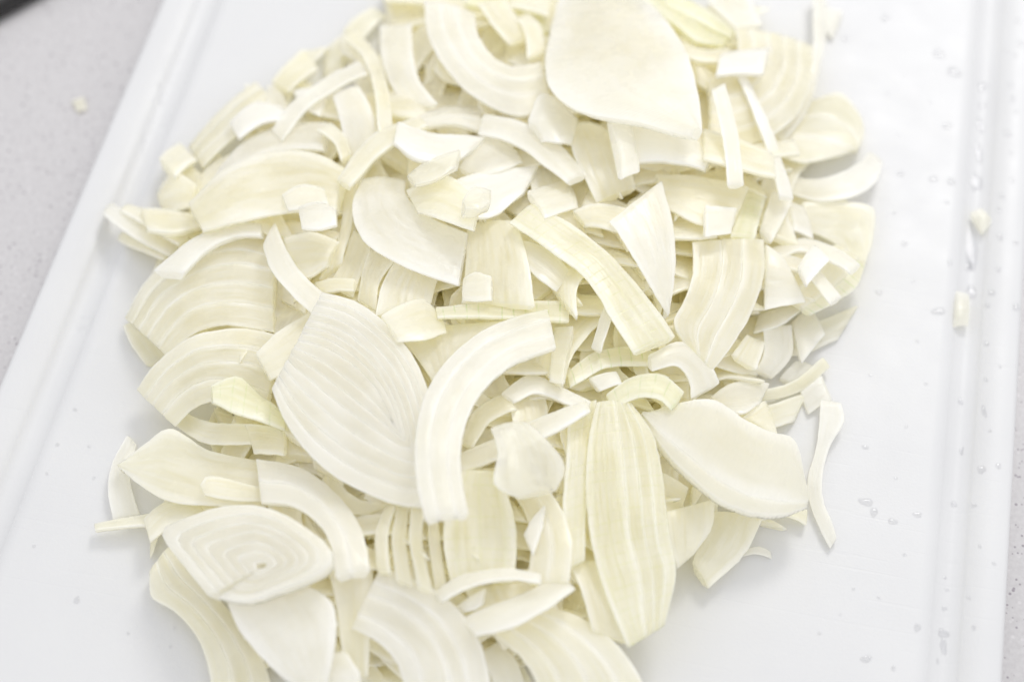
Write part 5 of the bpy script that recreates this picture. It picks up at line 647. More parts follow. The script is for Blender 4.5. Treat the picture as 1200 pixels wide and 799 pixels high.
((-19.37,-72.33,3.57),(0.0999,0.0062,0.995),[(-15.8,10.1),(-6.4,3.7),(7.6,-0.1),(19.4,0.6)],[(-15.6,1.8),(-8.6,-3.1),(5.3,-6.8),(14.1,-6.2)],1,2,'flesh',(1,0.4)),
((42.97,73.03,6.66),(0.2079,-0.0375,0.9774),[(25.3,10.8),(8.2,6.2),(-7.2,-7.9),(-13.4,-24.3)],[(15.3,16.6),(2.3,13.3),(-13.1,-1),(-17.5,-13.6)],1,2.3,'flesh',(1.9,0.5)),
((-74.31,-72,5.22),(-0.1411,-0.1994,0.9697),[(-3.9,25.3),(-7.5,6.9),(4.3,-8.8),(25.3,-14.4)],[(-12.3,17),(-15.3,3.1),(-3.4,-12.6),(12.8,-16.6)],1,2.3,'flesh',(0.7,0.5)),
((-20.97,-94.86,4.02),(-0.1362,0.0137,0.9906),[(6.4,21.3),(-1.2,7.8),(2.6,-8),(15.4,-18.2)],[(-5.9,16.6),(-11.7,6.5),(-7.8,-9.2),(2.3,-16.9)],1,2.6,'flesh',(0.9,-0.4)),
((19.32,-59.41,8.68),(0.3023,0.0787,0.95),[(14.2,23),(2.8,9),(-3.1,-9.5),(-0.9,-23.4)],[(5.6,19.9),(-3.1,9.5),(-8.8,-9),(-6.9,-19.5)],1,2.8,'flesh',(2.3,0.3)),
((19.5,-93.85,3.98),(-0.0518,0.0708,0.9961),[(-17.8,11.7),(-6.8,5),(8.7,-0.3),(21.3,-1.6)],[(-17.5,2.9),(-9.4,-2.1),(6.1,-7.3),(15.4,-8.2)],1,2.8,'flesh',(0.6,-0)),
((-77.94,62.73,7.35),(-0.1922,0,0.9813),[(-5.6,31.4),(-9.1,8.4),(3.8,-11.8),(25.9,-19.8)],[(-12.4,22.4),(-15.2,5.2),(-2.3,-15),(14.8,-20.8)],1,2.5,'flesh',(2.6,0.4)),
((-29.91,-78.13,6.45),(-0.4276,-0.0197,0.9037),[(10.3,12.4),(5.3,4.5),(3.9,-7.3),(6.6,-17)],[(-3.6,14.2),(-7.4,8.2),(-8.7,-3.8),(-6.4,-11.2)],1,2.9,'flesh',(0.3,0.8)),
((-80.48,-75.69,6.08),(-0.0712,-0.1592,0.9847),[(5.4,23.2),(-2.8,9.1),(-1,-9.4),(9.6,-22.8)],[(-1,19.6),(-7.4,9),(-5.5,-9.4),(2.7,-19.5)],1,2.8,'flesh',(0.6,0.3)),
((-71.72,84.23,6.04),(0.1044,0.1447,0.984),[(-22.4,21.7),(-9.9,2.9),(9.9,-3.5),(27.6,5.2)],[(-21.2,5.4),(-12,-8.6),(7.4,-14.9),(20.6,-8.2)],1,2.1,'flesh',(2.4,0.7)),
((-49.22,20.23,7.45),(0.0879,-0.0675,0.9938),[(-15.9,15.8),(-7.1,2.8),(7.7,-0.5),(21.4,7.6)],[(-16.2,1),(-9.8,-8.9),(4.9,-12.1),(15.1,-5.9)],1,2,'flesh',(0.6,-0.2)),
((-40.11,-105.72,6.54),(-0.0728,0.1086,0.9914),[(9,12.6),(1.2,5.2),(0.6,-5.6),(7.2,-14.5)],[(-1.1,11.9),(-7.1,6.4),(-7.6,-4.6),(-2.3,-11.3)],1,2.8,'flesh',(1.5,0)),
((70.4,-48.4,3.6),(0.0052,-0.077,0.997),[(6.3,23.1),(-3.8,7.9),(-1.2,-9),(12.2,-19.4)],[(-1.5,18.3),(-9.2,6.9),(-6.6,-10),(3.8,-17.7)],1,2.6,'flesh',(0.4,0.3)),
((51.41,124.86,11.23),(-0.0608,0.1838,0.9811),[(4.1,48.3),(-9.5,13.1),(-2.4,-19.8),(20.4,-35.5)],[(-3.3,37.5),(-13.9,11.1),(-6.6,-21.6),(11.1,-33.2)],1,2.8,'flesh',(2.2,0.3)),
((-36.4,-82.06,6.9),(-0.2734,0.0664,0.9596),[(16.9,13.2),(4.4,6.4),(-2.4,-7.8),(-0.1,-21.9)],[(5.4,16.2),(-4.2,11.2),(-11,-3.2),(-8.9,-14.1)],1,2.1,'flesh',(1.8,0.2)),
((-29.52,-26.91,5.71),(-0.0695,-0.0923,0.9933),[(-12,22.6),(-8.1,5.2),(6.7,-7),(24.9,-8.3)],[(-15.8,13),(-13,-0.1),(1.7,-12.2),(15.6,-13)],1,2.9,'flesh',(2.3,0.4)),
((23.06,3.64,8.33),(0.0184,0.1767,0.9841),[(-13.8,15.6),(-5.5,5.7),(7.6,1),(19.4,3.6)],[(-15.1,0.8),(-9.1,-6.6),(3.9,-11.1),(12.6,-9)],1,2.8,'flesh',(1.8,0.8)),
((-22.34,-35.2,9.06),(0.044,0.3114,0.9493),[(19.4,-3.5),(8,-2.8),(-6,-7.4),(-15.3,-14.8)],[(13.9,10.5),(5.2,11.2),(-9,6.4),(-16.2,0.4)],1,2.7,'flesh',(1.7,0.2)),
((-2.66,-61.54,7.52),(-0.1293,0.2189,0.9671),[(21.3,0),(7.6,1.8),(-5.8,-5.5),(-11.8,-17.7)],[(13,10.3),(2.4,11.9),(-11.1,4.5),(-15.5,-5.2)],1,2.4,'flesh',(1.9,-0.4)),
((59.57,110.12,13.67),(0.1321,0.3753,0.9174),[(-28.6,19.7),(-12,3.4),(12.8,1.6),(34.7,15.4)],[(-26.9,-2.7),(-14.8,-14.7),(9.4,-16.4),(25.3,-6.3)],1,2.4,'flesh',(0,0.3)),
((-52.26,74,9.1),(-0.0909,0.2568,0.9622),[(19.2,-11.6),(7.6,-4.1),(-5.6,-6.1),(-13.6,-16.5)],[(13.1,8.1),(4.2,14.2),(-9.4,12.2),(-15.5,3.8)],1,2.2,'flesh',(1.8,0.2)),
((22.36,5.32,10.81),(-0.0643,0.3773,0.9238),[(21.4,-9),(8.6,-1.1),(-8.4,-2.4),(-20.5,-12.2)],[(18.1,4),(8.2,10.4),(-9.1,9.1),(-18.3,1.2)],1,2.6,'flesh',(2.1,0.7)),
((-0.4,125.51,4.76),(-0.1381,0.1631,0.9769),[(30,1.9),(11.2,2.8),(-9.7,-7.7),(-21.9,-23.9)],[(21.3,14.6),(6.9,15.5),(-14.3,4.8),(-23.5,-8)],1,2.4,'flesh',(0.8,0.3)),
((43.57,63.69,7.43),(0.2387,-0.2304,0.9434),[(7.2,17.3),(1.8,6.6),(2.4,-6.1),(8.6,-14.6)],[(-3.4,13.1),(-7.6,5.1),(-6.9,-7.6),(-2.1,-13.9)],1,2.6,'flesh',(1.6,0.1)),
((28.2,72.5,7.28),(-0.2802,0.169,0.9449),[(-5.3,22.3),(-4.1,6.5),(4.6,-6.5),(16.2,-10.6)],[(-10,13.1),(-9.2,1.3),(-0.5,-11.6),(8.4,-14.5)],1,2.3,'flesh',(0.5,0.4)),
((54.72,-45.55,3.78),(0.0442,0.0399,0.9982),[(27.3,5.4),(10.8,1.9),(-7.9,-8.3),(-19.3,-20)],[(18.2,14.7),(5.7,12.1),(-13.1,1.6),(-21.7,-7.4)],1,2.7,'flesh',(1.6,0.7)),
((-0.84,72.28,3.98),(-0.1829,-0.1013,0.9779),[(5.1,16.9),(3.2,6.5),(3.4,-7.3),(5.8,-17.7)],[(-3.9,15.2),(-5.4,7.4),(-5,-6.5),(-3.2,-14.4)],1,2.5,'flesh',(0.4,0.5)),
((73.47,12.14,2.84),(-0.005,-0.0248,0.9997),[(23.7,2.3),(9.1,1.6),(-6.8,-6.7),(-15.8,-18.3)],[(15.5,12),(4.3,11.7),(-11.6,3.2),(-18.3,-5.8)],1,2.4,'flesh',(2.1,-0.6)),
((-8.97,1.7,5.77),(-0.1028,0.0702,0.9922),[(24.1,14.3),(4.6,10.2),(-9,-6.5),(-9.9,-26.8)],[(15.7,16.7),(0.7,13.8),(-12.9,-3.1),(-13.2,-18.7)],1,2.3,'flesh',(2.6,0.1)),
((58.43,87.96,8.42),(-0.4089,-0.0727,0.9097),[(15.6,14.8),(1.4,8.1),(-2.4,-7.8),(6.1,-24.6)],[(3.3,17.3),(-7.8,12.4),(-11.5,-3.7),(-4.6,-16.6)],1,2.3,'flesh',(2.3,0.2)),
((23.02,-85.88,8.07),(0.356,0.0287,0.934),[(-3.5,15.9),(-3.3,4.7),(4.7,-3.7),(16.7,-5.3)],[(-9.9,7.8),(-9.9,-0.6),(-1.9,-8.8),(7.1,-9.9)],1,2.6,'flesh',(1.6,-0.4)),
((11.31,-47.26,7.02),(0.2572,-0.0432,0.9654),[(20.4,20.2),(4.7,8.4),(-2.4,-9.3),(2.1,-24.3)],[(5.1,19.5),(-6.7,10.8),(-13.5,-7),(-9.8,-18.3)],1,2.6,'flesh',(2.1,0.7)),
((28.91,2.53,11.12),(0.2657,0.3363,0.9035),[(-18.3,19),(-6.9,8),(10.1,-1.2),(24.5,-4.1)],[(-19.7,5.6),(-11.3,-2.5),(5.4,-11.4),(16.1,-13.5)],1,2.8,'flesh',(2.2,0.7)),
((56.16,-21.64,4.13),(-0.0588,-0.0991,0.9933),[(3.2,16.2),(1,6.3),(3.6,-5.5),(9.5,-13.4)],[(-5.5,12),(-7.3,4.6),(-4.6,-7.2),(0,-13.1)],1,2.4,'flesh',(1.4,0.5)),
((38.03,123.12,7.95),(-0.2354,0.2829,0.9298),[(31.5,-2.1),(12.3,0.8),(-11.3,-6.1),(-27.1,-19.2)],[(24.7,10.9),(10,13.4),(-14.1,6.3),(-26,-4)],1,2,'flesh',(2.2,-0.3)),
((47.48,123.55,19.23),(-0.1351,0.3547,0.9252),[(14.3,47.7),(-1.1,17.7),(-1,-19.7),(12.8,-45.9)],[(-0.6,40.5),(-12.2,18.2),(-11.6,-19.3),(-0.4,-39.2)],1,2.3,'flesh',(2.9,0.6)),
((21.64,-87.87,7.43),(-0.0093,0.3845,0.9231),[(12.5,6.9),(5.7,1.8),(-1.2,-7.2),(-4.6,-15.5)],[(4.9,12.5),(-0.3,8.7),(-7.2,-0.5),(-9.7,-6.9)],1,2.9,'flesh',(1.3,-0.4)),
((-29.34,-56.38,7.7),(0.2534,0.2273,0.9403),[(1.9,19.1),(0.2,7),(5.3,-3.2),(14.5,-6.7)],[(-8.9,8.2),(-10.1,-0.7),(-5,-10.6),(2,-13.1)],1,2.6,'flesh',(1.3,0.2)),
((59.1,-21.29,5.94),(0.1969,-0.0513,0.9791),[(17.7,-3.8),(6.9,1.8),(-7.1,-0.7),(-17.1,-9.8)],[(14.9,2.8),(6.8,7.3),(-7.3,4.8),(-14.8,-2.4)],1,2.8,'flesh',(1,0.3)),
((10.08,54.75,4.88),(-0.1772,0.0553,0.9826),[(3.7,25.7),(-0.7,9.3),(5.3,-8.3),(18.2,-18.6)],[(-9.7,17.9),(-13.1,5.6),(-6.9,-11.9),(3.2,-19.5)],1,2.6,'flesh',(2.3,0.8)),
((-73.35,21.92,11.59),(-0.0474,0.1467,0.988),[(23.7,-1.1),(10.5,-3.1),(-5.6,-9.4),(-16.3,-16.8)],[(14.7,13.4),(4.6,11.9),(-11.7,5.4),(-19.8,-0.4)],1,2.8,'flesh',(2,1)),
((1.19,-79.33,4.99),(-0.1623,0.1974,0.9668),[(15.6,-6.3),(6.6,-4),(-4.7,-5.2),(-12.5,-9.3)],[(11.2,6.2),(4.2,8.1),(-7.3,6.9),(-13.2,3.7)],1,2.6,'flesh',(1.3,0.4)),
((-27.33,132.46,3.65),(-0.0023,0.0372,0.9993),[(-14,34.7),(-8,9.9),(9.7,-8.3),(30.1,-11.8)],[(-20.4,17.2),(-16,-1.2),(1.6,-19.1),(17,-21.3)],1,2.9,'flesh',(2.7,0.6)),
((-89.53,-60.88,5.78),(-0.2892,0.0819,0.9537),[(1,18.8),(-0.9,7.1),(5.2,-7),(15.9,-16.4)],[(-9.4,14.7),(-10.9,6),(-4.6,-8.1),(3.8,-15.2)],1,2.1,'flesh',(0.1,0.6)),
((16.42,-86.62,11.65),(-0.3239,-0.1281,0.9374),[(0.7,13.6),(-0,5.2),(5.1,-3.6),(13.4,-8.5)],[(-8.5,8.4),(-9.2,2.1),(-3.9,-6.7),(2.5,-10.4)],1,2,'flesh',(0.1,0.6)),
((5.86,71.28,10.12),(-0.1082,0.2481,0.9627),[(27.6,-13.7),(10.3,3.4),(-10.8,1.5),(-24,-18.6)],[(22.5,1.5),(9.1,15.3),(-12.3,13.3),(-22.3,-2.7)],1,2.8,'flesh',(2.9,-0.2)),
((32.34,28.67,8.23),(0.1164,0.1523,0.9815),[(20.8,-6.7),(8,5),(-8.4,1.1),(-19.4,-16.1)],[(17.4,2.5),(7.6,11.9),(-8.9,7.9),(-17.2,-5.6)],1,2.2,'flesh',(0.1,-0.2)),
((39.38,-46.29,6.74),(0.1334,0.1135,0.9845),[(-19.8,19.7),(-11.5,0.1),(7.8,-7.8),(29.2,-0.8)],[(-19.5,10.9),(-13.5,-3.9),(5.7,-11.8),(21.8,-6.3)],1,2.9,'flesh',(2,-0.1)),
((-20.62,105.04,8.04),(-0.2197,0.0225,0.9753),[(14.2,11.1),(6.9,3.2),(-0.6,-8.9),(-4.6,-19.2)],[(4.7,16),(-0.8,10.1),(-8.4,-2.2),(-11.3,-10.1)],1,2.7,'flesh',(0.6,-0.5)),
((37.29,-22.77,5.09),(-0.316,-0.0532,0.9473),[(-2.4,16.5),(-0.2,6.9),(7.3,-2.5),(16.3,-7.1)],[(-12.1,7.4),(-10.4,0.3),(-2.7,-9),(4.2,-12.4)],1,2.2,'flesh',(0.8,0.7)),
((-13.87,52.01,11.83),(0.005,0.3734,0.9276),[(28.3,-6),(11.3,-2.5),(-11,-5.2),(-27,-12.6)],[(23.7,7.2),(10.8,10.2),(-11.9,7.4),(-24.2,1.5)],1,2.9,'flesh',(2,-0.4)),
((47.73,62.7,6.13),(-0.048,0.0555,0.9973),[(29.4,11),(9.7,7.8),(-10.7,-6.7),(-21.2,-24.7)],[(21.6,15.6),(6.6,13.4),(-13.8,-1.2),(-21.6,-15.2)],1,2.1,'flesh',(0,0.4)),
((13.69,-4.79,11.02),(-0.1088,-0.1033,0.9887),[(13.3,11.4),(2.3,5.7),(-2.4,-5.8),(1.4,-17.2)],[(4.2,12.6),(-4.2,8.4),(-8.9,-3.2),(-5.8,-11.9)],1,2.8,'flesh',(1.7,-0.3)),
((-35.78,-69.05,8.93),(-0.3326,0.0419,0.9421),[(1.7,14.5),(-0.3,5.4),(5.3,-3.9),(15.5,-8.6)],[(-9.2,8.8),(-10.8,1.9),(-5,-7.3),(2.9,-10.8)],1,2.9,'flesh',(1.4,-0.5)),
((81.82,68.41,4.54),(0.0074,0.1159,0.9932),[(3.4,22.4),(3.6,9.9),(7.6,-4.4),(13.3,-13.5)],[(-10.3,12.1),(-10.1,2.8),(-5.9,-11.3),(-1.5,-17.9)],1,2.4,'flesh',(1.7,-0.8)),
((-10.12,125.86,8.74),(-0.0229,0.285,0.9583),[(28.7,0.3),(11.1,0.8),(-8.1,-12.6),(-19,-32.3)],[(18.9,21.5),(5.3,22.1),(-14.3,8),(-22.5,-7.8)],1,2.7,'flesh',(1.1,1.3)),
((-7.79,-11.22,7.57),(-0.16,0.3035,0.9393),[(21.3,-8.4),(8.5,-2),(-8.2,-1.1),(-20.1,-6.2)],[(17.7,1.1),(7.9,6.2),(-9,7.2),(-18.1,3.1)],1,2.2,'flesh',(0.3,-0.2)),
((12.34,-32.18,10.87),(0.2198,0.3014,0.9278),[(-15.9,17.9),(-7.8,1.1),(7.7,-1.5),(23.8,11.1)],[(-16.9,1.1),(-11.1,-11.3),(4.2,-13.9),(16,-4.5)],1,2.7,'flesh',(0.1,-0.6)),
((-41.03,110.67,5.51),(-0.1963,-0.0846,0.9769),[(-17.9,25.6),(-8,7.9),(10.4,-3.9),(28.1,-4.2)],[(-21.1,9.3),(-13.8,-4),(4.5,-15.4),(17.9,-15.4)],1,2.7,'flesh',(0.5,0.8)),
((-28.29,-93.46,7.38),(0.2088,0.1014,0.9727),[(20.5,-2.8),(7.2,2.8),(-7.7,-1.7),(-16.4,-13.6)],[(15.8,5.1),(5.7,9.6),(-9.3,5),(-15.9,-4.4)],1,2.3,'flesh',(0.7,0)),
((-78.45,15.56,12.85),(0.0045,-0.0824,0.9966),[(7.2,21.7),(3.8,8.4),(3.1,-9.3),(5.5,-22.4)],[(-3.2,19.2),(-5.8,9.2),(-6.3,-8.4),(-4.3,-18.3)],1,2.4,'flesh',(1.5,-0.5)),
((20.2,75.67,11.73),(0.0521,0.3517,0.9347),[(22.7,-5.7),(9,-1.5),(-8.6,-7.5),(-20.7,-20.5)],[(18.6,11.9),(8.1,15.5),(-9.9,9.2),(-19.2,-1.3)],1,2.3,'flesh',(1.9,-0.6)),
((-10.33,59.91,11.71),(0.0714,0.3827,0.9211),[(-16.1,26.2),(-5.7,12.1),(9.5,0.9),(22.2,-2.1)],[(-17.9,4.2),(-10.3,-6),(4.6,-16.6),(13.9,-18.7)],1,2.1,'flesh',(0.9,0.2)),
((1.53,-51.98,15.41),(0.2938,-0.0064,0.9559),[(7.1,16.1),(2.3,6.2),(3.7,-4.7),(10.6,-11.2)],[(-5.3,10.5),(-9,3.1),(-7.4,-7.6),(-2.1,-12.4)],1,2.6,'flesh',(1.4,-0.1)),
((-8.89,30.56,7.37),(0.1324,0.0402,0.9904),[(-2,26.2),(-7,6.2),(1.3,-10.1),(18.4,-15.2)],[(-7.1,18.5),(-11.1,3.5),(-2.8,-12.7),(10.3,-16.3)],1,2.2,'flesh',(1.7,0.3)),
((-58.49,-76.16,5.96),(0.0105,0.0318,0.9994),[(14.8,0.4),(5.4,1.2),(-4.5,-3),(-9.7,-9.9)],[(9.8,5.8),(2.6,6.5),(-7.2,2.3),(-11.1,-3.1)],1,2.1,'flesh',(1.2,0.3)),
((49.66,99.53,19.83),(-0.2142,0.2168,0.9524),[(18.6,11),(5.2,6.9),(-3.9,-9),(-4.1,-28.2)],[(8.3,18.9),(-2,16),(-11.1,-0.3),(-10.9,-15.3)],1,2.8,'flesh',(2.3,0.6)),
((52.83,6.07,10.47),(0.0073,0.3375,0.9413),[(26,-1.7),(10.5,-2.1),(-9.3,-9.6),(-23.1,-20.4)],[(20.7,14.7),(8.7,14.5),(-11.5,6.6),(-22,-2)],1,2.9,'flesh',(0,1)),
((-32.24,-83.83,9.21),(0.0961,-0.0303,0.9949),[(-1.2,24),(-2.9,8.3),(4.8,-7.9),(17.8,-16.8)],[(-10,16.5),(-11.3,4.8),(-3.6,-11.2),(6.4,-17.8)],1,2.5,'flesh',(2.2,-0.1)),
((-47.11,50.15,8.19),(-0.2162,-0.0271,0.976),[(10.7,25.8),(2.2,10.3),(3.1,-11.6),(12.6,-28.7)],[(-4.8,24.1),(-11.3,12.4),(-10.1,-9.7),(-2.5,-22.7)],1,2.2,'flesh',(0.9,-0.6)),
((-52.7,-100.24,7.36),(-0.0841,-0.0087,0.9964),[(-14.2,20.8),(-6.3,7.1),(9.4,-3.7),(25.2,-6.3)],[(-18.7,8.9),(-12.9,-1.3),(2.8,-11.8),(14.7,-13.7)],1,2.9,'flesh',(0,-0.5)),
((-9.21,-12.27,9.72),(-0.2654,0.0414,0.9632),[(-1.8,26.2),(-4.3,9),(4.1,-9.6),(18.9,-20.4)],[(-9.9,19.7),(-11.9,6.8),(-3.2,-11.8),(8.2,-19.8)],1,2.4,'flesh',(2.5,0.5)),
((-44.18,25.57,11.17),(-0.0521,0.0123,0.9986),[(24.8,-4.2),(7.4,4.4),(-8.6,-1.8),(-14.9,-19.2)],[(17,6.5),(3.7,13.5),(-12.5,7.2),(-17,-6.5)],1,2.5,'flesh',(1.3,0.6)),
((-3.23,-88.01,8.82),(-0.0473,0.25,0.9671),[(14.1,-7.7),(5.5,-0.2),(-5.4,-0.6),(-13,-8.7)],[(11.6,1.6),(5,7.6),(-6,7.2),(-11.7,0.8)],1,2.5,'flesh',(0.3,0.5)),
((-39.38,108.48,6.58),(0.0479,0.0613,0.997),[(7.4,22.7),(4,8.8),(4.4,-8.9),(8.2,-21.7)],[(-5.2,18.8),(-7.7,8.5),(-7.1,-9.2),(-4.1,-18.9)],1,2.2,'flesh',(1.9,0.7)),
((-30,-88.89,10.66),(0.1259,0.4081,0.9042),[(-16.2,7.5),(-6.5,3.6),(6.1,5.2),(15.5,11.6)],[(-12.9,-6.7),(-5.8,-9.7),(6.5,-8.2),(13.4,-3.4)],1,2.8,'flesh',(1.6,0.8)),
((2.46,68.19,13.87),(-0.1024,0.2938,0.9504),[(23.7,-18.5),(9.7,-2.5),(-9.6,0.2),(-23.7,-12.2)],[(20.6,-0.4),(9.9,12.6),(-9.8,15.4),(-20.7,5.3)],1,2.4,'flesh',(0.4,-0.5)),
((-5.93,-96.81,7.27),(-0.0528,0.1349,0.9895),[(-18.7,11.3),(-7,6.6),(9,3),(21.2,2.2)],[(-17.8,-1.3),(-9.1,-4.8),(6.6,-8.3),(15.7,-8.8)],1,2.8,'flesh',(1,0.7)),
((-49.76,10.88,9.38),(-0.1504,-0.0963,0.9839),[(20.4,-2.1),(7,2.2),(-7.3,-1.5),(-15,-11.3)],[(15,4.3),(4.7,7.8),(-9.6,4.1),(-15.3,-3.6)],1,3,'flesh',(1.3,0.4)),
((67.58,58.8,4.54),(-0.0566,-0.0219,0.9982),[(15.6,24.3),(0.5,9.6),(-0.4,-10),(12.7,-24.6)],[(-0.7,21),(-12.2,10),(-12.9,-9.7),(-2.6,-20.7)],1,2.2,'flesh',(1.2,0.8)),
((65.08,73.81,7.6),(0.1294,0.1132,0.9851),[(-6.9,19.9),(-5.3,3.3),(5.1,-3.9),(19.5,1.5)],[(-11.8,6.6),(-10.7,-5.8),(-0.3,-12.9),(10.4,-8.7)],1,2.3,'flesh',(1.7,-0.5)),
((-54.25,69.41,11.45),(-0.0081,0.2115,0.9774),[(-9.6,20.9),(-2.7,9.8),(7.7,-2.2),(16.4,-9.3)],[(-13.6,8.5),(-8.5,0.4),(1.8,-11.4),(8.4,-16.6)],1,2.7,'flesh',(1,-0.5)),
((-63.92,-91.97,7.44),(0.0662,-0.0856,0.9941),[(15.1,-0.1),(4.9,1.5),(-3.8,-3.2),(-6.7,-11.8)],[(8.3,6.4),(0.5,7.8),(-8.2,3),(-10.2,-3.7)],1,2.2,'flesh',(1.1,0.5)),
((-12.85,81.92,10.85),(-0.0776,0.2667,0.9606),[(17.9,16.9),(6.2,7.4),(-3.7,-11.2),(-7,-29)],[(8.8,22.2),(-0.1,15.1),(-10,-3.8),(-12.2,-17.7)],1,2.9,'flesh',(1.8,0.1)),
((-2.72,64.84,13.39),(0.2041,0.101,0.9737),[(22.1,26.2),(4.5,11.6),(-5.5,-12.1),(-3.7,-32.8)],[(10.1,25.8),(-3.2,14.9),(-13,-8.9),(-11.3,-24.7)],1,2.3,'flesh',(1.2,-0.4)),
((-57.2,-50.8,4.54),(-0.0198,-0.2439,0.9696),[(0.9,13.5),(0.2,5.3),(5,-3.2),(12.9,-7.8)],[(-8.2,7.8),(-8.8,1.6),(-4,-6.9),(2,-10.2)],1,2.3,'flesh',(0.2,-0.1)),
((42.46,63.78,12.66),(0.1457,0.0355,0.9887),[(24.2,6.5),(7.2,5.3),(-5.6,-7.7),(-8,-25.4)],[(12.1,15.9),(-0.9,15.2),(-13.7,2),(-15.2,-11.8)],1,2.9,'flesh',(0.4,-0.2)),
((26.67,41.28,11.68),(-0.3744,0.2785,0.8845),[(19.6,5.4),(8.3,1.2),(-1.9,-11.6),(-5.9,-26.2)],[(7.4,19.7),(-1.4,16.6),(-11.7,3.2),(-14.5,-8.4)],1,2.8,'flesh',(1.1,0.9)),
((-60.43,-43.96,9.57),(0.0282,-0.0531,0.9982),[(12.1,11.5),(3.7,4.7),(1.8,-5.9),(7,-15.1)],[(-1.5,12),(-7.9,7),(-9.7,-3.7),(-5.5,-10.6)],1,2.3,'flesh',(1.3,0.7)),
((33.36,19.82,12.75),(0.2854,0.1482,0.9469),[(-8.7,26.9),(-1.9,12.2),(10.8,-2.5),(23.1,-10)],[(-18.2,9.9),(-13.2,-0.9),(-0.6,-15.1),(8.6,-20.5)],1,2.9,'flesh',(1.3,1)),
((36.65,8.16,13.28),(0.0904,0.3339,0.9383),[(-13.5,26.1),(-6.7,5.6),(8.2,-1.7),(24.5,6.9)],[(-17.1,3.8),(-12.2,-11.1),(2.4,-18.1),(14.4,-11.6)],1,2,'flesh',(2.1,1)),
((-4.35,66.79,15.54),(0.2839,0.1271,0.9504),[(2.5,19.5),(2.1,8.4),(5.3,-3.8),(10.4,-11.1)],[(-7.5,10.3),(-7.8,2),(-4.5,-10),(-0.6,-15.3)],1,2.3,'flesh',(0.4,0.7)),
((-79.78,-13.39,9.75),(-0.1359,-0.0524,0.9893),[(-1.8,21),(0.1,8.5),(8.1,-5.4),(18.3,-13.8)],[(-13.3,12.9),(-11.9,3.5),(-3.7,-10.3),(4.1,-16.5)],1,2.9,'flesh',(0.4,0.7)),
((-3.4,-74.96,8.17),(-0.2151,0.2733,0.9376),[(12.1,9.9),(4.8,3.8),(1.4,-7.4),(3.3,-18)],[(0,14.1),(-5.6,9.6),(-8.9,-1.9),(-7.2,-10.1)],1,2.8,'flesh',(1.4,-0.6)),
((35.24,4.15,16.87),(0.2909,0.0931,0.9522),[(6.4,17.6),(2.5,6.9),(3.1,-5.2),(7.8,-12.6)],[(-4,11.6),(-6.9,3.6),(-6.2,-8.2),(-2.5,-13.7)],1,2.2,'flesh',(0.2,-0.5)),
((-30.08,93.89,11.36),(-0.1124,0.1175,0.9867),[(24.5,-5.9),(8.4,3.8),(-9.4,0.3),(-19.6,-14.6)],[(19.1,3),(6.9,10.7),(-11.1,7.2),(-18.7,-4.5)],1,2.6,'flesh',(2.5,0.4)),
((46.83,46.29,6.31),(0.1936,0.0879,0.9771),[(0.4,21.3),(1,9.1),(7.5,-2.1),(16.5,-6.9)],[(-11.7,7.8),(-11.2,-1.3),(-4.7,-12.2),(2.1,-15.6)],1,2.6,'flesh',(1.1,0.9)),
((4.84,-42.19,14.25),(0.0419,0.2229,0.974),[(26.6,-4.7),(8.7,5.7),(-10,-1.6),(-19.2,-22)],[(20,7.1),(6.2,15.6),(-12.7,8.1),(-19.6,-8.2)],1,2.5,'flesh',(1.5,-0.5)),
((-64.58,6.84,10.01),(0.3311,-0.044,0.9426),[(-15.2,14.4),(-5.7,6.5),(9.2,-0.4),(22,-2.9)],[(-17.6,3.9),(-10.5,-2),(4.2,-8.8),(13.7,-10.6)],1,2.3,'flesh',(1.4,0.6)),
((12.54,-89.65,12.98),(-0.0633,0.0778,0.995),[(10.8,8.2),(5.4,2.8),(2.1,-5.7),(2.3,-13)],[(-0.5,10.7),(-4.6,6.6),(-7.9,-2),(-7.6,-7.5)],1,2.6,'flesh',(1.1,0.4)),
((-47.09,-106.61,10.7),(-0.3014,0.0195,0.9533),[(11.2,4.6),(4.1,2.1),(-0.7,-4.3),(-0.8,-11.2)],[(3.1,8.1),(-2.4,6.3),(-7.2,-0.1),(-7.1,-5.5)],1,2.1,'flesh',(1,0.1)),
((-4.28,-28.27,13.5),(-0.1983,0.2949,0.9347),[(-11.3,24.3),(-7.1,4.3),(5.4,-8.2),(20,-7.8)],[(-13,14.1),(-10,-0.9),(2.4,-13.2),(13.5,-12.6)],1,2.5,'flesh',(0.3,0.3)),
((-6.17,63.64,16.27),(0.2283,0.3597,0.9047),[(-10.5,33.2),(-5.7,8.6),(7.6,-5),(23.2,-2)],[(-15.7,10.6),(-12.2,-7.2),(0.9,-20.3),(12.4,-17.9)],1,2.1,'flesh',(1.5,0.8)),
((68.22,30.49,5.83),(-0.0853,0.1967,0.9768),[(15.4,14.7),(5,6.1),(1.3,-8.6),(5.9,-21.6)],[(-0.1,17.1),(-8.1,10.7),(-11.6,-4.2),(-7.7,-14.2)],1,2.1,'flesh',(1.9,-0.7)),
((49.89,48.16,9.01),(-0.1761,0.2171,0.9601),[(26.5,2.5),(11,-0.3),(-7.2,-10.4),(-18.8,-22.5)],[(17.5,16.8),(5.6,14.8),(-12.9,4.3),(-21.7,-5.2)],1,2.4,'flesh',(2.2,0.9)),
((-3.89,-85.24,10.58),(-0.0259,-0.0129,0.9996),[(13.5,6.1),(7,1.5),(1.6,-6.5),(0.1,-13.8)],[(1.1,11.2),(-3.9,7.8),(-9.2,-0.3),(-10.2,-5.9)],1,2.2,'flesh',(1.1,0.7)),
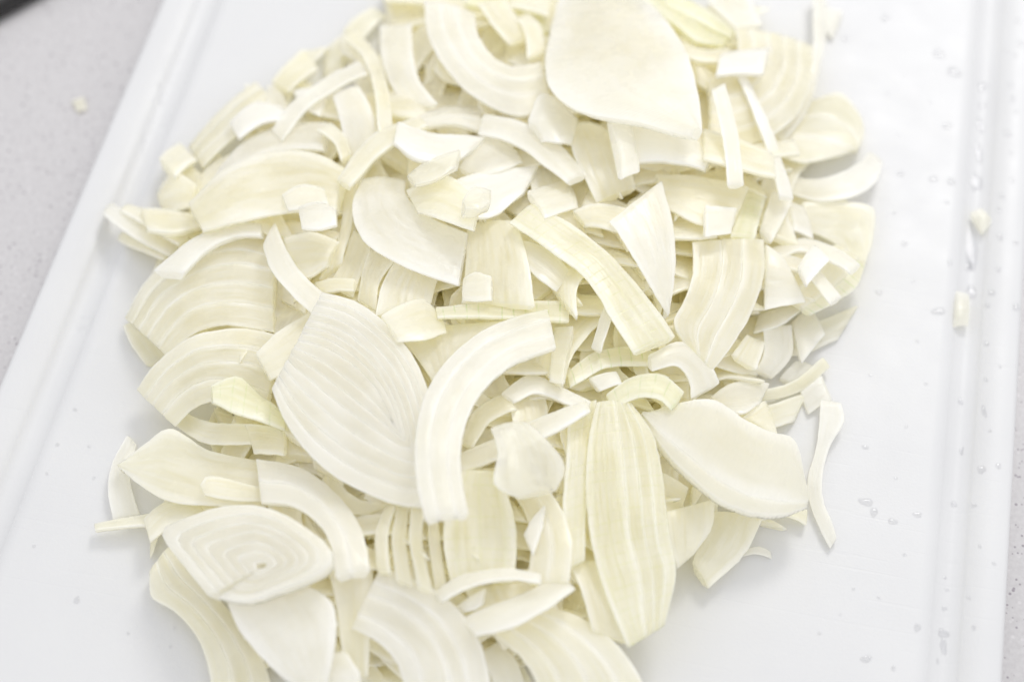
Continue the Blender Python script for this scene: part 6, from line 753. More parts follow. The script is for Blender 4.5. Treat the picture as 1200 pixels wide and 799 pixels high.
((66.75,94.17,13.65),(-0.2285,0.1514,0.9617),[(20.8,13.3),(6.7,7),(-4.8,-9.8),(-8.1,-27.9)],[(10.8,19.9),(-0,15.2),(-11.6,-1.8),(-13.8,-15.9)],1,2.1,'flesh',(2.4,0.6)),
((-9.69,-104.43,7.7),(0.2204,-0.0671,0.9731),[(-15,16.3),(-9.7,1.1),(5.9,-6.4),(24.5,-2.7)],[(-15.6,9.6),(-11.8,-2),(3.8,-9.5),(17.8,-6.4)],1,2.7,'flesh',(1.2,0.2)),
((-35.66,-106.34,10.95),(0.1458,0.1462,0.9784),[(-6.6,18.9),(-3.3,6.8),(5.4,-5.7),(15.1,-12.6)],[(-10.6,12.4),(-8.3,3.4),(0.4,-9),(7.9,-14.1)],1,2.9,'flesh',(1.8,-0.3)),
((-18.34,-33.33,13.02),(-0.2597,0.235,0.9367),[(-19.1,14.8),(-7.4,2.9),(7.6,-1.2),(18.7,4.2)],[(-15.9,2.4),(-7.2,-6.5),(7.6,-10.4),(15.8,-6.2)],1,2.3,'flesh',(0.1,0.4)),
((-74.47,64.07,11.83),(-0.0711,0.0876,0.9936),[(11.5,21.7),(1.5,9.3),(-0.7,-10),(5.6,-26.5)],[(1.1,21.1),(-6.6,11.9),(-8.7,-7.6),(-3.6,-20.1)],1,3,'flesh',(2.4,-0.4)),
((20,-44,12.72),(0.3576,-0.2532,0.8989),[(20.9,4.6),(5.3,4.6),(-6.7,-3.6),(-9.4,-15.7)],[(12.8,8.8),(1,9),(-11,0.7),(-12.9,-8.6)],1,2.9,'flesh',(1.9,-0.1)),
((-12.87,-49.75,17.28),(-0.162,-0.0288,0.9864),[(1,17.1),(2.1,7),(6.2,-5.5),(11.2,-14.3)],[(-8.8,12.5),(-8,5),(-3.8,-7.6),(0.1,-14.2)],1,2.3,'flesh',(1,0.6)),
((-24.84,7.02,8.62),(0.2998,0.2932,0.9078),[(-17,15.8),(-6.3,7.4),(9.5,1.3),(22.7,0.5)],[(-18.3,1.5),(-10.5,-4.7),(5.1,-10.6),(14.8,-11.2)],1,2.3,'flesh',(0.9,0.8)),
((57.93,15.11,10.52),(0.2697,0.135,0.9534),[(12.9,35.1),(-4.8,10.3),(-5.4,-14.1),(10.4,-27.1)],[(4,27.4),(-9.5,8.9),(-9.9,-15.4),(2.4,-25)],1,2.3,'flesh',(0.8,-0.2)),
((40.94,80.4,14.66),(-0.2345,0.1273,0.9637),[(16.6,15.5),(1.5,9.5),(-4.4,-7.9),(1.4,-27.1)],[(6.7,18.3),(-5,13.9),(-10.8,-3.7),(-6,-18.5)],1,2.6,'flesh',(0.6,0.5)),
((84.38,45.65,5.93),(0.138,-0.1336,0.9814),[(11.3,14.6),(0.8,5.8),(-1.3,-5.9),(5.6,-15)],[(1.6,12.6),(-6.4,6.1),(-8.6,-5.7),(-3,-12.5)],1,2.6,'flesh',(1.7,-0.4)),
((25.86,16.1,13.83),(0.0317,0.3728,0.9274),[(-21.4,18.2),(-8.9,3.3),(9.4,-1),(25.2,7.1)],[(-19.8,1.9),(-10.7,-9.1),(7.3,-13.2),(18.9,-7.1)],1,2,'flesh',(1.9,0)),
((-76.53,2.84,14.15),(-0.0688,-0.1235,0.99),[(12.6,9),(3.7,3.9),(2.3,-5.3),(8.8,-13.7)],[(-2.3,10.6),(-9.2,6.7),(-10.6,-2.4),(-5.3,-8.8)],1,2.1,'flesh',(1.4,0.8)),
((64.8,17.65,9.79),(0.1753,0.0879,0.9806),[(16.3,23.8),(2.9,9.3),(-1.5,-9.8),(4.6,-24)],[(2.9,20.5),(-7.2,9.7),(-11.5,-9.4),(-6.5,-20.1)],1,2.6,'flesh',(1,0.6)),
((-56.05,-81.57,9.6),(-0.0564,0.1265,0.9904),[(-11.6,26.6),(-7.4,7.7),(7.1,-8.6),(24.6,-14.7)],[(-16,17),(-13,2.9),(1.5,-13.2),(14.8,-17.6)],1,2.9,'flesh',(0.4,-0.4)),
((57.38,38.91,9.48),(-0.2097,0.2992,0.9309),[(27.1,14.7),(10.5,5.9),(-8,-12.1),(-18.9,-29.6)],[(18.2,22.9),(5.5,16.3),(-13.1,-2.1),(-21.3,-15.9)],1,2,'flesh',(0.4,-0.6)),
((-15.73,-50.7,19.97),(-0.34,0.0338,0.9398),[(6.4,16.1),(3.2,6.2),(5.2,-7.2),(11.1,-17.2)],[(-6.9,14.8),(-9.4,7.3),(-7.2,-6.1),(-2.4,-13.8)],1,2.9,'flesh',(0.3,0.7)),
((-69.44,36.97,14.97),(0.1507,0.2313,0.9611),[(-14.9,24.3),(-6.8,6.3),(8.4,-1.6),(23.5,4.1)],[(-17.2,4.4),(-11.3,-8.9),(3.6,-16.5),(14.7,-12.2)],1,2.6,'flesh',(1.4,0.7)),
((85.53,33.79,8.39),(0.1917,-0.0096,0.9814),[(-13.1,25),(-9.1,3.9),(8.2,-5.4),(30.8,1.4)],[(-19.1,8.9),(-16.3,-7),(0.8,-16),(17.7,-10.7)],1,3,'flesh',(0.9,-0.6)),
((-73.35,-83.59,6.9),(-0.3409,-0.0606,0.9382),[(5.1,18.8),(0.5,7.6),(1.4,-8.1),(7.2,-20.2)],[(-2.5,17),(-6.1,8.5),(-5.1,-7.2),(-0.5,-16.4)],1,2.4,'flesh',(0.3,-0.3)),
((-34.66,-19.38,6.18),(0.0337,0.0413,0.9986),[(15.5,11.4),(3,6.5),(-4.5,-5.7),(-3.4,-18.8)],[(8,13),(-1.6,9.4),(-9,-2.9),(-7.9,-12.9)],1,2.5,'flesh',(1.6,0.3)),
((43.94,25.88,13.36),(-0.048,0.2192,0.9745),[(17.6,-8.7),(7.1,-2.7),(-7,-3.4),(-17.3,-10.6)],[(15,4.5),(7,9.4),(-7.2,8.6),(-15.1,2.9)],1,2.4,'flesh',(1.2,-0.6)),
((-70.7,-42.88,13.88),(0.2095,0.4151,0.8853),[(-13.3,17.7),(-4.9,7.7),(7.5,-0.6),(17.9,-3.3)],[(-14.4,4.6),(-8.3,-2.7),(3.9,-10.8),(11.6,-12.6)],1,2.8,'flesh',(1.7,0.6)),
((-51.97,-46.04,14.78),(0.1142,0.3535,0.9284),[(20.4,-2),(8.4,-2.6),(-7.1,-6.5),(-18.2,-11.6)],[(16,9.1),(6.8,8.6),(-8.9,4.6),(-17.4,0.5)],1,2.7,'flesh',(1.8,0.5)),
((-0.8,80.79,15.07),(0.0053,0.4048,0.9144),[(24.9,-2.9),(9.1,4.3),(-9.1,-6.1),(-19.7,-27.6)],[(19.1,13.3),(6.9,19.3),(-11.6,8.5),(-19.6,-8.8)],1,2.7,'flesh',(1.6,0.4)),
((-5.56,-16.12,10.93),(0.252,0.2483,0.9353),[(-17.1,22.7),(-10.4,0.3),(7.3,-7.6),(27.9,2.2)],[(-18.1,10.2),(-13.3,-6.6),(4.2,-14.4),(19.6,-6.8)],1,2.5,'flesh',(1.9,0.4)),
((-42.91,-93.41,15.12),(0.0553,0.3131,0.9481),[(-17,13.1),(-6.9,3.8),(7.7,-0.1),(19.8,3.2)],[(-15.9,1.5),(-8.5,-5.5),(5.9,-9.3),(14.9,-6.7)],1,3,'flesh',(1.9,0.3)),
((53.95,99.79,19.73),(0.3129,0.1148,0.9428),[(12.9,36.4),(4.1,13.5),(1,-13),(4.5,-30.3)],[(-0.1,27.3),(-6.6,10.5),(-9.4,-15.7),(-6.4,-28.6)],1,2.4,'flesh',(1,0.1)),
((-70.03,36.28,18.06),(0.2305,0.2515,0.94),[(-14.7,15.6),(-6,4.7),(6.9,3.4),(18.1,12.2)],[(-14.2,-3.9),(-7.8,-12),(4.8,-13.3),(12.9,-6.8)],1,2.9,'flesh',(0.6,0.3)),
((-28.17,31.5,12.53),(0.4016,-0.2038,0.8929),[(2,24.7),(-4.3,7.5),(2,-8.6),(17.6,-16.2)],[(-6.8,17.2),(-11.6,4.3),(-5.4,-11.7),(6.5,-17.2)],1,2.8,'flesh',(1.1,0.2)),
((42.28,26.66,14.63),(0.1608,0.0857,0.9833),[(-20.7,14.1),(-9.8,-0.8),(8.8,-2.8),(26.5,8.9)],[(-19.7,2.4),(-11.7,-8.9),(6.7,-10.9),(19.8,-2)],1,2.4,'flesh',(1.6,0.5)),
((-22.1,2.85,13.12),(-0.291,-0.0451,0.9556),[(9.8,24.8),(-4.2,10.4),(-1.9,-10.3),(14.8,-26.5)],[(-0.9,21.9),(-11.9,11.2),(-9.4,-9.6),(3.8,-21.9)],1,2.4,'flesh',(1.5,0.5)),
((44.64,18.9,17.52),(0.2254,0.1667,0.9599),[(12.9,16.4),(4,6.3),(1.4,-6.4),(6.2,-15.6)],[(-0.9,13.5),(-7.6,6),(-9.9,-6.7),(-6.1,-13.6)],1,2.8,'flesh',(0.4,-0.3)),
((47.26,-20.88,8.57),(-0.0713,0.1909,0.979),[(14.7,4.8),(6.1,1.5),(-0.7,-7.2),(-2.5,-16.9)],[(4.2,12.6),(-2.3,10.2),(-9.2,1.2),(-10.3,-6.3)],1,2.1,'flesh',(1.4,0.3)),
((-78.04,46.13,18.68),(-0.1825,0.2097,0.9606),[(11.7,16.9),(4.5,6.6),(3.7,-10.5),(9.5,-25.4)],[(-4.1,20.5),(-9.7,12.7),(-10.2,-4.7),(-5.4,-16.2)],1,2.4,'flesh',(0.2,-0.1)),
((-5.92,32.8,10.65),(-0.3894,0.1102,0.9144),[(14.5,14.9),(4.8,6.4),(0.3,-10),(3,-25.6)],[(1.5,19.8),(-5.9,13.4),(-10.3,-3.3),(-7.9,-15.5)],1,2.8,'flesh',(0.6,0.8)),
((-60.71,-15.69,5.54),(0.2948,0.1893,0.9366),[(-5.1,22.1),(-1.8,8.8),(7.2,-3.5),(17.4,-9)],[(-12.6,9.8),(-10.2,-0),(-1.2,-12),(6.4,-16)],1,2.8,'flesh',(0.9,0.7)),
((-21.93,-105.11,7.41),(-0.126,0.14,0.9821),[(7.8,4.4),(4.9,0.8),(2.4,-4.6),(1.3,-9)],[(-1,7.7),(-3.2,5),(-5.7,-0.5),(-6.5,-3.8)],1,2.9,'flesh',(0.2,0.5)),
((4.58,-89.04,13.03),(-0.3218,-0.0049,0.9468),[(13,5),(5.9,1.5),(0.2,-5.7),(-1.2,-13)],[(2.7,10.1),(-2.8,7.5),(-8.5,0.1),(-9.4,-5.5)],1,2.2,'flesh',(1.1,-0.5)),
((-30.13,-51.1,10.13),(-0.2102,0.2726,0.9389),[(11.9,3.5),(6.8,-0.6),(2.3,-8),(0.6,-15)],[(0.1,12.5),(-3.8,9.4),(-8.4,1.8),(-9.5,-3.6)],1,2.1,'flesh',(1,-0.7)),
((-54.06,-21.3,6.82),(0.1948,0.2724,0.9422),[(1.1,16.6),(0.3,6.4),(5,-1),(12.8,-2.1)],[(-8.2,4.5),(-8.8,-3.1),(-4.1,-10.3),(1.8,-11)],1,2.2,'flesh',(1.2,0.8)),
((-38.06,-49.26,17.37),(0.0981,0.4306,0.8972),[(-8.8,12.3),(-3.4,5.4),(4.6,3.1),(11.4,6.3)],[(-9.1,-2.4),(-5.1,-7.5),(2.7,-9.8),(7.7,-7.4)],1,2.7,'flesh',(1.1,0.8)),
((-2.7,51.44,19.53),(0.3563,-0.0132,0.9343),[(10.2,16.6),(2,5.9),(2.1,-4.9),(10.3,-10.7)],[(-3.2,10.6),(-9.4,2.7),(-9.1,-8),(-2.8,-12.2)],1,2.1,'flesh',(1.5,0.7)),
((-60.87,-108.77,6.89),(-0.2893,0.1251,0.949),[(18.6,-3.6),(7.9,-2.4),(-5.9,-3.2),(-15.6,-5.5)],[(13.7,3.8),(5.5,4.7),(-8.4,4),(-15.8,2.2)],1,2.6,'flesh',(1.6,0)),
((13.18,3.39,13.72),(-0.1549,0.3438,0.9262),[(-6,14.5),(-2.2,6.1),(4.3,1.8),(10.4,3.4)],[(-8,-0.1),(-5.3,-6.2),(1.1,-10.4),(5.7,-9.1)],1,2.1,'flesh',(1,0.1)),
((-16.94,105.11,14.13),(0.3592,0.17,0.9177),[(-7.2,12.7),(-2.4,7.2),(5.8,6.9),(13.3,12.1)],[(-10.4,-7.4),(-6.9,-11.5),(1.1,-11.9),(6.6,-8.1)],1,2.5,'flesh',(0.4,0.4)),
((-9.22,33.64,11.09),(0.0875,0.2677,0.9595),[(-5.6,14.7),(-1.2,7.8),(5.9,1.4),(12.2,-1.3)],[(-10,1.7),(-6.7,-3.3),(0.3,-9.5),(5,-11.4)],1,2.2,'flesh',(1.1,0.5)),
((9.72,72.99,15.91),(-0.0292,0.3112,0.9499),[(16.2,12.2),(8.2,2.3),(-0.1,-13.2),(-4.5,-26.3)],[(4.5,22.6),(-1.5,14.9),(-9.7,-1.1),(-13,-11.3)],1,2.2,'flesh',(1.8,0.9)),
((-45.09,-91.15,16.6),(0.0564,0.4124,0.9092),[(-13.2,11.5),(-5.1,2),(4.8,2.2),(12,12)],[(-10.2,-3.6),(-4.3,-10.6),(5.4,-10.4),(10.6,-3.1)],1,2.4,'flesh',(1.2,-0.6)),
((37.2,103.77,14.48),(-0.0164,0.324,0.9459),[(-6.8,21.6),(-2.3,9.2),(6,-1.8),(13.9,-6.1)],[(-10.8,7.3),(-7.5,-1.9),(0.7,-12.6),(6.7,-15.6)],1,2.3,'flesh',(1.6,0.7)),
((-9.78,-83,11.83),(-0.274,0.2728,0.9222),[(14.2,11.2),(6.3,3.8),(0.4,-9),(-0.7,-20.6)],[(2.5,16.7),(-3.5,11.1),(-9.3,-2.1),(-9.9,-11.1)],1,2.6,'flesh',(1.6,0.7)),
((12.04,7.61,16.44),(-0.2362,0.2646,0.935),[(20,-6),(8.2,-2.8),(-5.5,-6.5),(-13.8,-15.1)],[(13.2,9.2),(4,11.9),(-9.9,8.1),(-16.2,1.3)],1,3,'flesh',(1.6,0.9)),
((65.82,71.89,11.44),(0.3494,0.1672,0.9219),[(-11.4,18.3),(-6.1,4.3),(7.4,-2),(22.8,2.2)],[(-15.6,4.4),(-11.7,-6),(1.6,-12.2),(13,-9)],1,2.2,'flesh',(1.5,0.7)),
((-33.91,-86.55,13.64),(0.043,0.3103,0.9497),[(17.7,-6.2),(6.3,1.1),(-6.2,-2.1),(-13.2,-13.9)],[(13.1,4.9),(4.3,10.8),(-8.4,7.5),(-13.6,-2)],1,2.4,'flesh',(0.3,0.6)),
((-29.27,-38.54,15.47),(-0.2962,0.3319,0.8956),[(-7.9,20.1),(-3,7.7),(6.2,-4.2),(15.1,-9.9)],[(-11.6,10.3),(-8,1.1),(1.3,-10.5),(8,-14.6)],1,2.8,'flesh',(1.8,-0.1)),
((-19.73,-91.08,15.27),(-0.0695,0.1292,0.9892),[(-8.1,9.1),(-3.3,3.3),(4.5,0.4),(11.5,2)],[(-9,0.7),(-5.4,-3.7),(2.3,-6.5),(7.5,-5.3)],1,2.9,'flesh',(1,0.1)),
((21.6,4.51,17.16),(0.0833,-0.4046,0.9107),[(17.2,11.6),(3.8,6),(-3.9,-6),(-2.3,-18.3)],[(7.5,13.1),(-2.7,9),(-10.5,-3),(-9,-12.3)],1,2.4,'flesh',(1.6,0.4)),
((34.53,-24.12,9.81),(-0.2003,0.3035,0.9315),[(14.9,-8.2),(5.7,-1.8),(-4.5,-4.1),(-10.2,-13.7)],[(10.1,6.1),(3,11.3),(-7.4,9),(-11.7,1.3)],1,2.7,'flesh',(0.1,-0)),
((11.19,-30.96,13.5),(0.1792,0.3113,0.9333),[(10.7,4.2),(4.3,1.5),(-0.6,-5.6),(-1.7,-13.4)],[(3.1,9.9),(-1.8,8),(-6.7,0.8),(-7.3,-5.3)],1,2.3,'flesh',(1.1,-0.1)),
((63.36,-53.11,3.95),(0.1608,-0.174,0.9715),[(15.3,4.5),(5.8,1.9),(-0.7,-5.2),(-1.1,-13.4)],[(3.9,9.6),(-3.3,7.7),(-9.8,0.5),(-9.9,-5.7)],1,2.3,'flesh',(0.5,0.6)),
((-5.9,-104.34,7.04),(0.0729,-0.4356,0.8972),[(-4.6,8.5),(-1.1,4.5),(5.2,1.3),(11.1,0.6)],[(-8.9,0.3),(-6.3,-2.8),(0,-6),(4.5,-6.4)],1,2.1,'flesh',(0.8,0.1)),
((-55.38,11.43,11.07),(0.1535,-0.306,0.9396),[(2,9.7),(1.3,4.1),(4,-2.2),(8.6,-6)],[(-5.7,5.6),(-6.3,1.3),(-3.7,-4.9),(-0.1,-7.7)],1,3,'flesh',(0.8,-0.4)),
((62.16,49.46,11.97),(0.0368,0.0123,0.9992),[(7.9,12.2),(3.9,4.9),(4.1,-4),(8.4,-10)],[(-4.8,8.9),(-7.8,3.4),(-7.5,-5.5),(-4.2,-10)],1,2.7,'flesh',(1.1,-0.2)),
((-3.3,48.05,24.46),(-0.2417,0.2395,0.9403),[(16.1,4.1),(7.3,-0.1),(-2.7,-8.6),(-8.8,-17.1)],[(8.2,13.8),(1.5,10.7),(-8.6,1.9),(-13.2,-4.7)],1,2.8,'flesh',(1.5,0.1)),
((1.52,-77.44,13.21),(-0.0508,0.341,0.9387),[(15.5,4),(6.7,0.5),(-3.2,-7.2),(-9.2,-15)],[(8.7,11.8),(2,9.2),(-8,1.4),(-12.5,-4.7)],1,2.3,'flesh',(1.4,0.6)),
((59.69,23.38,14),(0.2968,0.0482,0.9537),[(-0.4,23.6),(-1,8.6),(6.3,-4.8),(17.7,-10.4)],[(-11.2,11.7),(-11.6,0.6),(-4.3,-12.6),(4.3,-16.6)],1,2.8,'flesh',(1,-0.4)),
((-4.75,-58.3,19.36),(0.3733,0.0637,0.9255),[(-5,16.7),(-1.4,7),(6,-3.7),(13.7,-10.1)],[(-10.5,9.4),(-7.8,2.1),(-0.4,-8.4),(5.4,-13.1)],1,2.4,'flesh',(1.5,0.5)),
((-32.93,-28.9,10.68),(0.0906,0.3709,0.9242),[(14.1,1.4),(5.1,1.3),(-1.5,-7),(-2.3,-18.9)],[(4.8,12.4),(-2.2,12.4),(-8.8,3.9),(-9.2,-5.5)],1,2.2,'flesh',(1.4,0.8)),
((38.16,-59.53,6.24),(0.021,0.3289,0.9441),[(-12.5,11.9),(-5.5,2.3),(5.9,-0.5),(16.3,4.8)],[(-12.5,1.2),(-7.3,-6.1),(3.9,-8.8),(11.6,-4.7)],1,2.8,'flesh',(0.8,-0.4)),
((66.47,31.71,15.21),(-0.1664,0.3954,0.9033),[(17.7,0.1),(6.7,1.6),(-5.9,-5.9),(-13.6,-18.1)],[(13,10.8),(4.6,12.1),(-8.3,4.5),(-14.1,-5.2)],1,2,'flesh',(1.8,-0.5)),
((-23.29,-24.44,12.94),(-0.1773,0.348,0.9206),[(17.6,2.8),(7.1,0.8),(-4.8,-6.3),(-12.1,-14.8)],[(11.4,10.8),(3.4,9.3),(-8.6,2.1),(-14.1,-4.6)],1,2.2,'flesh',(1.6,0)),
((-74.09,-85.3,8.1),(-0.2399,0.0912,0.9665),[(13.2,-2.4),(5.8,-1.6),(-0.7,-5),(-3,-10.8)],[(4.2,7.3),(-1.5,8),(-8.1,4.5),(-9.8,-0)],1,2,'flesh',(0.9,-0.6)),
((44.3,-30.93,10.15),(0.0663,-0.4336,0.8986),[(9.6,8.9),(4.9,3.3),(2,-5),(2.4,-11.7)],[(-0.7,9.7),(-4.3,5.5),(-7.2,-2.8),(-6.8,-7.9)],1,2.9,'flesh',(1,0.6)),
((-20.46,-57.15,10.63),(-0.0436,-0.1413,0.989),[(-2.5,15.2),(-0.4,6.2),(5.8,-3.8),(13,-10)],[(-9.6,9.3),(-8.1,2.6),(-1.9,-7.4),(3.7,-12)],1,2.4,'flesh',(0.8,-0.4)),
((-27.17,88.83,13.51),(0.2238,0.2648,0.938),[(-7.6,26),(-4.7,6.9),(5.6,-5.8),(18.4,-6.5)],[(-12,11.7),(-9.9,-2.4),(0.4,-14.8),(9.9,-15.1)],1,2.7,'flesh',(2.2,0.6)),
((43.44,-40.29,6.46),(-0.0782,0.0651,0.9948),[(-5.8,11.6),(-2.7,3.9),(4.7,-0.8),(12.7,-0.3)],[(-9.1,2.9),(-6.9,-2.9),(0.5,-7.5),(6.5,-7)],1,3,'flesh',(0.9,-0.4)),
((58.84,-1.65,13.87),(-0.0197,-0.018,0.9996),[(21.9,4.1),(8,2.6),(-5.3,-6.9),(-11.2,-19.3)],[(12.4,12.8),(1.8,11.8),(-11.6,2.2),(-16,-7.4)],1,2.8,'flesh',(0.4,-0.6)),
((47.62,23.06,18.57),(0.1638,0.4327,0.8865),[(-12.8,21.3),(-3.6,12.8),(9.6,6),(20.5,4.2)],[(-16.8,-3.1),(-10.2,-9.1),(2.7,-15.4),(10.6,-16.7)],1,2.2,'flesh',(1.7,0.1)),
((60.15,0.39,15.94),(0.2328,-0.115,0.9657),[(8.6,8.4),(6.6,3.4),(5.4,-3.2),(5.7,-8.1)],[(-5,6.9),(-6.5,3.1),(-7.6,-3.4),(-7.3,-7.1)],1,2.3,'flesh',(0.8,0.8)),
((93.96,32.71,5.56),(0.1264,0.3123,0.9415),[(-5,13.3),(-0.8,8.1),(6.2,4.9),(12.6,5.3)],[(-10.1,-3.6),(-7.1,-7.4),(-0.2,-10.5),(4.5,-10.1)],1,2.5,'flesh',(0.9,0.9)),
((-31.89,-58.18,15.58),(-0.4388,0.0304,0.8981),[(15.2,6.6),(3,4.7),(-3.1,-4.7),(-0,-16.6)],[(5.7,10.5),(-3.7,9.3),(-9.9,-0.3),(-7.3,-9.5)],1,2.5,'flesh',(0.4,0.5)),
((28.58,81.46,15.27),(0.0613,0.3146,0.9472),[(14.4,-7.4),(5.8,-0.6),(-5.8,-3.1),(-14.1,-13.4)],[(12.3,5.3),(5.7,10.9),(-6,8.3),(-12.3,-0)],1,2.4,'flesh',(0.3,0.7)),
((-55.43,-77.93,8.32),(0.3047,0.1999,0.9312),[(10.2,-4.6),(4,-1.5),(-3.3,-3.7),(-8,-10)],[(7.4,5.5),(2.7,8),(-4.7,5.7),(-8.3,0.7)],1,2,'flesh',(0.2,-0.5)),
((-4.34,6.04,9.89),(-0.3342,-0.0125,0.9424),[(14.8,4.6),(3.7,3.3),(-1.3,-5.1),(2.3,-16.2)],[(3.3,10.4),(-5.3,9.6),(-10.3,1.1),(-7.3,-7.6)],1,2.7,'flesh',(1.5,0.7)),
((76.78,9.3,15.31),(0.0844,0.3789,0.9216),[(19.5,-2.8),(7.7,1.9),(-7.9,-4.2),(-19.2,-17.6)],[(16.8,8.5),(7.8,12.4),(-8.1,6.2),(-16.7,-4.5)],1,2.7,'flesh',(0.8,-0.1)),
((55.21,63.34,11.96),(-0.1312,0.2832,0.95),[(-10.7,12.4),(-4,6.6),(5.3,4),(12.7,5.6)],[(-10.5,-3),(-5.6,-7.3),(3.6,-9.8),(9.1,-8.5)],1,2.9,'flesh',(1.2,-0)),
((-55.98,-113.11,9.23),(-0.2546,-0.2581,0.932),[(9.8,1.4),(3,1.1),(-0.8,-2.6),(0.3,-7.9)],[(2.5,5),(-2.7,4.9),(-6.5,1.1),(-5.6,-3)],1,2.2,'flesh',(0.8,0.4)),
((55.83,68.61,15.05),(-0.146,0.3153,0.9377),[(11.5,8.4),(4.9,2.7),(-1.3,-8.1),(-4.1,-18.5)],[(4.6,14.6),(-0.4,10.3),(-6.6,-0.7),(-8.6,-8.7)],1,2.3,'flesh',(1.4,0.5)),
((12.72,-62.1,13.73),(0.2756,0.3144,0.9084),[(-10.4,4.6),(-3.9,3.5),(5.2,3.8),(12.4,5.5)],[(-10.3,-4.1),(-5.4,-5),(3.5,-4.7),(8.8,-3.5)],1,2.4,'flesh',(0.4,-0.4)),
((37.89,60.25,16.8),(0.0581,0.3131,0.9479),[(-14.9,17),(-6.2,5.4),(7.6,-0.4),(19.8,2.2)],[(-15.4,2.7),(-9,-5.9),(4.6,-11.5),(13.6,-9.4)],1,2.4,'flesh',(1.9,0.3)),
((77.86,80.84,9.3),(0.0223,0.2799,0.9598),[(20.1,19.7),(8.1,7.1),(-2.2,-13.6),(-5.9,-31.7)],[(7.5,25.9),(-1.6,16.4),(-11.7,-4.8),(-14.3,-18.9)],1,2,'flesh',(0.6,0.8)),
((10.65,-51.43,12.24),(0.1215,0.3634,0.9237),[(-7.4,11),(-3.6,1.5),(3.9,-0.5),(11.6,5.9)],[(-8.3,0.7),(-5.6,-6.5),(1.8,-8.4),(7.6,-3.6)],1,2.4,'flesh',(1.3,0.5)),
((-41.44,-67.34,10.3),(-0.337,0.1688,0.9262),[(-2.5,12.7),(0.2,5.8),(6.1,-1.2),(12.5,-5)],[(-9.8,4.9),(-7.8,-0.2),(-1.8,-7.2),(3.1,-9.9)],1,2.5,'flesh',(0.3,-0.3)),
((-36.7,-79.86,14.2),(-0.1041,0.2236,0.9691),[(-5.1,11.6),(-1.9,4.6),(4.6,-1.3),(11.2,-3.5)],[(-8.4,4.4),(-6.1,-0.8),(0.4,-6.7),(5.4,-8.2)],1,2.4,'flesh',(1.1,0.4)),
((-19.05,-65.72,12.01),(-0.3123,-0.1629,0.9359),[(3.9,7.5),(2.7,2.9),(3.2,-3.2),(5.3,-7.8)],[(-3.7,6.7),(-4.7,3.2),(-4.1,-2.9),(-2.5,-6.4)],1,2.2,'flesh',(0.7,-0.4)),
((-73.7,-75.36,11.4),(-0.1405,0.3888,0.9105),[(16.4,-12.2),(6.1,-2.3),(-5.1,-2.2),(-11.2,-11.9)],[(11.3,3),(3.3,11.1),(-8.1,11.3),(-12.7,3.3)],1,2.1,'flesh',(1.7,0.6)),
((87.22,85.97,8.32),(0.3099,0.1306,0.9417),[(12.1,-0.6),(4.8,-0.8),(-4.1,-6.1),(-10.3,-13.9)],[(9.2,9.6),(3.7,9.6),(-5.4,4.1),(-10,-2)],1,2.7,'flesh',(0.2,0.4)),
((30.53,28.75,20.04),(-0.0226,0.4472,0.8942),[(8.1,18.5),(6,7.3),(5.6,-6.9),(7.1,-17.1)],[(-5.9,14.8),(-7.4,6.4),(-7.4,-7.7),(-6.1,-15.3)],1,2,'flesh',(1.6,0.5)),
((48.9,-19.51,13.38),(0.2637,0.136,0.955),[(11.6,11.2),(4.1,4.4),(0.5,-5.2),(2.5,-13)],[(0.8,10.7),(-4.8,5.7),(-8.3,-4),(-6.6,-9.8)],1,2.1,'flesh',(1.3,0.5)),
((12.33,-108.58,3.6),(0.154,0.0987,0.9831),[(-7.7,5),(-3,2.3),(3.6,2.1),(9,4.6)],[(-7.4,-2.3),(-3.9,-4.4),(2.7,-4.5),(6.7,-2.7)],1,2.1,'flesh',(0.6,0.4)),
((-32.5,-58.63,15.4),(0.1671,-0.1501,0.9744),[(-1.1,9.5),(0.7,5),(5.4,1.5),(10.7,0.9)],[(-8.2,0.1),(-6.9,-3.3),(-2.3,-6.7),(1.7,-7.1)],1,2.5,'flesh',(0.7,0.5)),
((-73.44,-95.33,9.76),(-0.2576,-0.2132,0.9424),[(5.7,8.7),(4.6,3.6),(6,-3),(9.3,-7.7)],[(-7.2,6.7),(-8,2.8),(-6.5,-3.8),(-4,-7.3)],1,3,'flesh',(0.8,0.2)),
((-70.55,4.45,15.15),(0.3163,0.2253,0.9215),[(-12.1,12.1),(-4.5,6.1),(6.9,3.7),(16.6,6.1)],[(-13.3,-2.9),(-7.7,-7.4),(3.4,-9.7),(10.6,-8)],1,2.1,'flesh',(1.4,-0.6)),
((8.89,-106.13,6.49),(0.3722,0.1728,0.9119),[(-4.5,7.5),(-1.8,2.9),(4.1,1.2),(10.4,3.1)],[(-7.6,-0.6),(-5.7,-4),(0.2,-5.8),(4.9,-4.3)],1,2.5,'flesh',(0.8,0.5)),
((-65,58.34,12.21),(-0.0054,0.1114,0.9938),[(2.9,27.4),(-0.5,10.1),(5,-9.2),(16.3,-20.9)],[(-9,19.6),(-11.6,6.6),(-5.9,-12.4),(2.9,-21.2)],1,2.8,'flesh',(2.4,0.7)),
((-69.46,-55.17,15.23),(-0.3238,0.2418,0.9147),[(19,-11),(6.4,-0.9),(-5.4,-1.5),(-10,-12.6)],[(11.7,2.8),(1.9,11.1),(-10.1,10.5),(-13.5,1.6)],1,2.2,'flesh',(0.2,0.8)),
((40.1,64.28,17.79),(0.1101,0.2668,0.9575),[(9.3,17.5),(2.8,6.7),(1.3,-6.8),(5.5,-16.4)],[(-1.2,14.3),(-6.1,6.3),(-7.4,-7.2),(-4.1,-14.4)],1,2.1,'flesh',(1.7,0.5)),
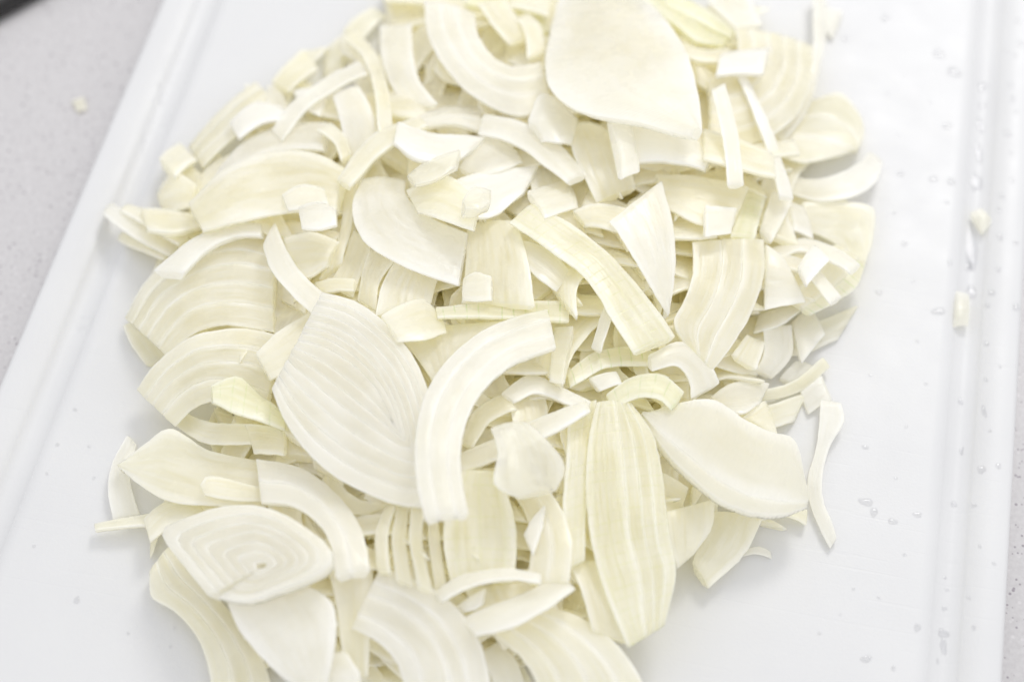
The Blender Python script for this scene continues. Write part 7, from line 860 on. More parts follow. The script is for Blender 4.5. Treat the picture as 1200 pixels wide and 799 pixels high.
((-14.6,-60.16,21.44),(-0.0528,0.0601,0.9968),[(-8.4,16.6),(-5.3,3.4),(5.3,-3.5),(18.2,-1)],[(-11.8,6.5),(-9.6,-3.4),(1,-10.2),(10.7,-8.2)],1,2.8,'flesh',(0.7,0.3)),
((9.31,38.04,11.2),(0.2209,0.3626,0.9054),[(-10.9,21.8),(-5,6.3),(7,-1.1),(19.6,2.9)],[(-14.1,3.9),(-9.8,-7.5),(2,-14.6),(11.3,-11.6)],1,2,'flesh',(2,-0.5)),
((24.54,-43.74,11.56),(0.3992,0.1272,0.908),[(-7.7,16.3),(-4.5,4.2),(6.9,-0.3),(21.3,5.1)],[(-14,1.6),(-11.7,-7.4),(-0.5,-11.8),(10.1,-7.7)],1,2.3,'flesh',(0.8,0.8)),
((-1.99,-69.38,12.84),(-0.0182,0.4061,0.9137),[(-10.7,6.2),(-4.2,3.3),(4.3,3),(10.8,5.3)],[(-9,-3.1),(-4.2,-5.3),(4.2,-5.6),(8.9,-3.8)],1,2.7,'flesh',(0,-0.3)),
((-51.09,-10.07,5.5),(-0.015,-0.0315,0.9994),[(4.8,12.1),(2.8,4.8),(3.9,-4.6),(7.4,-11.3)],[(-4.8,9.8),(-6.3,4.3),(-5.2,-5.1),(-2.4,-10.1)],1,2.1,'flesh',(0.3,-0.5)),
((41.09,61.04,20.04),(0.271,0.25,0.9295),[(0.8,30.5),(-0.8,10.5),(5.7,-5.8),(17,-11)],[(-10.2,13.7),(-11.4,-0.9),(-4.8,-16.7),(3.7,-20.3)],1,2.2,'flesh',(2.3,0.7)),
((46.38,75,17.74),(0.1069,0.2922,0.9504),[(-14.5,21),(-6.4,5.5),(8.1,1),(22.2,9.6)],[(-16.4,-0.2),(-10.5,-11.6),(3.6,-15.9),(13.9,-9.5)],1,2.2,'flesh',(2.1,1)),
((6.41,118.05,4.36),(0.0831,0.1905,0.9782),[(-8.4,15.6),(-3.4,6),(5.6,2.6),(14.1,7)],[(-10.7,-1.6),(-7.1,-8.8),(1.8,-12.1),(8.1,-8.7)],1,2.2,'flesh',(0.8,0.3)),
((23.02,-60.03,12.48),(0.3684,0.2245,0.9022),[(-7.4,14.7),(-2.3,6.7),(7.8,2),(18.1,2.8)],[(-13.6,-0),(-10,-5.9),(-0.1,-10.5),(7.5,-9.8)],1,2.7,'flesh',(0.8,-0.5)),
((-59.69,45.58,16.64),(-0.2068,0.1857,0.9606),[(9.8,16.6),(4.4,6.1),(0.7,-9.7),(0.4,-22.6)],[(1.1,18.8),(-3,10.9),(-6.6,-5.1),(-6.7,-15)],1,2,'flesh',(1.5,-0.4)),
((-38.71,0.25,7.96),(-0.008,0.0816,0.9966),[(-4.7,13.6),(-1.1,6.4),(6.1,0.2),(13.2,-2.1)],[(-10.3,3),(-7.6,-2.4),(-0.5,-8.5),(4.9,-10.1)],1,2.5,'flesh',(1.1,0.7)),
((21.24,123.63,10.93),(0.0754,0.2403,0.9678),[(-3.9,24.6),(0.5,12.3),(8.1,-1.3),(14.9,-9.4)],[(-12.5,8.2),(-9.2,-0.8),(-1.6,-13.9),(3.6,-19.8)],1,3,'flesh',(1.8,-0.6)),
((-93.17,-11.35,5.89),(-0.2802,-0.0589,0.9581),[(-14.1,18.1),(-7.6,3.8),(6.8,-5.6),(21.9,-5.7)],[(-15.4,10.1),(-10.6,-0.7),(3.8,-10),(15.2,-10)],1,2.4,'flesh',(1,-0.3)),
((-62.53,0.4,16.32),(0.308,0.1548,0.9387),[(-13.8,11.5),(-5.2,5.9),(7.7,3.4),(18.4,5.3)],[(-14.8,-2.4),(-8.5,-6.7),(4.1,-9.2),(12,-7.7)],1,3,'flesh',(0.3,0.8)),
((54.79,-35.47,9.98),(0.1642,-0.1585,0.9736),[(0.6,19.6),(-3,5.8),(4.4,-5.1),(19.1,-8.1)],[(-9.6,10.6),(-12.5,0.3),(-5.1,-10.6),(6.1,-12.6)],1,2.8,'flesh',(0.8,0.1)),
((-29.49,-48.5,20.23),(-0.0243,0.2246,0.9741),[(-6.7,23),(-5.4,5.4),(5.3,-6),(20,-6.2)],[(-12.1,11.4),(-11.2,-1.8),(-0.5,-13),(10.6,-12.9)],1,2.8,'flesh',(2.2,0.5)),
((47.96,-56.03,8.55),(0.0597,0.2128,0.9753),[(16.5,1.3),(5.8,2.7),(-5.8,-3.2),(-12.3,-13.2)],[(12.1,7.1),(4,8.4),(-7.7,2.4),(-12.6,-5.4)],1,2.5,'flesh',(1,0.4)),
((67.86,77.41,13.12),(-0.1272,0.2848,0.9501),[(10.4,3.5),(4.8,0.2),(-1.1,-7.1),(-4.3,-14.6)],[(4.4,11.5),(0,9),(-5.9,1.6),(-8.3,-4.2)],1,2.5,'flesh',(1.1,0.6)),
((-15.58,-112.53,10.56),(0.0273,0.2195,0.9752),[(16.5,-0.1),(5.8,1.8),(-5.3,-3.1),(-11,-12.2)],[(11.3,6.5),(3.1,8.1),(-8.1,3.1),(-12.3,-4)],1,2.1,'flesh',(1.5,0.4)),
((-27.36,-107.49,13.05),(0.0316,0.1536,0.9876),[(-1.5,15.3),(-1.3,5.6),(3.9,-4.6),(11.4,-10.3)],[(-7.3,10),(-7.1,2.8),(-1.9,-7.3),(3.8,-11.5)],1,3,'flesh',(1.4,-0.3)),
((12.05,9.26,18.79),(-0.0516,0.4053,0.9127),[(-13.9,21.1),(-5.9,5.6),(6.9,-1.6),(18.5,2.4)],[(-14.2,4.3),(-8.4,-7),(4.2,-14),(12.8,-10.8)],1,2.8,'flesh',(2,0.1)),
((1.15,-9.97,11.98),(-0.0318,0.3024,0.9526),[(16.8,-8.7),(6.2,3),(-6.6,1.2),(-14.5,-13.1)],[(13.6,1.1),(5.5,10.5),(-7.5,8.7),(-13.4,-2.7)],1,2.6,'flesh',(2,-0.4)),
((-5.83,-117.54,5.05),(-0.033,-0.2544,0.9665),[(11.5,8),(1.8,4.2),(-2.4,-4),(0.8,-12.4)],[(4.1,8.9),(-3.3,6.1),(-7.5,-2.1),(-4.9,-8.5)],1,2.4,'flesh',(1.3,-0.2)),
((-6.7,2.39,11.6),(-0.0822,0.1401,0.9867),[(0.3,12.2),(-0.8,4.3),(2.8,-3.3),(9.3,-6.8)],[(-5.3,7.3),(-6.2,1.3),(-2.5,-6.2),(2.5,-8.8)],1,2.7,'flesh',(0.7,-0.2)),
((-60.44,-98.86,12.64),(-0.1441,0.333,0.9318),[(18.9,-5.7),(7,0.3),(-6.9,-0.6),(-15.5,-8)],[(14.6,1.8),(5.5,6.6),(-8.6,5.7),(-15.1,-0.1)],1,2.1,'flesh',(0.2,0.4)),
((-18.59,-53,22.79),(0.0311,-0.0227,0.9993),[(18,7.9),(6.8,3.4),(-4.2,-6.3),(-9.5,-16.3)],[(10.1,12.1),(1.6,8.8),(-9.4,-1),(-13.3,-8.7)],1,2.2,'flesh',(0.5,0.2)),
((-55.13,-6.55,8.53),(-0.3413,-0.0575,0.9382),[(5.9,10.2),(0.6,4.1),(2.8,-4.2),(11.1,-10.4)],[(-4.7,8.8),(-8.9,4.2),(-6.6,-4),(-0.1,-8.7)],1,2.5,'flesh',(1.2,0.4)),
((-47.35,15.4,11.11),(0.2824,0.0565,0.9576),[(1.5,15.6),(2.4,7.2),(6.3,-2.1),(11.2,-7.9)],[(-8.7,7.1),(-8.1,0.9),(-4.1,-8.3),(-0.4,-12.5)],1,2.9,'flesh',(1.2,-0.6)),
((-43.64,-45.56,15.34),(-0.1264,0.2143,0.9685),[(1.5,22),(-0,8.4),(4.1,-8.3),(11.4,-19.7)],[(-7,17.5),(-8.1,7.3),(-3.8,-9.3),(1.9,-17.9)],1,2.6,'flesh',(2,0.5)),
((59.91,-33.66,10.49),(0.2088,0.271,0.9397),[(17.3,-1.7),(6.7,1.4),(-6.7,-4.1),(-16,-15.1)],[(14.3,8),(6.2,10.6),(-7.4,4.9),(-14.4,-3.9)],1,2.4,'flesh',(0.5,-0.4)),
((-14.78,-6.85,13.55),(0.2252,0.2939,0.9289),[(1.5,20.5),(0.9,8.3),(5.8,-2.2),(13.5,-6)],[(-9,7.3),(-9.4,-1.6),(-4.6,-11.8),(1.3,-14.5)],1,2.9,'flesh',(1.5,0.4)),
((-39.04,33.02,14.62),(-0.0356,0.2416,0.9697),[(-8.4,27.4),(-3.6,10),(7.4,-6.4),(19.2,-14)],[(-14.1,14.8),(-10.6,1.9),(0.5,-14.1),(9.5,-19.6)],1,2.8,'flesh',(0.5,0.6)),
((39.85,-41.92,9.1),(-0.2175,0.0262,0.9757),[(-4.3,10.1),(-2,3.6),(4,-1),(10.7,-1.6)],[(-7.7,3.2),(-6,-1.6),(0.1,-6.2),(5.1,-6.5)],1,2.7,'flesh',(1,0.1)),
((-2.58,-64.46,24.05),(0.0848,0.3841,0.9194),[(9.8,1),(4.2,-0),(-0.8,-5.5),(-2.5,-12.5)],[(3.3,9),(-1,8.3),(-5.9,2.6),(-7.2,-2.9)],1,2.5,'flesh',(0.9,0.6)),
((-36.59,-63.52,17.36),(-0.3521,0.0514,0.9345),[(11.2,-3),(5.5,-2.5),(0.5,-5.1),(-1.3,-9.6)],[(2.2,6.9),(-2.2,7.4),(-7.3,4.7),(-8.6,1.2)],1,2,'flesh',(0.7,0.2)),
((-56.42,24.51,17.62),(0.3079,-0.0537,0.9499),[(15,2.6),(5.7,1.3),(-1.5,-5.7),(-2.9,-14.7)],[(5,10.1),(-2.1,9.2),(-9.2,2.1),(-10.1,-4.8)],1,2.8,'flesh',(1.3,0.7)),
((54.74,-28.88,13.65),(0.3086,0.0382,0.9504),[(7.7,22.4),(-2.3,6.5),(0.4,-7.5),(14.2,-13.1)],[(-3.3,14.8),(-11,2.9),(-8.2,-11),(2.5,-15)],1,2.1,'flesh',(2.2,-0.5)),
((47.98,62.39,21.62),(0.1899,0.2238,0.9559),[(-14,15.5),(-6,4.5),(7.8,1.9),(21,9.1)],[(-15.8,-1.7),(-10,-9.9),(3.6,-12.4),(13.3,-7)],1,2.7,'flesh',(0.6,0.9)),
((6.8,-92.35,14.85),(-0.0232,-0.3321,0.9429),[(17,0.3),(6.5,0.8),(-4.9,-3.6),(-11.5,-10.5)],[(11.2,6.5),(3.2,6.9),(-8.2,2.5),(-13.1,-2.8)],1,3,'flesh',(1.4,-0.3)),
((23.41,23.8,21.51),(-0.2748,0.3311,0.9027),[(-10.3,18),(-3.9,8.3),(5.2,3.1),(12.7,4.9)],[(-10.3,-1.2),(-5.6,-8.3),(3.3,-13.2),(8.8,-11.7)],1,2.1,'flesh',(1.3,1)),
((-17.02,-69.3,14.23),(-0.118,0.4031,0.9075),[(16.7,-5.3),(6.8,-2.7),(-5.5,-4.4),(-13.9,-9.6)],[(12.5,5.8),(4.9,7.9),(-7.6,6.2),(-14,2)],1,2.1,'flesh',(1.5,-0.5)),
((22.18,-13.63,9.88),(0.1011,0.1258,0.9869),[(-14.4,15.1),(-7.3,0.7),(6.6,-3),(20.9,5.6)],[(-14.9,3.7),(-9.7,-7.1),(4.1,-10.8),(14.7,-4.2)],1,2.8,'flesh',(2,0.5)),
((34.36,-22.98,13.13),(-0.0013,0.3606,0.9327),[(-8.4,15),(-3.7,4.8),(5.2,-1.1),(14.1,-0)],[(-10.5,3.7),(-7,-3.9),(1.9,-9.7),(8.4,-8.7)],1,2.5,'flesh',(0.8,0.1)),
((13.02,100.2,9.83),(0.0972,0.2461,0.9644),[(21.7,-9.1),(8.1,5.4),(-8.6,-0),(-19.3,-22)],[(17.8,4.8),(7.4,16.6),(-9.5,10.9),(-17.6,-6.6)],1,2.1,'flesh',(1.7,0.7)),
((3.42,81.14,16.12),(0.0457,0.2351,0.9709),[(16.9,2.6),(5.5,4.1),(-5.2,-5.1),(-9.7,-19.8)],[(10.9,11.1),(2.2,12.4),(-8.6,3.1),(-11.9,-8.4)],1,2.7,'flesh',(1.8,0.5)),
((-55.23,-28.82,13.58),(0.1365,0.4137,0.9001),[(9.7,-3.3),(4.1,-2),(-1.6,-5.9),(-4.5,-12.9)],[(4.8,8.6),(0.4,9.7),(-5.3,5.7),(-7.5,0.1)],1,2.8,'flesh',(0,-0.4)),
((-61.51,-107.32,9.61),(-0.3255,0.1854,0.9272),[(15.2,-7.7),(6.1,-2.7),(-5.2,-1.3),(-12.8,-4.5)],[(11.6,0.9),(4.6,5),(-6.8,6.4),(-12.6,3.9)],1,2.7,'flesh',(0.2,0.5)),
((-94.53,-4.28,6.05),(-0.3268,0.0924,0.9406),[(2,17.7),(-0.3,6.8),(5,-7),(14.8,-16.9)],[(-8.7,14.8),(-10.5,6.7),(-5,-7.3),(2.7,-14.7)],1,2,'flesh',(0.2,0.3)),
((-67.21,-94.07,12.41),(0.4253,-0.0148,0.9049),[(3.5,10.1),(1.3,4),(2.4,-3.1),(6.3,-7.7)],[(-3.4,7),(-5.1,2.4),(-4,-4.6),(-1,-8)],1,2.3,'flesh',(0.9,-0.3)),
((-22.01,-10.58,16.06),(0.0689,0.3387,0.9384),[(-13.5,20.9),(-4.5,9.9),(8.7,-0.4),(19.7,-5)],[(-16.1,5.4),(-9.5,-2.6),(3.5,-12.5),(11.7,-15.8)],1,2.1,'flesh',(1,-0.7)),
((-57.75,-8.14,8.71),(0.1177,0.3414,0.9325),[(-16,18.5),(-6.6,5.8),(7.8,-2.1),(20.4,-1.7)],[(-16,5.6),(-9.2,-3.7),(5.1,-11.4),(14.4,-11)],1,2.3,'flesh',(2,0.6)),
((-64.52,-55.29,11.72),(-0.2774,0.0544,0.9592),[(11.2,3.2),(4.8,1),(0.4,-4.9),(0.2,-11.6)],[(1.8,8.6),(-3.1,7),(-7.6,1),(-7.6,-4.2)],1,2.2,'flesh',(0.2,0.6)),
((31.04,-12.51,18.48),(-0.22,0.3356,0.916),[(18.3,-11.6),(6.9,1.1),(-7.1,1),(-15.9,-11.9)],[(14.8,0.3),(6,10.5),(-8.1,10.5),(-14.9,0.2)],1,2.5,'flesh',(0.4,0.5)),
((38.49,-33.57,15.98),(-0.3211,0.0892,0.9428),[(19.1,5.9),(3.6,6.7),(-6.8,-3.4),(-6.8,-18.9)],[(11.8,9.9),(-0.1,10.8),(-10.6,0.5),(-10.3,-11.5)],1,2.1,'flesh',(1,-0.3)),
((-44.63,-59.68,10.36),(-0.2742,0.1264,0.9533),[(-1.9,15.7),(-2.3,5.1),(4.6,-3.7),(15.4,-6.5)],[(-9.2,8.2),(-9.7,0.2),(-2.6,-8.5),(5.7,-10.4)],1,2.4,'flesh',(0,-0.4)),
((25.69,102.14,15.7),(0.0082,0.3919,0.92),[(-15.4,31.3),(-6.1,10.8),(8.9,-0.3),(22.7,2.5)],[(-17.4,4.6),(-10.7,-10),(4,-20.6),(14.1,-18.3)],1,2.7,'flesh',(0,-0.9)),
((-14.98,39.97,14.59),(-0.3447,0.033,0.9381),[(10.5,8.8),(5.4,2.7),(2.5,-7.3),(3.2,-16.2)],[(-1.2,13.2),(-5.1,8.7),(-8,-1.5),(-7.3,-8.4)],1,2.3,'flesh',(1.2,0.5)),
((-60.19,-81.29,13.74),(-0.0099,0.3777,0.9259),[(6.3,18.7),(3.3,7.1),(4,-8.1),(7.9,-19.2)],[(-5,16.6),(-7.2,7.9),(-6.2,-7.3),(-3.1,-15.7)],1,2.9,'flesh',(1.5,0.1)),
((-13.49,-71.82,14.58),(-0.1134,-0.3175,0.9414),[(0.9,9.7),(1.2,4.2),(4.6,-1.9),(9.5,-5.6)],[(-6.9,5.3),(-6.7,1.1),(-3.2,-5),(0.6,-7.7)],1,2.4,'flesh',(0.8,0.5)),
((-12.95,27.42,16.94),(-0.0144,0.0571,0.9983),[(13.6,4.2),(4,2.9),(-1.6,-5),(-0.6,-15.2)],[(4.2,9.9),(-3.1,9),(-8.7,1),(-7.7,-6.9)],1,2.8,'flesh',(1.3,0.3)),
((-46.13,-100.58,15.34),(-0.0891,0.0284,0.9956),[(-10.3,15.8),(-6,3.4),(5.7,-4.1),(18.9,-3.5)],[(-12.8,7.7),(-9.6,-1.6),(2,-9.1),(12.1,-8.5)],1,2.4,'flesh',(0.4,0.4)),
((13.67,62.46,20.35),(0.2695,0.2469,0.9308),[(2.1,15.3),(3.2,8.2),(5.7,-0.2),(8.4,-5.7)],[(-7.3,4.6),(-6.5,-0.6),(-3.9,-8.8),(-1.8,-12.8)],1,2.4,'flesh',(1,-0)),
((31.65,-42.04,15.23),(-0.0188,0.3891,0.921),[(12.8,-2.1),(4.2,2.1),(-4,-3.1),(-7.6,-14.8)],[(8.4,6.9),(1.8,10.3),(-6.5,5),(-9.2,-4.2)],1,2.2,'flesh',(1.4,0.5)),
((-50.59,-51.47,19.45),(0.0186,0.2967,0.9548),[(-12.3,13.5),(-4.6,6.1),(6.5,1),(15.7,0.6)],[(-12.8,1.3),(-7.1,-4.1),(3.9,-9.1),(10.7,-9.3)],1,2.3,'flesh',(1.2,0.1)),
((83.18,71.88,15.89),(0.4245,0.1374,0.895),[(-17.1,5.3),(-7.8,-2.3),(7.8,3),(22.6,19.4)],[(-16.8,-7.5),(-10.1,-13.4),(5.3,-8.3),(16.2,3.8)],1,2.8,'flesh',(0.8,0.7)),
((2.61,25.83,14.82),(0.1155,0.2332,0.9655),[(-6.7,23.8),(-5.7,5),(4.2,-7.4),(18.3,-7.8)],[(-10.6,13.2),(-10,-0.8),(-0,-13),(10.6,-13)],1,2.4,'flesh',(2.2,-0.4)),
((-25.48,-12.42,15.86),(-0.235,-0.049,0.9708),[(9.6,9.4),(2,4),(1.7,-4.8),(8.8,-12.5)],[(-2.4,9.9),(-8.3,5.9),(-8.5,-3),(-2.9,-8.9)],1,2.2,'flesh',(1.3,0.5)),
((-47.37,40.23,15.85),(0.0703,0.2635,0.9621),[(-6.5,22.6),(-1.3,10.4),(7.6,-2.7),(15.7,-10.3)],[(-12.8,9.5),(-8.8,0.5),(0,-12.3),(6.1,-17.8)],1,3,'flesh',(1.1,-0.6)),
((-52.81,41.01,18.37),(0.1085,0.0635,0.9921),[(3.5,23.9),(-3.9,7.2),(0.9,-8.7),(15,-16.1)],[(-4.8,17.1),(-10.5,4.5),(-5.6,-11.2),(5.3,-16.6)],1,2.4,'flesh',(1.2,-0.3)),
((-23.15,19.28,14.06),(0.4449,0.0284,0.8951),[(7.7,15.6),(2.3,5.8),(3.8,-3.1),(11.4,-6.7)],[(-5.5,7.6),(-9.5,0.3),(-7.9,-8.4),(-2.2,-11)],1,2.4,'flesh',(1.3,-0.6)),
((32.79,-56.52,13.12),(0.1981,0.2445,0.9492),[(-7.1,13.2),(-2.1,6.3),(6.6,0.7),(14.7,-0.9)],[(-11.6,2),(-7.9,-3.1),(0.7,-8.5),(6.8,-9.6)],1,2.6,'flesh',(1.2,-0.2)),
((19.22,92.22,18.78),(-0.3011,0.2025,0.9318),[(9.2,16.3),(4.8,5.6),(2.3,-10.3),(3,-23.4)],[(-1.3,19.7),(-4.7,11.6),(-7,-4.7),(-6.3,-14.7)],1,2.5,'flesh',(1.8,-0.5)),
((1.39,-43.79,19.51),(0.2716,0.267,0.9247),[(-8.3,17.9),(-3.9,5.9),(6.7,-1.6),(18.3,-1.1)],[(-13,4.9),(-9.8,-4),(0.7,-11.3),(9.4,-10.8)],1,2.8,'flesh',(1.7,0.7)),
((-22.53,-90,16.72),(0.004,0.3632,0.9317),[(13.2,-1.1),(5.2,-0.3),(-1.5,-5.9),(-3.4,-14.9)],[(5,9.7),(-1.2,10.4),(-7.9,4.6),(-9.2,-2.5)],1,2.2,'flesh',(0.3,0.7)),
((39.47,-1.09,21.13),(0.2469,0.06,0.9672),[(-8.4,17.7),(-6.4,2.2),(5.2,-4.2),(20.9,1.4)],[(-12.5,6.5),(-11.2,-5.1),(0.3,-11.4),(12.1,-7.1)],1,2.3,'flesh',(2.1,0.5)),
((-41.78,-12.61,13.61),(-0.2766,0.2236,0.9346),[(15.3,1.7),(3.8,3.8),(-4.2,-3.4),(-4.6,-15.9)],[(8.2,8.2),(-0.7,10),(-8.8,2.7),(-8.9,-7.2)],1,2.9,'flesh',(1.1,-0.4)),
((-7.27,-86.53,16.72),(-0.022,0.1509,0.9883),[(2.5,12.1),(0.5,4.5),(4,-2.4),(11,-5.4)],[(-6.5,6),(-8,0.4),(-4.5,-6.5),(0.9,-8.7)],1,2.1,'flesh',(0.8,0.6)),
((9.67,73.81,20.96),(-0.3279,0.238,0.9142),[(15.2,-0.9),(6,-0.2),(-3.7,-5.4),(-8.9,-13.8)],[(9,8.9),(2,9.6),(-7.8,4.2),(-11.7,-2.4)],1,2.8,'flesh',(1.4,0.6)),
((-31.7,-14.32,17.23),(-0.3416,0.2061,0.917),[(12.1,-5.3),(5,-2.6),(-2.5,-3.8),(-6.7,-8.3)],[(6.7,4.8),(1.3,7),(-6.4,5.8),(-9.5,2.3)],1,2.1,'flesh',(0.5,0.6)),
((-1.43,9.81,15.51),(-0.3195,0.1684,0.9325),[(-14.8,17.6),(-5.9,3.9),(6.2,-0.5),(15.7,6)],[(-12.9,1.7),(-6.4,-8.4),(5.5,-12.7),(12.6,-7.6)],1,2.2,'flesh',(0.1,0.7)),
((-73.75,-82.67,12),(-0.3411,0.1457,0.9287),[(-5.3,14.2),(-2,5.6),(6.1,-2.1),(14.8,-5.1)],[(-10.9,6),(-8.5,-0.5),(-0.4,-8),(6.3,-10.2)],1,2.6,'flesh',(1.1,0.4)),
((1.75,-73.27,15.68),(0.1488,-0.0627,0.9869),[(10.5,-1.5),(5.2,-2.8),(-1.1,-5.7),(-5.5,-8.6)],[(4.7,7.4),(0.8,6.4),(-5.6,3.5),(-8.9,1.2)],1,2.2,'flesh',(0.3,-0.2)),
((-20.42,27.71,18.05),(0.1856,0.3125,0.9316),[(-15.1,15.9),(-5.7,7.4),(8.1,3.6),(19.9,6.2)],[(-15.9,-2.2),(-9,-8.5),(4.5,-12.2),(13.1,-10.2)],1,2,'flesh',(1,-0.7)),
((-38.1,44.53,19.32),(-0.4073,0.1125,0.9064),[(9.3,6.9),(5.8,1.8),(5.9,-7),(9.3,-14.8)],[(-6.4,12.2),(-9.1,8.3),(-8.9,-0.6),(-6,-6.7)],1,2.4,'flesh',(1.1,1)),
((-30.48,-58.67,23.52),(-0.0428,0.0474,0.998),[(8.7,11.6),(4,4.4),(1.7,-6.1),(3.1,-14.5)],[(-0.9,12),(-4.5,6.6),(-6.6,-3.9),(-5.5,-10.3)],1,2.6,'flesh',(1.3,-0.4)),
((20.04,-46.73,17.24),(0.2806,0.2475,0.9274),[(-13.7,11.8),(-5.6,4.2),(7.7,1.3),(19.9,4.3)],[(-15.3,-0.3),(-9.4,-6),(3.7,-8.9),(12.7,-6.5)],1,2.7,'flesh',(1.7,-0.4)),
((-25.44,42.38,18.96),(0.2334,0.316,0.9196),[(-12.5,16.4),(-5.8,2.7),(6.3,-0.6),(18,7.8)],[(-13.3,1.1),(-8.4,-9),(3.5,-12.3),(12.2,-6)],1,2.3,'flesh',(1.9,-0.1)),
((73.25,22.86,14.85),(0.2186,0.3371,0.9157),[(-14.3,12),(-5,6.7),(8.6,3.9),(19.9,4.9)],[(-16.1,-2.7),(-9.4,-6.7),(4,-9.4),(12.3,-8.6)],1,2.4,'flesh',(1.6,-0.4)),
((-4.99,11.14,19.06),(-0.2133,-0.0175,0.9768),[(-8,22.2),(-4.3,7.5),(7.5,-4.9),(21.3,-9.2)],[(-14.7,11.3),(-12,0.2),(-0.2,-12.1),(10.4,-15)],1,2.4,'flesh',(0.1,0.3)),
((9.96,-68.06,18.1),(0.2648,0.2079,0.9416),[(-5.6,9),(-1.5,5.9),(5,4.8),(10.7,6.4)],[(-8.6,-4.6),(-5.6,-6.9),(0.7,-7.9),(4.9,-6.7)],1,2.7,'flesh',(0.1,0.1)),
((12.66,-104.28,13.1),(-0.2901,-0.0669,0.9547),[(9.1,2.7),(3.2,1.4),(-0.8,-3.1),(-0.9,-8.4)],[(2.7,5.8),(-1.8,4.9),(-5.8,0.4),(-5.8,-3.7)],1,2.7,'flesh',(0.8,0.4)),
((-61.55,-36.57,19.77),(-0.1277,0.4005,0.9073),[(8.5,10),(4.7,2.7),(1.9,-8.3),(1.3,-17.4)],[(-0.5,14.7),(-3.3,9.2),(-6.1,-2),(-6.4,-9)],1,2.8,'flesh',(1.3,-0.3)),
((-8.84,-72.21,19.77),(-0.2982,0.195,0.9344),[(13.4,-4.8),(5.6,-2.6),(-3.5,-3.8),(-9.3,-7.6)],[(8.6,4.7),(2.7,6.5),(-6.6,5.3),(-11,2.3)],1,3,'flesh',(1.1,0.6)),
((-14.49,-54,23.66),(0.2331,0.2855,0.9296),[(-9.1,16.1),(-6.2,0.8),(4.2,-5),(17.4,1.1)],[(-10.7,7),(-8.7,-4.4),(1.6,-10.2),(11.5,-5.5)],1,2.4,'flesh',(1.3,0.1)),
((6.44,-14.58,14.1),(-0.3114,0.1657,0.9357),[(11.4,-11.7),(4.6,-4.9),(-3.8,-3.6),(-9.6,-8.6)],[(8.6,3.3),(3.5,8.9),(-5.1,10.3),(-9.5,6.2)],1,3,'flesh',(1.2,0.8)),
((-16.59,39.98,23.48),(-0.2942,0.2665,0.9179),[(16.5,-9.6),(6,-1.9),(-3.4,-5.1),(-6.6,-17.3)],[(8.5,7.8),(0.2,14.2),(-9.4,10.9),(-11.7,1)],1,2.7,'flesh',(0.5,-0.5)),
((-26.75,20.84,22.98),(-0.13,0.1053,0.9859),[(2.7,11.3),(4.1,5.5),(6.9,-1.7),(9.6,-6.9)],[(-8.6,5.7),(-7.5,1.4),(-4.7,-5.8),(-2.5,-9.6)],1,3,'flesh',(0.7,-0.2)),
((41.17,-31.96,15.74),(0.1294,0.2868,0.9492),[(-1.2,19.7),(-3.6,4.3),(2.7,-5.5),(14.5,-5.4)],[(-7.1,10.1),(-9,-1.4),(-2.7,-11),(6.3,-10.8)],1,2.4,'flesh',(1.8,0.5)),
((1.87,-92.99,16.81),(0.2616,0.1237,0.9572),[(-1.7,10.3),(-0,4.7),(5,0.3),(10.9,-0.9)],[(-8,1.9),(-6.8,-2.2),(-1.9,-6.6),(2.6,-7.5)],1,2.2,'flesh',(0.8,0.6)),
((-46.62,-66.07,13.19),(-0.4008,-0.0228,0.9159),[(19.4,6.4),(3,5.6),(-4.5,-4.8),(0.9,-19.2)],[(7.6,11.3),(-5.3,11),(-12.8,0.4),(-8.3,-10.8)],1,2.8,'flesh',(1.3,0.4)),
((-10.53,36.27,21.81),(0.0498,-0.0876,0.9949),[(7.9,22.1),(-0.3,7.9),(2.5,-7.7),(14.7,-17.2)],[(-5.3,16.2),(-11.6,5.6),(-8.6,-9.9),(0.8,-17)],1,2.6,'flesh',(0.5,0.7)),
((-14.49,10.04,21.54),(-0.2383,0.2351,0.9423),[(22.2,-5.2),(6.8,3.5),(-7.5,-1.8),(-13,-18.1)],[(15.1,6),(3.2,13.1),(-11.4,7.7),(-15.4,-5.2)],1,2.6,'flesh',(0.7,-0.1)),
((24.8,-13.55,18.1),(0.0508,0.4375,0.8978),[(11.3,-9.1),(4.5,-6.1),(-4.9,-7),(-12,-11.3)],[(10.4,7.9),(5.1,10.4),(-4.5,9.4),(-9.9,5.9)],1,2.3,'flesh',(0,-0.7)),
((10.66,-32.72,16.61),(0.145,0.3368,0.9303),[(-0.8,13.2),(-0.1,5.5),(4.2,0),(10,-0.6)],[(-6.9,2.5),(-6.4,-3.2),(-2.1,-8.5),(2.2,-8.9)],1,2.1,'flesh',(0.9,0.1)),
((-72.79,-63.31,11.99),(0.0623,0.1103,0.9919),[(-2,15.9),(-1.6,5.7),(4.9,-3.5),(14.1,-7.2)],[(-9,8.2),(-8.8,0.6),(-2.3,-8.5),(4.7,-11.1)],1,3,'flesh',(1.4,0.5)),
((-37.8,32.05,21.38),(0.1766,-0.1833,0.9671),[(11.2,16.4),(0.2,6.8),(-2.1,-6.8),(5.2,-17.7)],[(2.4,14.5),(-6,7.4),(-8.3,-6.2),(-2.5,-14.4)],1,2.9,'flesh',(0.1,-0.2)),
((-34.95,-21.64,13.22),(0.0817,0.1659,0.9827),[(-6.2,21),(-2.6,8),(5.7,-6),(14.5,-14.2)],[(-10.7,13.5),(-8,3.8),(0.3,-10),(7,-16.1)],1,2.1,'flesh',(0.9,0.4)),
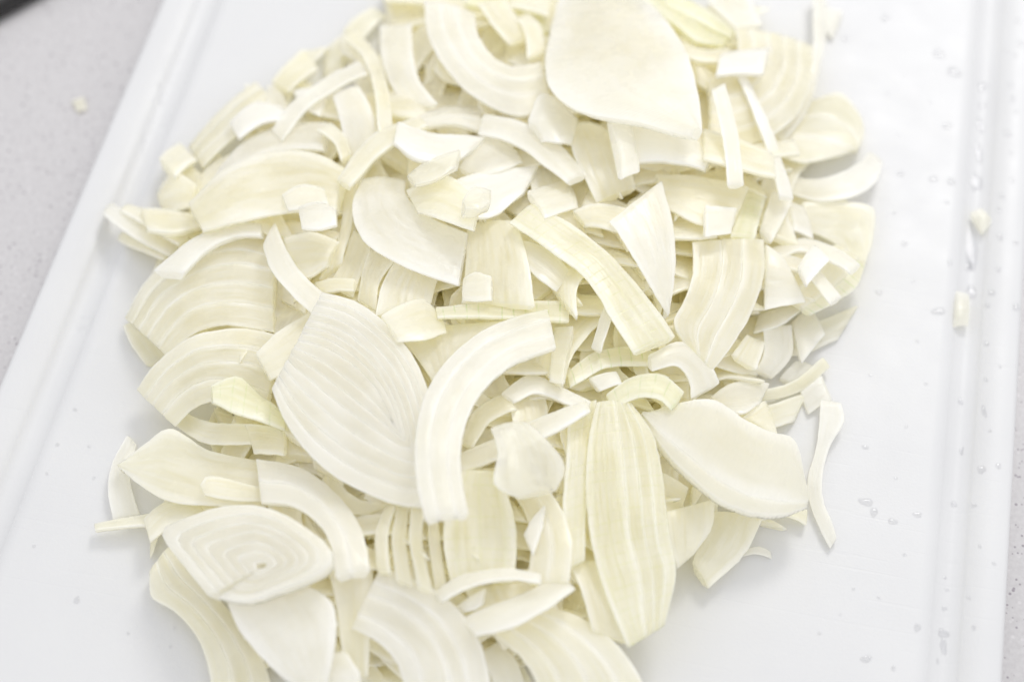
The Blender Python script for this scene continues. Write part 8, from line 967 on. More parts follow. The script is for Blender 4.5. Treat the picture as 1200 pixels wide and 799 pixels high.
((63.7,-10.12,11.97),(0.1396,0.3003,0.9436),[(12.3,1),(5.9,-1.9),(-1.5,-8.5),(-5.9,-15.3)],[(5.5,12.6),(0.6,10.4),(-6.8,3.6),(-10.1,-1.8)],1,2.9,'flesh',(1.1,-0.3)),
((-52.74,-59.77,14.33),(-0.291,-0.1716,0.9412),[(10.9,10.9),(5.3,4.1),(2.9,-6.3),(5,-15)],[(-2,12.4),(-6.4,7.2),(-8.7,-3.3),(-6.9,-9.9)],1,2.3,'flesh',(1.3,-0.6)),
((-68.51,-64.86,15.21),(-0.1964,0.2096,0.9579),[(16.5,2),(4,4.1),(-5,-3),(-5.8,-15.3)],[(9.4,7.7),(-0.3,9.5),(-9.3,2.3),(-9.7,-7.3)],1,2.3,'flesh',(0.3,-0.2)),
((-32.67,5.29,16.03),(-0.1241,0.334,0.9344),[(-2.4,15.7),(-1.2,5.7),(4.1,-1.8),(10.9,-3.4)],[(-7.4,5.5),(-6.6,-1.9),(-1.2,-9.3),(3.9,-10.4)],1,2.7,'flesh',(1.2,0.6)),
((-59.09,-72.91,13.7),(0.2478,0.2588,0.9336),[(-2.3,13.1),(-2,3.8),(3.6,-1.9),(11.7,-1.4)],[(-7.2,4.5),(-7,-2.4),(-1.5,-8.1),(4.6,-7.6)],1,2.6,'flesh',(1.1,0.1)),
((-22.05,-30.04,18.42),(0.2044,0.3609,0.9099),[(-9.4,21),(-3.2,8.8),(7.2,-2.9),(16.6,-8.6)],[(-13.2,8.8),(-8.6,-0.1),(1.7,-11.5),(8.8,-15.6)],1,2.5,'flesh',(1.8,-0.5)),
((-14.93,20.12,23.3),(0.1551,-0.0784,0.9848),[(-0.1,19.9),(1.6,8.6),(7.4,-4.3),(14.3,-12.6)],[(-11,11.3),(-9.7,2.9),(-3.9,-9.8),(1.4,-15.9)],1,2.6,'flesh',(1.6,0.8)),
((-23.52,-2.9,16.94),(0.0501,0.349,0.9358),[(20.6,-5.4),(7.9,-0.9),(-6.5,-6.8),(-15.2,-19.7)],[(14.7,11),(4.9,14.9),(-9.9,8.7),(-16.5,-1.8)],1,3,'flesh',(0.4,0.9)),
((70.78,25.37,17.67),(0.1981,0.0744,0.9774),[(20.1,12),(6.4,6.1),(-5.6,-7.4),(-10.2,-21.2)],[(11.9,15.4),(1.6,11),(-10.4,-2.6),(-13.7,-13.2)],1,2.4,'flesh',(0.6,0.4)),
((-41.75,12.91,17.06),(-0.1102,0.3477,0.9311),[(17.2,-12.4),(6.7,-3.7),(-5.2,-4.9),(-12.3,-15.3)],[(12,6.4),(3.8,13.6),(-8.4,12.3),(-13.8,3.9)],1,2.4,'flesh',(0.3,-0.8)),
((-32.13,25.79,26.6),(-0.1972,0.3457,0.9174),[(14.9,-10.4),(5.6,-1.8),(-5,-1.7),(-11.4,-10.2)],[(10.9,2.5),(3.8,9.4),(-7,9.5),(-11.8,2.7)],1,2.5,'flesh',(1.3,-0.2)),
((6.11,79.04,20.54),(0.1304,0.36,0.9238),[(1.6,20.4),(-0.2,7),(3.2,-3.8),(10,-6.9)],[(-5.6,9.1),(-7,-0.8),(-3.5,-11.4),(1.7,-13.5)],1,2.9,'flesh',(0.7,0.6)),
((2.51,-57.39,24.56),(0.3095,0.1256,0.9425),[(3.7,11.5),(2.8,4.9),(3.1,-3.4),(4.4,-9.3)],[(-3.4,8),(-4.1,3),(-3.8,-5.2),(-2.7,-9.5)],1,2.7,'flesh',(0.9,-0.2)),
((44.55,31.26,21.74),(-0.1155,0.289,0.9503),[(16.6,14.9),(5.9,6.3),(-1.9,-10.6),(-3.1,-26.8)],[(5.8,20.7),(-2.4,14.2),(-10.1,-3),(-10.8,-15.6)],1,2.6,'flesh',(0.6,0.7)),
((-21.34,-104.88,13.48),(0.1932,-0.152,0.9693),[(-4.1,14.3),(-1.1,6),(6.5,-2.5),(14.9,-7)],[(-11.1,6.9),(-8.9,0.7),(-1.3,-7.7),(5,-11)],1,2.7,'flesh',(0.9,0.6)),
((1.64,20.77,21.81),(0.2958,0.3464,0.8902),[(-9.3,23.4),(-6.1,3.1),(5.5,-4.8),(20.3,2.9)],[(-12.8,7.5),(-10.5,-7.5),(1,-15.2),(11.9,-9.3)],1,2.6,'flesh',(2.3,0.5)),
((29.49,-76.98,5.62),(-0.0995,0.3312,0.9383),[(15.8,5.4),(4.8,3.9),(-3.6,-5.7),(-5,-18.2)],[(7.8,11.7),(-0.7,10.7),(-9.1,0.9),(-10,-8.8)],1,2.2,'flesh',(1.6,0.5)),
((-71.3,-13.02,12.7),(0.057,0.266,0.9623),[(12.9,-5.7),(5.7,-4.5),(-2.8,-7.1),(-8.2,-12.3)],[(7.6,9),(2,10.1),(-6.6,7.3),(-10.7,3.2)],1,2.7,'flesh',(1.1,0.7)),
((-54.19,39.86,21.59),(-0.0631,0.2663,0.9618),[(12.2,-3.6),(5.8,-4.4),(-2.2,-7.5),(-7.6,-11.2)],[(6.7,9.5),(1.8,8.9),(-6.3,5.7),(-10.4,2.8)],1,2.8,'flesh',(0.9,-0.7)),
((9.29,-0.62,23.91),(-0.2055,0.1116,0.9723),[(13.9,-0.5),(4.9,0.7),(-2.3,-4.7),(-4,-13.9)],[(6,8.3),(-1,9.4),(-8.2,3.9),(-9.4,-3.3)],1,2.3,'flesh',(1.2,0.6)),
((-1.34,-98.36,15.94),(-0.1557,-0.2684,0.9507),[(10.4,5.6),(5.2,1.7),(0.8,-4.7),(-0.7,-10.4)],[(1.5,8.4),(-2.5,5.6),(-6.9,-0.9),(-7.9,-5.2)],1,2.6,'flesh',(0.9,0.5)),
((-1.79,92.13,16.82),(0.2629,0.1323,0.9557),[(16.4,23.5),(1.2,10),(-4.8,-9.8),(0.9,-26.2)],[(7,21.2),(-4.6,11.2),(-10.4,-8.7),(-5.7,-21.1)],1,2.1,'flesh',(0.7,0.3)),
((-50.64,13.39,22.1),(-0.0517,0.3702,0.9275),[(21.2,-13),(7.5,3.1),(-8.2,1.7),(-17,-16.3)],[(16.7,0.7),(6.1,13.7),(-9.9,12.3),(-16.5,-2.2)],1,2.2,'flesh',(1.6,0.6)),
((-24.61,-37.31,20.58),(-0.118,0.2554,0.9596),[(-17.2,14.4),(-6.9,-0.2),(6.9,-3.3),(18,6.3)],[(-14.8,3.6),(-7.2,-7.4),(6.5,-10.4),(14.7,-3)],1,2.3,'flesh',(0.1,-0.4)),
((38.38,-11.35,21),(0.3151,-0.0634,0.9469),[(8.8,14.7),(0.3,5.3),(-0.6,-5.5),(6.5,-12.4)],[(0.1,11.3),(-6.4,4.4),(-7.2,-6.3),(-1.7,-11.5)],1,2.1,'flesh',(1.5,0.3)),
((-7.61,-14.07,18.28),(0.1631,0.433,0.8865),[(-19.8,6.8),(-8,0.4),(7.9,3.2),(20.4,14.2)],[(-16.8,-5.9),(-8.1,-10.7),(7.5,-8),(16.7,0)],1,2.3,'flesh',(0.4,0.3)),
((-12.41,-109.05,15.56),(-0.1252,0.2219,0.967),[(15.5,3.8),(6.4,1.1),(-2,-6.3),(-5.6,-14.7)],[(6.5,10.9),(-0.4,9),(-8.9,1.3),(-11.5,-5.2)],1,2.7,'flesh',(0.6,0.6)),
((24.29,-83.59,10.83),(0.2919,0.203,0.9347),[(15.4,-0.9),(5.8,0.9),(-5.2,-4.3),(-11.9,-13.5)],[(11.3,7.8),(3.9,9.3),(-7.2,4),(-12.2,-3.3)],1,2.7,'flesh',(1.5,0.5)),
((-29.12,6.49,21.48),(-0.0007,0.0358,0.9994),[(0.9,17.2),(-0.3,6.5),(4,-5.2),(11.6,-12.2)],[(-7,11.6),(-8,3.6),(-3.6,-8.1),(2.2,-13.3)],1,2.4,'flesh',(1.5,-0.4)),
((-36.32,2.32,20.2),(-0.3071,0.0922,0.9472),[(-8.8,18),(-2.2,8.1),(7.7,-3.5),(16,-11.1)],[(-13.5,9.8),(-8.5,2.4),(1.5,-9.1),(7.8,-14.6)],1,2.9,'flesh',(1.7,-0.1)),
((-65.86,-64.5,17.12),(-0.1943,0.0254,0.9806),[(-1.1,17.3),(-0.2,6.8),(5.5,-5.8),(13,-14.1)],[(-9.1,12.7),(-8.5,4.8),(-2.7,-7.7),(3.1,-14)],1,2.8,'flesh',(1.6,0.5)),
((-47.94,-30.18,14.25),(-0.1842,0.2637,0.9469),[(13.2,-0.6),(6.1,-1.7),(-1.5,-6.5),(-5.7,-12.4)],[(5.7,9.5),(0.3,8.7),(-7.5,3.8),(-10.6,-0.9)],1,2.7,'flesh',(1,0.7)),
((-30.68,-49.6,26.01),(-0.0516,0.3337,0.9413),[(-14.8,9.7),(-5.8,5),(6.1,2.6),(15.2,3.9)],[(-12.7,-1.8),(-6.1,-5.3),(5.7,-7.5),(12.4,-6.6)],1,2.6,'flesh',(0.5,-0.1)),
((-51.59,18.47,19.9),(0.0104,-0.1519,0.9883),[(5.2,17.1),(1.1,6.7),(2.7,-6.5),(9,-15.8)],[(-4.2,13.8),(-7.4,6),(-5.7,-7.2),(-0.8,-14.1)],1,2.8,'flesh',(1.6,0.3)),
((2.22,39.62,20.39),(0.3831,0.0376,0.9229),[(-2.9,13),(-0.8,5.5),(5.5,-0.2),(12.9,-1.5)],[(-9.3,3),(-7.8,-2.5),(-1.6,-8.2),(4,-9.1)],1,2.8,'flesh',(1.1,0.6)),
((10.78,3.78,25.32),(-0.097,0.2442,0.9649),[(13.3,0.9),(6.5,-1.4),(0.2,-8.4),(-2.4,-16.3)],[(3.2,12.8),(-2.1,11),(-8.4,3.8),(-10.3,-2.4)],1,2,'flesh',(1.1,-0.2)),
((17.33,28.12,24.84),(-0.209,0.3353,0.9186),[(11.3,-9),(4.8,-5.6),(-3.4,-5.8),(-9.2,-9.4)],[(8.2,6.2),(3.2,9),(-5.2,8.8),(-9.6,5.9)],1,2.2,'flesh',(1,0.9)),
((-6.86,-7.92,21.56),(-0.2089,0.3687,0.9058),[(16.5,-9),(6.6,-3.4),(-4.5,-5.7),(-11,-14.6)],[(10.8,7.6),(3.1,12.3),(-8.3,10),(-13.2,2.8)],1,2,'flesh',(1.5,-0.8)),
((2.12,-24.03,15.6),(0.1038,0.3155,0.9432),[(-10.3,12.7),(-3.8,6.4),(6,3.9),(14.4,6.5)],[(-11.5,-3.2),(-6.8,-7.9),(2.9,-10.2),(9,-8.3)],1,2.9,'flesh',(1.3,0.9)),
((-53.19,10.76,23.95),(-0.3094,0.1782,0.9341),[(15.2,3.9),(3.1,4.8),(-3.8,-4.2),(-1.9,-18.3)],[(6.9,10.1),(-2.5,11),(-9.4,1.8),(-7.7,-9.2)],1,2.8,'flesh',(1.7,-0)),
((69.95,37.4,15.81),(0.1575,0.2755,0.9483),[(15.9,7.3),(5,4.4),(-3.2,-7.1),(-4.7,-21.1)],[(7.3,14.3),(-1,12.2),(-9.2,0.4),(-10.1,-10.5)],1,2.4,'flesh',(1.8,0.2)),
((3.32,24.12,25.08),(-0.1315,0.3988,0.9076),[(13.8,-2.5),(6.5,-3.6),(-1,-10.8),(-4.8,-20.1)],[(5.1,15.5),(-0.5,14.7),(-8.2,7.2),(-11,-0.4)],1,2.1,'flesh',(0.6,1.2)),
((-3.01,-28.64,21.19),(0.1501,0.0334,0.9881),[(8.1,13.8),(4.5,5.3),(2.5,-6.1),(2.9,-14.5)],[(-1.7,12.4),(-4.3,6),(-6.2,-5.3),(-5.8,-11.7)],1,2.9,'flesh',(0.3,-0.4)),
((-2.42,-84.25,17.68),(0.2287,0.0333,0.9729),[(11,-2.2),(4.2,-0.5),(-2.8,-3.4),(-6.7,-9.4)],[(6.7,5.5),(1.6,6.9),(-5.6,3.9),(-8.4,-0.8)],1,2.4,'flesh',(1,-0.2)),
((-46.91,-71.48,19.2),(-0.0315,0.264,0.964),[(17.2,-8.7),(6.7,-0.4),(-6.6,-0.3),(-15.7,-8.4)],[(14.1,1.1),(6.1,7.7),(-7.4,7.8),(-14.3,1.3)],1,2,'flesh',(0.4,-0.4)),
((-24.73,37.07,28),(-0.0729,0.4289,0.9004),[(16.5,-16.2),(6.2,0.9),(-6.3,0.9),(-13.9,-16.3)],[(13.2,0.7),(5.2,14.7),(-7.6,14.7),(-13.4,0.7)],1,2.7,'flesh',(2.3,-0.7)),
((32.31,-29.01,16.87),(-0.3811,0.2426,0.8921),[(16.3,0.8),(4.8,3),(-4,-4.2),(-5.5,-16.9)],[(8.5,9.1),(-0.4,11),(-9.3,3.6),(-10.3,-6.3)],1,2.7,'flesh',(1.4,0.4)),
((-41.29,-36.36,21.19),(-0.2919,0.3126,0.9039),[(10.7,4.6),(6.5,-0.3),(2.9,-8.6),(1.8,-16)],[(-1.1,13.6),(-4.3,9.9),(-7.8,1.3),(-8.6,-4.5)],1,2.9,'flesh',(0.2,0.9)),
((-62.98,-17.03,16.76),(-0.1574,0.1647,0.9737),[(18.7,10.3),(3.3,7.1),(-3.7,-7.2),(1,-24.6)],[(6.6,15.9),(-5.4,13.7),(-12.3,-0.8),(-8.3,-14.4)],1,2.4,'flesh',(1.7,0.6)),
((-31.97,-67.45,21.73),(0.313,0.3146,0.8961),[(-6.8,11.8),(-1.6,7.3),(6.3,3.9),(13.1,3.3)],[(-10.8,-2.3),(-7,-5.6),(0.8,-8.9),(5.8,-9.3)],1,2.6,'flesh',(1,0.8)),
((-15.59,-64.98,25.23),(-0.1757,-0.2324,0.9566),[(-8.5,12.1),(-3.8,4.2),(5.9,-1.7),(15.8,-2.7)],[(-11.7,4.6),(-8.2,-1.4),(1.5,-7.2),(9,-7.9)],1,2.5,'flesh',(1.4,0.4)),
((-14.88,-78.58,20.73),(-0.3657,0.1157,0.9235),[(13.8,5.7),(8,0.3),(1.9,-8.1),(-1.5,-15.2)],[(1.5,13.1),(-3,8.9),(-9.1,0.4),(-11.6,-5.2)],1,2.1,'flesh',(0.1,0.3)),
((23.48,75.01,24.99),(-0.0625,0.3257,0.9434),[(19.6,-10.3),(7.9,-2.6),(-7.6,-4.2),(-18.5,-14.1)],[(16.4,5.9),(7.4,12.2),(-8.4,10.6),(-16.8,2.5)],1,2.6,'flesh',(1.6,-0.2)),
((-36.73,-21.09,19.77),(-0.2608,0.1947,0.9455),[(14.1,-12.3),(5.5,-1.9),(-5.3,0.4),(-12.7,-6.8)],[(11.4,-0.8),(4.9,7.5),(-6.1,9.8),(-11.7,4.1)],1,2.9,'flesh',(1.6,0.6)),
((-56.83,-22.3,16.85),(0.0139,0.3898,0.9208),[(10.7,16.2),(3.7,6.4),(2.3,-8.8),(7.1,-21.5)],[(-2.4,17.6),(-7.7,10.2),(-8.8,-5.2),(-4.9,-14.9)],1,2.6,'flesh',(1.8,0.1)),
((-51.31,-46.6,21.63),(-0.245,0.1429,0.9589),[(12.4,10),(4.7,4),(0.8,-7.4),(2.3,-18.2)],[(0.9,14.1),(-4.9,9.6),(-8.8,-1.9),(-7.4,-10.3)],1,2.1,'flesh',(0,0.7)),
((-2.17,94.08,18.41),(0.1902,0.373,0.9081),[(-10.6,12),(-4.2,5),(5.3,4.3),(13.4,10.2)],[(-10.6,-4.7),(-5.9,-9.9),(3.4,-10.6),(9.3,-6.2)],1,2.9,'flesh',(1.3,-0.7)),
((11.87,-19,17.01),(0.1828,0.0344,0.9825),[(4.1,14.8),(2.7,6.3),(5.7,-2.6),(11.6,-7.5)],[(-7.8,7.2),(-9,0.9),(-5.9,-7.8),(-1.4,-11.4)],1,2.5,'flesh',(1.2,0.8)),
((41.29,-49.25,16.3),(-0.1712,0.0956,0.9806),[(19.4,4.8),(8.3,1.1),(-3,-8),(-8.9,-17.8)],[(9.2,13.6),(0.8,10.8),(-10.7,1.6),(-15,-6)],1,2.6,'flesh',(1.3,-0.3)),
((-17.24,-22.29,20.62),(-0.1513,-0.3376,0.9291),[(3.8,10),(2.7,4),(3.2,-3.9),(5.1,-9.8)],[(-3.7,8.4),(-4.5,3.9),(-4,-4),(-2.5,-8.5)],1,2.2,'flesh',(0.9,0)),
((-42.15,14.94,23.18),(-0.2862,-0.2382,0.9281),[(6.5,12.2),(2.8,4.8),(5.1,-4.5),(12.1,-11)],[(-7,9.7),(-9.9,4.1),(-7.5,-5.2),(-2.1,-10.2)],1,3,'flesh',(1.2,0.8)),
((-1.35,-37.07,22.98),(0.422,0.1321,0.8969),[(3.8,12.9),(2.1,5.6),(5,-0.3),(11,-1.8)],[(-7.1,3.1),(-8.3,-2.3),(-5.5,-8),(-1,-9.1)],1,2.3,'flesh',(0.9,0.1)),
((-28.39,-85.48,19.13),(-0.2154,-0.0791,0.9733),[(-11.7,13.8),(-5.6,3),(6.2,-1.9),(18.1,1.4)],[(-13.2,3.8),(-8.8,-4.4),(3,-9.2),(12,-6.5)],1,2.4,'flesh',(1.7,0.4)),
((-97.13,2.22,7.59),(-0.2956,-0.0229,0.955),[(-5.9,16.5),(-5.1,4.5),(4.2,-5.3),(17.1,-8.2)],[(-10.1,10.4),(-9.6,1.3),(-0.3,-8.5),(9.6,-10.6)],1,2.7,'flesh',(1.5,0.3)),
((-6.76,-37.31,24.77),(0.1254,0.2957,0.947),[(-8.8,14.5),(-4.2,3.6),(5.3,-0.6),(15.1,3.5)],[(-10.9,2.1),(-7.5,-6),(1.9,-10.2),(9.1,-6.9)],1,2.5,'flesh',(0.9,0.6)),
((-37.77,-0.16,22.37),(-0.4326,-0.035,0.9009),[(14.4,-6.8),(6.6,-5),(-2.9,-5.1),(-9.5,-7.1)],[(8.4,5.3),(2.5,6.8),(-7.3,6.8),(-12.2,5.2)],1,2.5,'flesh',(1.1,0.8)),
((-19.16,-17.62,22.34),(-0.0044,-0.0703,0.9975),[(-4.5,18.2),(-5.9,3.8),(3,-6.3),(17.6,-7.4)],[(-8.9,11.2),(-10.1,0.4),(-1.2,-9.7),(10,-10.3)],1,2,'flesh',(1.8,-0.3)),
((15.83,-45.17,20.87),(0.2305,0.2386,0.9434),[(-17.8,6.2),(-7.4,-4.5),(7,-1.9),(18.9,13.1)],[(-15.3,-1.2),(-7.6,-9.4),(6.7,-6.9),(15.5,4.5)],1,2.3,'flesh',(0.8,0.3)),
((15.02,-44.88,22.44),(0.2549,0.3485,0.902),[(-13.6,11.6),(-5.2,5.1),(7.6,2.9),(18.7,6)],[(-14.7,-2.3),(-8.7,-7.1),(3.9,-9.3),(12.1,-6.9)],1,2.7,'flesh',(0.2,-0.6)),
((-71.75,-79.95,15.48),(-0.2044,0.1551,0.9665),[(-5.5,15.8),(-3.9,4.5),(4.5,-4.2),(15.5,-6.4)],[(-9.8,8.6),(-8.7,0.2),(-0.2,-8.5),(8.2,-10)],1,2.9,'flesh',(1.6,-0.3)),
((-8.26,-7.29,23.22),(0.0109,0.3617,0.9322),[(-16.9,16.8),(-6.1,9.4),(8.6,3.6),(20.1,2.1)],[(-16.7,-1),(-8.8,-6.3),(5.6,-11.9),(14.1,-12.9)],1,2.7,'flesh',(1.8,0.9)),
((-19.66,-97.81,17.93),(0.3554,0.1559,0.9216),[(-11.1,9.1),(-5.9,-0.4),(4.9,-2.1),(16.3,4.8)],[(-11.4,2.1),(-7.6,-5.1),(3.1,-6.8),(11.6,-1.6)],1,2.5,'flesh',(0.5,0.3)),
((8.94,85.8,22.32),(0.1501,0.2559,0.955),[(3.8,21.1),(3,8.8),(4,-6.4),(6.1,-16.8)],[(-4.8,14.7),(-5.4,5.5),(-4.2,-9.5),(-2.5,-17.3)],1,2.7,'flesh',(1.7,0.5)),
((0.22,-111.96,8.86),(-0.0652,-0.4058,0.9116),[(12.1,6.5),(3.1,3.4),(-1.8,-4),(-0.3,-11.9)],[(4,8.4),(-2.9,6.1),(-7.8,-1.2),(-6.5,-7.2)],1,2.5,'flesh',(0.8,0.3)),
((-94.35,-0.69,10.94),(-0.2744,0.233,0.933),[(-8.2,24.6),(-6.8,6.3),(4.5,-8.9),(19.6,-14.2)],[(-11.5,16.8),(-10.6,3.1),(0.7,-12),(12.3,-15.8)],1,2.3,'flesh',(2.3,-0.1)),
((-37.78,-27.47,21.92),(-0.0893,0.3099,0.9466),[(-7.9,10.8),(-3.2,2.9),(3.4,1.2),(8.6,6.4)],[(-7,-1.1),(-3.5,-7),(2.9,-8.6),(6.8,-4.7)],1,2.9,'flesh',(1,-0.5)),
((-61.02,-99.18,17.05),(-0.3332,-0.1407,0.9323),[(16.2,-1),(7.1,-1.2),(-2.8,-4.7),(-8.6,-9.8)],[(8.3,7),(1.4,6.9),(-8.7,3.4),(-13,-0.5)],1,2.4,'flesh',(1.1,-0.5)),
((-11.07,-28.51,26.54),(-0.0188,0.1255,0.9919),[(-1.5,21.1),(-4,6.4),(2.3,-7.6),(14.2,-14.2)],[(-6.7,15),(-8.8,4),(-2.3,-9.9),(6.8,-14.8)],1,2.5,'flesh',(1.5,-0.2)),
((-64.49,-14.92,18.06),(0.2028,0.3405,0.9181),[(-8.5,8.9),(-3.4,3.9),(3.9,3.5),(9.7,7.7)],[(-7.9,-3.8),(-4.1,-7.5),(3,-8),(7.3,-4.8)],1,3,'flesh',(1,0.1)),
((15.87,-20.89,21.39),(0.2796,0.1991,0.9393),[(-3.1,21.8),(1.1,10.6),(8.6,-1.9),(15.7,-9.7)],[(-13,8.4),(-9.9,0.3),(-2.3,-11.9),(3,-17.6)],1,2.8,'flesh',(1.7,0.9)),
((-23.62,-3.87,24.17),(0.1481,0.0343,0.9884),[(8.5,20.5),(1,7.9),(0.1,-8.2),(6.1,-19.8)],[(-0.5,17.1),(-6.2,7.7),(-6.9,-8.3),(-2.2,-17)],1,2.1,'flesh',(0.4,0.4)),
((-26.56,-80.58,20.32),(-0.3592,-0.0001,0.9332),[(2.4,12.3),(0.3,4.8),(3.7,-4.5),(10.9,-10.8)],[(-6.3,9.6),(-7.9,4),(-4.3,-5.3),(1.2,-10.1)],1,2.3,'flesh',(1.2,-0.4)),
((-42.65,-72.77,21.9),(-0.3684,0.16,0.9158),[(3.2,9.8),(1,3.8),(4.3,-3),(11.2,-7.3)],[(-6.7,6.8),(-8.4,2.3),(-5,-4.6),(0.4,-7.8)],1,2.3,'flesh',(1,-0)),
((-20.05,-31.45,24.84),(-0.3001,-0.0258,0.9535),[(2.5,16.2),(2.7,6.4),(5.9,-6.2),(10.4,-15.4)],[(-8.1,13.4),(-7.9,6),(-4.6,-6.7),(-1,-13.6)],1,2.1,'flesh',(0.4,-0.4)),
((33.46,-35.07,20.05),(-0.0413,-0.0308,0.9987),[(12,4.7),(5.6,1.3),(0.9,-5.5),(0.3,-12.4)],[(1.4,9.6),(-3.5,7.1),(-8.2,0.2),(-8.5,-5.1)],1,2.6,'flesh',(1,0.3)),
((-35.72,-30.18,25.01),(0.0488,0.419,0.9067),[(-12.4,13.9),(-5,2),(5.1,0.6),(13.1,10.4)],[(-10.7,-1.3),(-5.3,-10.1),(4.6,-11.4),(10.5,-4.1)],1,2.6,'flesh',(1,-0.1)),
((14.4,-30.09,23.87),(-0.3106,0.206,0.9279),[(10.4,2.2),(4.7,0.1),(-1,-5.1),(-4,-10.7)],[(4.2,8.3),(-0.2,6.7),(-5.9,1.4),(-8.1,-2.9)],1,2.6,'flesh',(0.1,-0.4)),
((18.01,-70.15,19.68),(0.0454,0.1134,0.9925),[(15.8,12.2),(4.9,5.6),(-3.3,-6.9),(-4.7,-18.7)],[(7.3,14.2),(-1,9.3),(-9,-3.3),(-10,-12.4)],1,2.9,'flesh',(1.8,0.4)),
((-0.56,-4.21,25.78),(-0.2123,0.2923,0.9324),[(-9.6,19.1),(-4.1,6.2),(5.8,-1.1),(15.2,0.4)],[(-11.5,4.1),(-7.4,-5.3),(2.3,-12.4),(9.3,-11.1)],1,2.9,'flesh',(1.6,0.6)),
((-48.68,-15.14,19.5),(-0.0406,0.197,0.9796),[(-3.8,22.3),(-4.4,6.1),(4.1,-6.7),(17.4,-10.3)],[(-9.7,13.2),(-10.3,1.1),(-1.7,-11.6),(8.4,-14.1)],1,2.4,'flesh',(1.3,-0.3)),
((-52.22,-78.7,21),(-0.2591,0.1068,0.9599),[(11.4,9.1),(6.2,2.8),(2.9,-7.3),(3.2,-15.9)],[(-1.4,13.2),(-5.4,8.4),(-8.6,-1.8),(-8.2,-8.5)],1,2.2,'flesh',(1.2,0.8)),
((-48.63,-83.1,21.76),(0.1515,0.3005,0.9417),[(-11.9,12.6),(-5.1,2.5),(5.6,0.6),(15.2,7.8)],[(-11.7,-0.6),(-6.7,-8.2),(3.8,-10.1),(10.8,-4.7)],1,2.5,'flesh',(1.6,-0.3)),
((43.2,32.59,28.06),(-0.0642,0.4102,0.9097),[(14.7,8.2),(6.8,0.8),(-1.9,-11.8),(-7.1,-23.1)],[(6.7,19.5),(0.7,13.9),(-8,0.7),(-11.9,-8.2)],1,2.5,'flesh',(0.8,0.8)),
((-9.97,-21.35,28.52),(-0.0377,0.3544,0.9343),[(12.1,-2.2),(4.1,1.1),(-3.1,-3.9),(-5.6,-14.4)],[(6.8,7.4),(0.6,10.2),(-6.6,5),(-8.4,-3.3)],1,2.7,'flesh',(1.3,0.5)),
((-41.38,-0.47,22.75),(-0.4116,-0.0702,0.9087),[(17.5,8.3),(8,2.6),(-0.9,-8),(-4.8,-17.9)],[(5.8,14.3),(-1.6,9.9),(-10.6,-0.8),(-13.4,-8.4)],1,2,'flesh',(0.8,-0.6)),
((-53.2,-23.26,23.78),(-0.0799,0.2811,0.9564),[(11.6,-1.8),(5.4,-1.8),(0.3,-6.7),(-1,-13.9)],[(2.3,10),(-2.5,10.1),(-7.6,5),(-8.5,-0.7)],1,2.7,'flesh',(0.9,-0.6)),
((17.5,12.7,26.65),(-0.1829,0.3194,0.9298),[(12.6,12.1),(2.6,6.3),(-0.8,-7.8),(3.9,-22.6)],[(1.9,16.2),(-5.9,11.9),(-9.1,-2.4),(-5.2,-13.8)],1,2.3,'flesh',(0.8,-0.4)),
((35.01,-46.23,18.96),(-0.0021,0.2035,0.9791),[(11.1,-0.5),(5.2,-1.4),(-0.1,-6.1),(-2.2,-12.2)],[(2.9,9.1),(-1.6,8.5),(-6.9,3.6),(-8.5,-1.1)],1,2.6,'flesh',(0.9,0.7)),
((-5.6,-88.14,21.83),(0.1202,-0.2208,0.9679),[(-6.4,12.2),(-3.1,4.4),(5.1,-2.8),(14,-5.8)],[(-10,6.5),(-7.5,0.6),(0.6,-6.5),(7.3,-8.7)],1,2.4,'flesh',(1.3,-0.1)),
((67.65,44.58,16.35),(0.0752,0.1482,0.9861),[(6,15),(4.1,6.6),(5.5,-2.9),(9.3,-8.8)],[(-6.7,8),(-8.1,1.7),(-6.6,-7.6),(-3.6,-11.9)],1,2.5,'flesh',(1.1,0.8)),
((1.34,6.95,28.99),(0.1092,0.2736,0.9556),[(-5.4,16),(-1.7,6.9),(5.6,-0.4),(13.1,-2.3)],[(-10,3.9),(-7.3,-2.8),(0,-9.9),(5.6,-11.2)],1,2.7,'flesh',(1.3,0.4)),
((15.92,-56.33,22.81),(-0.3302,-0.0291,0.9435),[(8.1,8.1),(2.8,3.4),(0.5,-4.7),(2.4,-11.9)],[(0.3,9.4),(-3.8,5.8),(-6,-2.3),(-4.4,-7.8)],1,2.9,'flesh',(1,0.4)),
((33.43,58.34,24.65),(-0.2826,0.2148,0.9349),[(16,6.2),(4.2,4.6),(-1.5,-7.6),(1.8,-23.7)],[(3.9,15.3),(-5.3,14.3),(-11,1.8),(-8.1,-10.9)],1,2.1,'flesh',(1.9,-0.7)),
((-33.49,-19.47,27.06),(-0.3318,0.318,0.8881),[(18.2,1.3),(7.2,0.5),(-1.8,-8.9),(-4.3,-21.8)],[(6.6,15),(-2,14.6),(-11.2,4.8),(-12.8,-5.5)],1,2.7,'flesh',(0.6,0.9)),
((16.66,68.92,23.09),(0.019,0.3715,0.9282),[(12.2,-5.9),(5.4,-7),(-3.4,-10.8),(-9.7,-15.5)],[(8.5,13.4),(3.3,12.6),(-5.7,8.5),(-10.6,4.7)],1,2.7,'flesh',(1.1,0.5)),
((18.07,-78.78,20.14),(0.405,0.0062,0.9143),[(5.2,17.5),(0.7,6.4),(2.6,-5.4),(9.9,-12.3)],[(-4.5,11.8),(-7.9,3.5),(-5.8,-8.2),(-0.3,-13.2)],1,2.4,'flesh',(1.5,0.5)),
